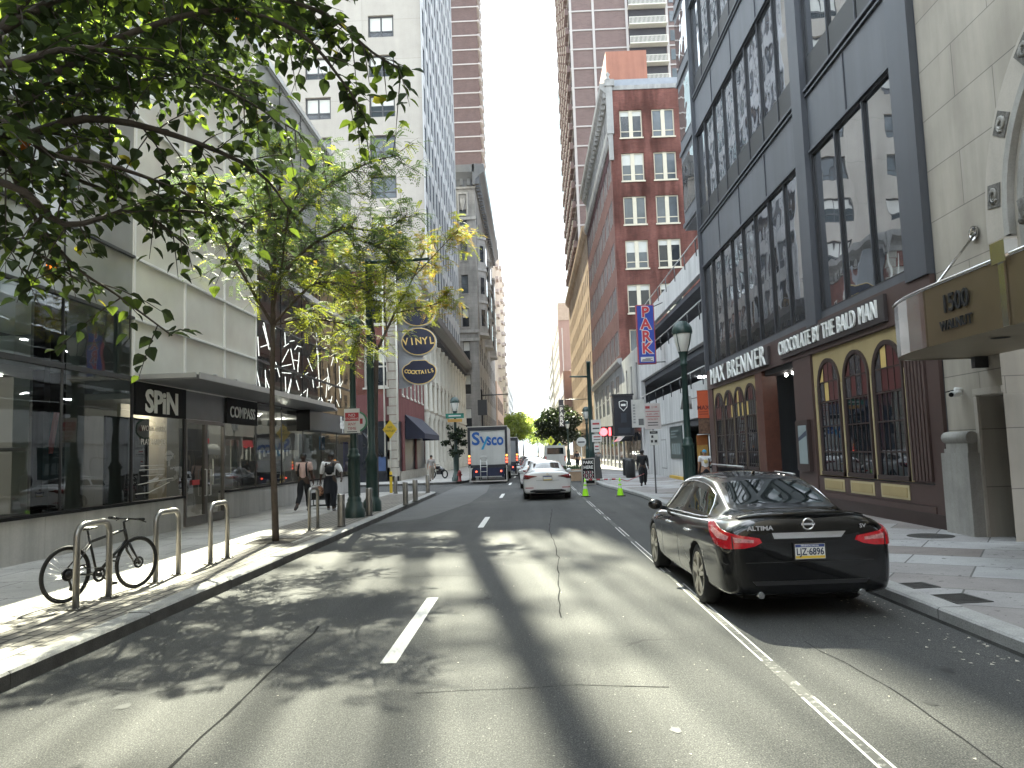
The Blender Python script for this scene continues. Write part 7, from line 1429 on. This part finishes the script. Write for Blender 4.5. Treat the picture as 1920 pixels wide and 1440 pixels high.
def straps(t, h, up, J, hd):
    b = MB().mat(BLKC)
    for s in (-1, 1): b.tube([up(.60)+Vector((s*.075*h, .07*h, 0)), up(.70)+Vector((s*.072*h, .096*h, 0)), up(.79)+Vector((s*.062*h, .068*h, 0)), up(.845)+Vector((s*.058*h, 0, 0)), up(.80)+Vector((s*.062*h, -.075*h, 0)), up(.66)+Vector((s*.065*h, -.10*h, 0))], .016*h, 6)
    b.build('straps', t, False)
def ex_pink(t, h, up, J, hd): straps(t, h, up, J, hd); backpack(t, h, up, J, hd)
def ex_white(t, h, up, J, hd):
    backpack(t, h, up, J, hd); straps(t, h, up, J, hd)
    b = MB().mat(NAVC); P = [up(.60)+Vector((.09*h*cos(a), -.085*h*sin(a)-.0, 0)) for a in [pi*k/8 for k in range(9)]]; Q = [p+Vector((p.x*.35, -.02*h, -.30*h)) for p in P]
    b.raw(P+Q, [(i, i+1, 10+i, 9+i) for i in range(8)], True); b.build('coat_tail', t, False)
person('man in a pink shirt and black trousers walking toward the camera, looking at his phone', (-7.75, 26.0, .15), pi, 1.97, dict(leg_l=16, knee_l=10, leg_r=-14, knee_r=34, foot_r=35, arm_l=4, elbow_l=18, arm_r=12, elbow_r=78, in_r=.05, nod=12, sleeve=.75, loose=1.0), dict(skin=SK_D, trousers=BLKC, shirt=PKC, shoe=SHB, hair=HAIRB), ex_pink)
person('man in a white shirt with a black backpack walking away along the left pavement', (-6.82, 25.9, .15), .05, 1.95, dict(leg_l=-8, knee_l=8, leg_r=8, knee_r=4, arm_l=-6, elbow_l=10, arm_r=14, elbow_r=30, out_r=26, out_l=16, nod=22, lean=4, sleeve=1.15, build=1.12, loose=1.15), dict(skin=SK_D, trousers=NAVC, shirt=WHC, shoe=SHW, hair=HAIRB), ex_white)
person('person in beige grey clothes walking away past the far brick corner', (-6.75, 51.4, .15), .2, 1.76, dict(leg_l=16, knee_l=6, leg_r=-16, knee_r=22, arm_l=-14, arm_r=14, nod=18, lean=3, sleeve=.9), dict(skin=SK_M, trousers=BGC, shirt=GRC, shoe=SHB, hair=HAIRB))
def ex_black(t, h, up, J, hd): skin('shoulder_bag', [up(.74)+Vector((.11*h, .02*h, 0)), up(.62)+Vector((.12*h, .02*h, 0))], [(0, 1)], [(.03*h, .05*h), (.04*h, .07*h)], CL('pale_bag', (.42, .43, .45)), t)
person('person dressed all in black walking away on the right pavement beyond the cones', (5.12, 36.2, .15), -.1, 1.68, dict(leg_l=10, knee_l=4, leg_r=-10, knee_r=14, arm_l=-8, arm_r=10, sleeve=1.9, loose=1.35, build=1.02), dict(skin=SK_D, trousers=BLKC, shirt=BLKC, shoe=SHB, hair=HAIRB), ex_black)
def ex_woman(t, h, up, J, hd):
    b = MB().mat(pm('print_yellow', (.62, .50, .20), .7)); c = up(.71); b.lathe(c+Vector((.01, .098*h, 0)), [(.0, 0), (.045*h, .0), (.05*h, -.006*h)], 14, axis=Matrix.Rotation(R_(-90), 3, 'X')); b.build('shirt_print', t, False)
    b = MB().mat(BLKC); b.tube([up(.845)+Vector((-.06*h, 0, 0)), up(.75)+Vector((-.075*h, .09*h, 0)), up(.60)+Vector((-.10*h, .06*h, 0))], .012*h, 6); skin('handbag', [up(.60)+Vector((-.12*h, .03*h, 0)), up(.54)+Vector((-.12*h, .03*h, 0))], [(0, 1)], [(.03*h, .06*h), (.035*h, .07*h)], BLKC, t); b.build('bag_strap', t, False)
    b = MB().mat(BLUC); q = hd(.078, .05); b.raw([q+Vector((-.04*h, 0, .004*h)), q+Vector((.04*h, 0, .004*h)), q+Vector((.03*h, .045*h, -.008*h)), q+Vector((-.03*h, .045*h, -.008*h))], [(0, 1, 2, 3)]); b.build('cap_peak', t, False)
person('woman in a blue cap and white printed T-shirt standing beyond the black car', (6.75, 30.5, .15), pi+.1, 1.62, dict(arm_l=10, elbow_l=70, in_l=.04, arm_r=4, elbow_r=14, sleeve=.7, build=1.1), dict(skin=SK_M, trousers=NAVC, shirt=WHC, shoe=SHB, hair=BLUC, cap=True), ex_woman)
for x, y, rz_, hh, sh_, lab in ((4.9, 58, .1, 1.7, GRC, 'far pedestrian in a grey top by the signs on the right pavement'), (5.6, 66, pi, 1.75, BLKC, 'far pedestrian in black near the shop awning'), (4.6, 80, 0, 1.72, NAVC, 'tiny distant pedestrian in navy on the right pavement'), (5.3, 90, pi, 1.7, WHC, 'tiny distant pedestrian in a pale top on the right pavement')):
    person(lab, (x, y, .15), rz_, hh, dict(leg_l=12, leg_r=-12, knee_r=16, arm_l=-10, arm_r=10, sleeve=1.5), dict(skin=SK_M, trousers=NAVC, shirt=sh_, shoe=SHB, hair=HAIRB))
# carried and pushed things
t = thing('shopping_bag', 'brown patterned shopping bag hanging beside the man in the white shirt', 'bag', (-7.22, 26.0, .60)); 
def bagm():
    m, nt, b = _new('patterned_cloth'); p = _objc(nt); c = _ramp(nt, _noise(nt, p, 14, 3), [(.40, (.05, .025, .02)), (.46, (.35, .14, .07)), (.55, (.50, .33, .22)), (.60, (.12, .04, .03))]); nt.links.new(c, b.inputs['Base Color']); b.inputs['Roughness'].default_value = .8; return m
skin('bag_body', [(0, 0, .40), (0, 0, .22), (0, 0, .03)], [(0, 1), (1, 2)], [(.11, .06), (.16, .09), (.14, .10)], bagm(), t); b = MB().mat(BLKC); b.tube([(-.08, 0, .42), (-.05, 0, .6), (.05, 0, .6), (.08, 0, .42)], .012, 5); b.build('handles', t, False)
t = thing('folding_cart', 'low black folding cart on the pavement between the two walking men', 'cart', (-7.45, 27.2, .15)); b = MB().mat(BLKP)
for y in (0, .45): b.tube([(-.45, y, .1), (.45, y, .1)], .02, 6); b.tube([(-.45, y, .32), (.45, y, .32)], .02, 6)
for x in (-.45, .45): b.tube([(x, 0, .1), (x, 0, .85)], .018, 6); b.tube([(x, .45, .1), (x, .45, .5)], .018, 6)
b.build('frame', t, False); b = MB().mat(BLKC); b.box((-.4, .03, .33), (.4, .42, .55)); b.build('load', t, False)
for x in (-.45, .45): b = MB().mat(TYRE); b.lathe((x, 0, .09), [(0, -.02), (.09, -.02), (.09, .02), (0, .02)], 12, axis=Matrix.Rotation(R_(90), 3, 'Y')); b.build('wheel', t, False)
# ============================================================ TREES
BARK = pm('bark', (.055, .045, .038), .9, var=.3, scale=9, bump=.5); BARK2 = pm('bark_young', (.085, .065, .052), .85, var=.25, scale=8, bump=.4)
LEAF_A = pleaf('leaf_deep', (.021, .033, .016), .28, (.08, .125, .028)); LEAF_B = pleaf('leaf_mid', (.030, .050, .018), .42, (.24, .34, .04)); LEAF_O = pleaf('leaf_orange', (.22, .07, .015), .5, (.7, .18, .02)); LEAF_Y = pleaf('leaf_yellow', (.16, .15, .02), .5, (.62, .55, .05))
LOC_G = pleaf('locust_green', (.060, .090, .042), .35, (.17, .25, .08)); LOC_Y = pleaf('locust_lime', (.13, .16, .025), .45, (.48, .52, .06)); LOC_O = pleaf('locust_gold', (.20, .15, .03), .5, (.75, .50, .07))
FAR_G = pleaf('far_dark_leaf', (.013, .022, .012), .12, (.04, .06, .015)); FAR_L = pleaf('far_light_leaf', (.10, .15, .035), .5, (.45, .55, .10))
def smooth_path(pts, n=4):
    P = [Vector(p) for p in pts]; o = []
    for i in range(len(P)-1):
        p0, p1, p2, p3 = P[max(i-1, 0)], P[i], P[i+1], P[min(i+2, len(P)-1)]
        for k in range(n):
            t = k/n; o.append(.5*((2*p1)+(p2-p0)*t+(2*p0-5*p1+4*p2-p3)*t*t+(3*p1-p0-3*p2+p3)*t**3))
    o.append(P[-1]); return o
def rv(rng): 
    while True:
        v = Vector((rng.uniform(-1, 1), rng.uniform(-1, 1), rng.uniform(-1, 1)))
        if .05 < v.length < 1: return v.normalized()
def broad_leaf(mb, p, d, nrm, L, W):
    "folded heart-shaped blade of six faces"
    d = d.normalized(); s = d.cross(nrm).normalized(); n = s.cross(d)
    c = lambda a, w, h: p+d*(L*a)+s*(W*w)+n*(L*h)
    V = [c(0, 0, 0), c(.18, .42, .10), c(.45, .5, .13), c(.75, .28, .05), c(1.02, 0, -.10), c(.75, -.28, .05), c(.45, -.5, .13), c(.18, -.42, .10), c(.45, 0, .0)]
    mb.raw(V, [(0, 1, 2, 8), (8, 2, 3, 4), (0, 8, 6, 7), (8, 4, 5, 6)])
def spray(mb, p, d, nrm, L, n, lw, ll):
    "pinnate leaf: a rachis with paired leaflets, drooping"
    d = d.normalized(); s = d.cross(nrm)
    if s.length < 1e-3: return
    s.normalize(); g = Vector((0, 0, -1))
    for i in range(n):
        f = (i+1)/n; q = p+d*(L*f)+g*(L*.35*f*f)
        for sg in (-1, 1):
            e = (s*sg+d*.45+g*.25).normalized(); a = q+e*ll; w = d*lw*.5
            mb.raw([q, q+e*ll*.5+w, a, q+e*ll*.5-w], [(0, 1, 2, 3)])
def limb(mb, pts, r0, r1, n=7, sm=4): P = smooth_path(pts, sm); k = len(P); mb.tube(P, [r0+(r1-r0)*i/(k-1) for i in range(k)], n); return P
# ---- big leafy tree overhanging from the near left
rg = random.Random(21)
bt = thing('street_tree', 'big broad leaved tree whose dark branches overhang from the near left', 'tree', (-5.5, 3.4, .15), 0, 'street trees')
tr = MB().mat(BARK); J = (-5.0, 4.0, 3.3)
limb(tr, [(-5.5, 3.4, .1), (-5.45, 3.45, 1.6), (-5.3, 3.6, 2.6), J], .17, .11, 10)
hub = (-3.56, 5.0, 4.09)
limb(tr, [J, (-4.3, 4.5, 3.7), hub], .10, .055); limb(tr, [(-5.3, 3.6, 2.6), (-5.4, 4.2, 4.4), (-5.0, 5.2, 6.0), (-4.2, 6.4, 7.2)], .12, .06); limb(tr, [J, (-4.4, 4.2, 4.4), (-3.44, 4.8, 4.8)], .07, .04)
limbs = [([hub, (-3.09, 5.2, 4.36), (-2.58, 5.5, 4.34), (-2.12, 5.9, 4.2), (-1.96, 6.2, 3.98)], .035, 1.),
 ([hub, (-3.28, 4.9, 4.39), (-3.13, 5.0, 4.63), (-2.75, 5.2, 4.99), (-2.22, 5.5, 5.31), (-1.74, 5.8, 5.28), (-1.45, 6.0, 4.97), (-1.30, 6.2, 4.75)], .04, 1.),
 ([(-3.44, 4.8, 4.8), (-2.84, 5.0, 5.27), (-2.18, 5.4, 5.41), (-1.57, 5.8, 5.45), (-1.21, 6.1, 5.25), (-.95, 6.4, 5.2)], .03, .9),
 ([hub, (-3.46, 5.2, 3.69), (-3.27, 5.4, 3.35), (-3.08, 5.6, 3.18), (-2.74, 5.8, 2.88)], .016, .55),
 ([(-4.3, 4.5, 3.7), (-3.27, 4.6, 3.69), (-3.04, 4.9, 3.5), (-2.84, 5.4, 3.75), (-2.42, 5.8, 3.83), (-2.22, 6.0, 3.78)], .03, .9),
 ([(-4.3, 4.5, 3.7), (-3.28, 4.6, 4.08), (-3.1, 4.8, 3.95), (-2.82, 5.2, 3.98), (-2.5, 5.6, 3.9), (-2.28, 5.9, 3.75)], .026, 1.),
 ([(-3.44, 4.8, 4.8), (-3.29, 4.6, 4.46), (-2.96, 4.9, 4.72), (-2.61, 5.3, 4.8), (-2.22, 5.6, 4.72), (-1.80, 6.0, 4.54)], .03, 1.1),
 ([(-3.44, 4.8, 4.8), (-3.2, 4.9, 5.2), (-2.8, 5.2, 5.6), (-2.2, 5.5, 5.9), (-1.7, 5.9, 5.9)], .03, 1.1),
 ([hub, (-3.5, 5.3, 4.5), (-3.2, 5.8, 4.9), (-2.9, 6.4, 5.3), (-2.5, 7.0, 5.5)], .03, 1.),
 ([(-4.3, 4.5, 3.7), (-3.9, 4.9, 3.6), (-3.6, 5.3, 3.5), (-3.4, 5.7, 3.3)], .02, .7), ([hub, (-3.3, 5.3, 4.0), (-3.0, 5.7, 3.9), (-2.75, 6.1, 3.65)], .02, .8)]
up = [([(-4.2, 6.4, 7.2), (-5, 9, 8), (-5.2, 12, 8.6), (-4.8, 13.5, 8.6)], .05, .9), ([(-4.2, 6.4, 7.2), (-5.8, 8.5, 7.6), (-6.8, 11, 8.2), (-7.2, 13, 8.7)], .05, .8), ([(-5, 9, 8), (-4.2, 11, 8.9), (-3.5, 12.4, 9.3)], .03, .8), ([(-4.2, 6.4, 7.2), (-3.6, 7.4, 7.0), (-3.2, 8.6, 7.2)], .04, .9), ([(-4.2, 6.4, 7.2), (-3.2, 8.0, 8.6), (-2.2, 10, 9.6), (-1.2, 12, 10.2)], .05, .8), ([(-4.2, 6.4, 7.2), (-2.8, 7.2, 8.4), (-1.0, 8.6, 9.4), (.6, 10.2, 10.2)], .05, .8), ([(-4.2, 6.4, 7.2), (-4.6, 8.2, 8.6), (-4.4, 10, 9.6)], .05, .8), ([(-4.2, 6.4, 7.2), (-2.6, 6.2, 8.0), (-.9, 6.6, 8.6), (.9, 7.6, 9.2), (2.0, 8.6, 9.6)], .045, .7), ([(-5.4, 4.2, 4.4), (-6.2, 5.0, 6), (-6.8, 6, 7)], .05, .7)]  # upper limbs, mostly out of view, added to cast leaf shade
lf = {m: MB().mat(m) for m in (LEAF_A, LEAF_B, LEAF_O, LEAF_Y)}
def leafy(P, dens, size, rng, droop=.5, tl=(.25, .7), spread=1., ang=None):
    for i in range(1, len(P)):
        seg = (P[i]-P[i-1]); f = i/len(P)
        for k in range(max(1, int(seg.length*dens*7+rng.random()))):
            p0 = P[i-1].lerp(P[i], rng.random()); d = (seg.normalized()*.7+rv(rng)*spread+Vector((0, 0, -.15))).normalized(); L = rng.uniform(*tl)*(1.1-.4*f)
            P2 = [p0+d*(L*q)+Vector((0, 0, -droop*.45*L*q*q)) for q in (0, .33, .66, 1)]; tr.tube(P2, [.006, .005, .004, .002], 4, False)
            n = max(3, int(L/.06))
            for j in range(n):
                q = (j+.5)/n; p = p0+d*(L*q)+Vector((0, 0, -droop*.45*L*q*q)); sd = d.cross(Vector((0, 0, 1))).normalized()*(1 if j % 2 else -1)
                ld = (sd*.8+d*.5+Vector((0, 0, -.35))+rv(rng)*.45).normalized(); nr = (Vector((0, 0, 1))+rv(rng)*.55).normalized(); s_ = size*rng.uniform(.7, 1.25)
                u = rng.random(); m = LEAF_A if u < .70 else (LEAF_B if u < .992 else (LEAF_Y if u < .997 else LEAF_O))
                broad_leaf(lf[m], p+ld*.02, ld, nr, s_, s_*.72)
for pts, r0, dn in limbs:
    P = limb(tr, pts, r0, .006, 6); leafy(P, dn*1.8, .108, rg)
for pts, r0, dn in up:
    P = limb(tr, pts, r0, .015, 6); leafy(P[2:], dn*2.6, .15, rg, tl=(.5, 1.4), spread=1.5)
tr.build('trunk', bt)
al = MB()
for m, q in lf.items():
    al.mat(m); o_ = len(al.v); al.v += q.v; al.f += [tuple(x+o_ for x in f) for f in q.f]; al.fm += [al.cur]*len(q.f); al.sm += q.sm
al.build('crown', bt)
# ---- feathery young trees
def feather_tree(label, base, trunk, limbs, r, mats, nsp, seed, spl=.26, lean=.9, extra=()):
    rng = random.Random(seed); t = thing('street_tree', label, 'tree', base, 0, 'street trees'); tb = MB().mat(BARK2); limb(tb, trunk, r, r*.62, 9); cr = MB(); paths = []
    for pts, r0 in limbs: paths.append(limb(tb, pts, r0, .012, 6))
    twigs = []
    for P in paths:
        n = len(P)
        for i in range(3, n):
            for k in range(3):
                p0 = P[i-1].lerp(P[i], rng.random()); d = ((P[i]-P[i-1]).normalized()*.8+rv(rng)*1.0+Vector((0, 0, .1))).normalized(); L = rng.uniform(.5, 1.25)*(1.05-.35*i/n)
                Q = [p0+d*(L*q)+Vector((0, 0, -.12*L*q*q))+rv(rng)*.03 for q in (0, .25, .5, .75, 1)]; tb.tube(Q, [.012, .010, .007, .005, .003], 4, False); twigs.append(Q)
                for w in range(2):
                    q0 = Q[2+w]; d2 = (d*.5+rv(rng)).normalized(); L2 = L*rng.uniform(.35, .6); Q2 = [q0, q0+d2*L2*.5, q0+d2*L2+Vector((0, 0, -.06))]; tb.tube(Q2, [.006, .004, .002], 3, False); twigs.append(Q2)
    zs = [q.z for Q in twigs for q in Q]; lo, hi = min(zs), max(zs)
    per = nsp/len(twigs)
    for Q in twigs:
        tone = rng.random()
        for k in range(int(per+rng.random())):
            i = rng.randrange(1, len(Q)); p = Q[i-1].lerp(Q[i], rng.random()); d = ((Q[-1]-Q[0]).normalized()*.5+rv(rng)); d.z = d.z*.5; h = (p.z-lo)/(hi-lo)
            cr.mat(mats(h, tone, p, rng)); spray(cr, p, d, (Vector((0, 0, 1))+rv(rng)*.4), spl*rng.uniform(.7, 1.2), 6, .034, .060)
    tb.build('trunk', t); cr.build('crown', t); return t
Y = 16.85
feather_tree('young feathery street tree in the left pavement beside the bike racks', (-5.65, Y, .15), [(-5.65, Y, .1), (-5.68, Y, 1.3), (-5.72, Y, 2.64), (-5.69, Y, 4.9)],
 [([(-5.69, Y, 4.9), (-6.08, 16.55, 5.7), (-6.52, 16.15, 6.72), (-6.68, 15.85, 7.19), (-6.75, 15.6, 7.8)], .04), ([(-5.69, Y, 4.9), (-5.71, 17.05, 6.53), (-5.67, 17.05, 7.53), (-5.45, Y, 8.57), (-5.56, Y, 9.2)], .06), ([(-5.71, Y, 5.69), (-5.13, 17.05, 6.53), (-4.25, 17.35, 7.19), (-3.4, 17.65, 7.2), (-2.8, 17.85, 7.6)], .045), ([(-5.67, Y, 4.92), (-4.75, 16.45, 5.65), (-4.06, 16.05, 5.63), (-3.3, 15.85, 5.38)], .03), ([(-5.65, Y, 4.9), (-5.02, 17.15, 5.07), (-4.09, 17.35, 4.92), (-3.8, 17.4, 4.6)], .022), ([(-5.68, Y, 5.99), (-6.3, 17.65, 7.49), (-6.5, 17.85, 8.6)], .03), ([(-5.63, Y, 6.84), (-4.46, 16.35, 7.74), (-3.49, 16.25, 8.26), (-2.7, 16.35, 8.5)], .035), ([(-4.25, 17.35, 7.19), (-3.9, 17.2, 6.9), (-3.3, 17.0, 6.6), (-2.9, 17, 6.2)], .02), ([(-5.67, 17.05, 7.3), (-5.0, 17.4, 8.2), (-4.5, 17.6, 8.9)], .025), ([(-5.69, Y, 5.2), (-5.3, 16.3, 6.1), (-5.0, 15.8, 7.0), (-4.6, 15.5, 7.6)], .03)],
 .078, lambda h, tone, p, rng: (LOC_Y if rng.random() < (.70 if h < .36 else .12+.14*tone) else LOC_G), 4300, 31)
Y = 25.4
feather_tree('second feathery street tree turning gold behind the green signal pole', (-5.2, Y, .15), [(-5.2, Y, .1), (-5.18, Y, 2.9), (-5.09, Y, 5.39)],
 [([(-5.09, Y, 5.39), (-4.45, Y, 6.69), (-3.8, Y, 7.88), (-3.4, Y, 8.8)], .05), ([(-5.09, Y, 5.39), (-5.34, Y, 7.21), (-5.98, 25.9, 8.6), (-6.6, 26.4, 9.3)], .04), ([(-4.45, Y, 6.69), (-3.3, 24.9, 6.77), (-2.5, 24.6, 6.94)], .025), ([(-4.73, Y, 6.1), (-4.8, Y, 7.55), (-4.59, Y, 8.6), (-4.4, Y, 9.1)], .03), ([(-3.8, Y, 7.88), (-2.81, 25.7, 9.0), (-2.3, 25.9, 9.6)], .022), ([(-5.19, Y, 5.75), (-6.26, 26.2, 7.41), (-7.2, 26.4, 8.25)], .03)],
 .12, lambda h, tone, p, rng: (LOC_O if rng.random() < (.06+.30*(p.x > -3.6)) else LOC_Y), 3600, 37)
# ---- clumped far trees
def clump_tree(label, base, h, r, mat, n, seed, leaf=.2, squash=1., trunk=True):
    rng = random.Random(seed); t = thing('street_tree', label, 'tree', base, 0, 'street trees'); b = MB().mat(BARK); B = Vector(base); limb(b, [B, B+Vector((.05, 0, h*.35)), B+Vector((0, .1, h*.7))], .16*h/8, .06*h/8, 7)
    for k in range(5): a = k*1.26; limb(b, [B+Vector((0, 0, h*.4)), B+Vector((r*.4*cos(a), r*.4*sin(a), h*.6)), B+Vector((r*.7*cos(a), r*.7*sin(a), h*.78))], .05*h/8, .015, 5)
    b.build('trunk', t); c = MB(); cl = []
    for k in range(26):
        u = rv(rng)*rng.uniform(.35, .95); cl.append((B+Vector((u.x*r, u.y*r, h*.64+u.z*h*.36*squash)), r*rng.uniform(.22, .42)))
    for k in range(n):
        q, rr = rng.choice(cl); u = rv(rng)*rr*rng.random()**.4; p = q+Vector((u.x, u.y, u.z*.75)); c.mat(mat if rng.random() < .8 else (LEAF_A if mat == FAR_G else FAR_L)); d = rv(rng); nr = rv(rng); s_ = d.cross(nr)
        if s_.length < .1: continue
        s_ = s_.normalized()*leaf*.35; L = d*leaf*rng.uniform(.7, 1.3); c.raw([p, p+L*.5+s_, p+L, p+L*.5-s_], [(0, 1, 2, 3)])
    c.build('crown', t); return t
clump_tree('dark dense street tree overhanging the right kerb far down the street', (3.9, 118, .15), 8.8, 4.0, FAR_G, 9000, 5, .42)
clump_tree('small leafy pavement tree beside the far left lamp post', (-5.1, 50.6, .15), 4.1, .75, FAR_G, 1600, 6, .16)
for i, (x, y, h, lab) in enumerate(((-5.5, 215, 13, 'light green tree, nearest of those closing the street'), (-3.5, 300, 18, 'light green tree in the middle of those closing the street'), (-7, 260, 15, 'light green tree half hidden behind the first one far away'), (2.5, 330, 17, 'light green tree far behind the dark dense tree'))): clump_tree(lab, (x, y, .1), h, h*.42, FAR_L, 3500, 50+i, .75)
# ============================================================ AIR
def haze(density):
    m = bpy.data.materials.new('haze'); m.use_nodes = True; nt = m.node_tree; nt.nodes.clear(); o = nt.nodes.new('ShaderNodeOutputMaterial'); v = nt.nodes.new('ShaderNodeVolumePrincipled')
    v.inputs['Color'].default_value = (.93, .95, 1, 1); v.inputs['Density'].default_value = density; v.inputs['Anisotropy'].default_value = .1; nt.links.new(v.outputs[0], o.inputs['Volume'])
    b = MB().mat(m); b.box((-520, -320, -1.5), (520, 1120, 178)); h = b.build('haze'); h['kind'] = 'stuff'
haze(.00010)
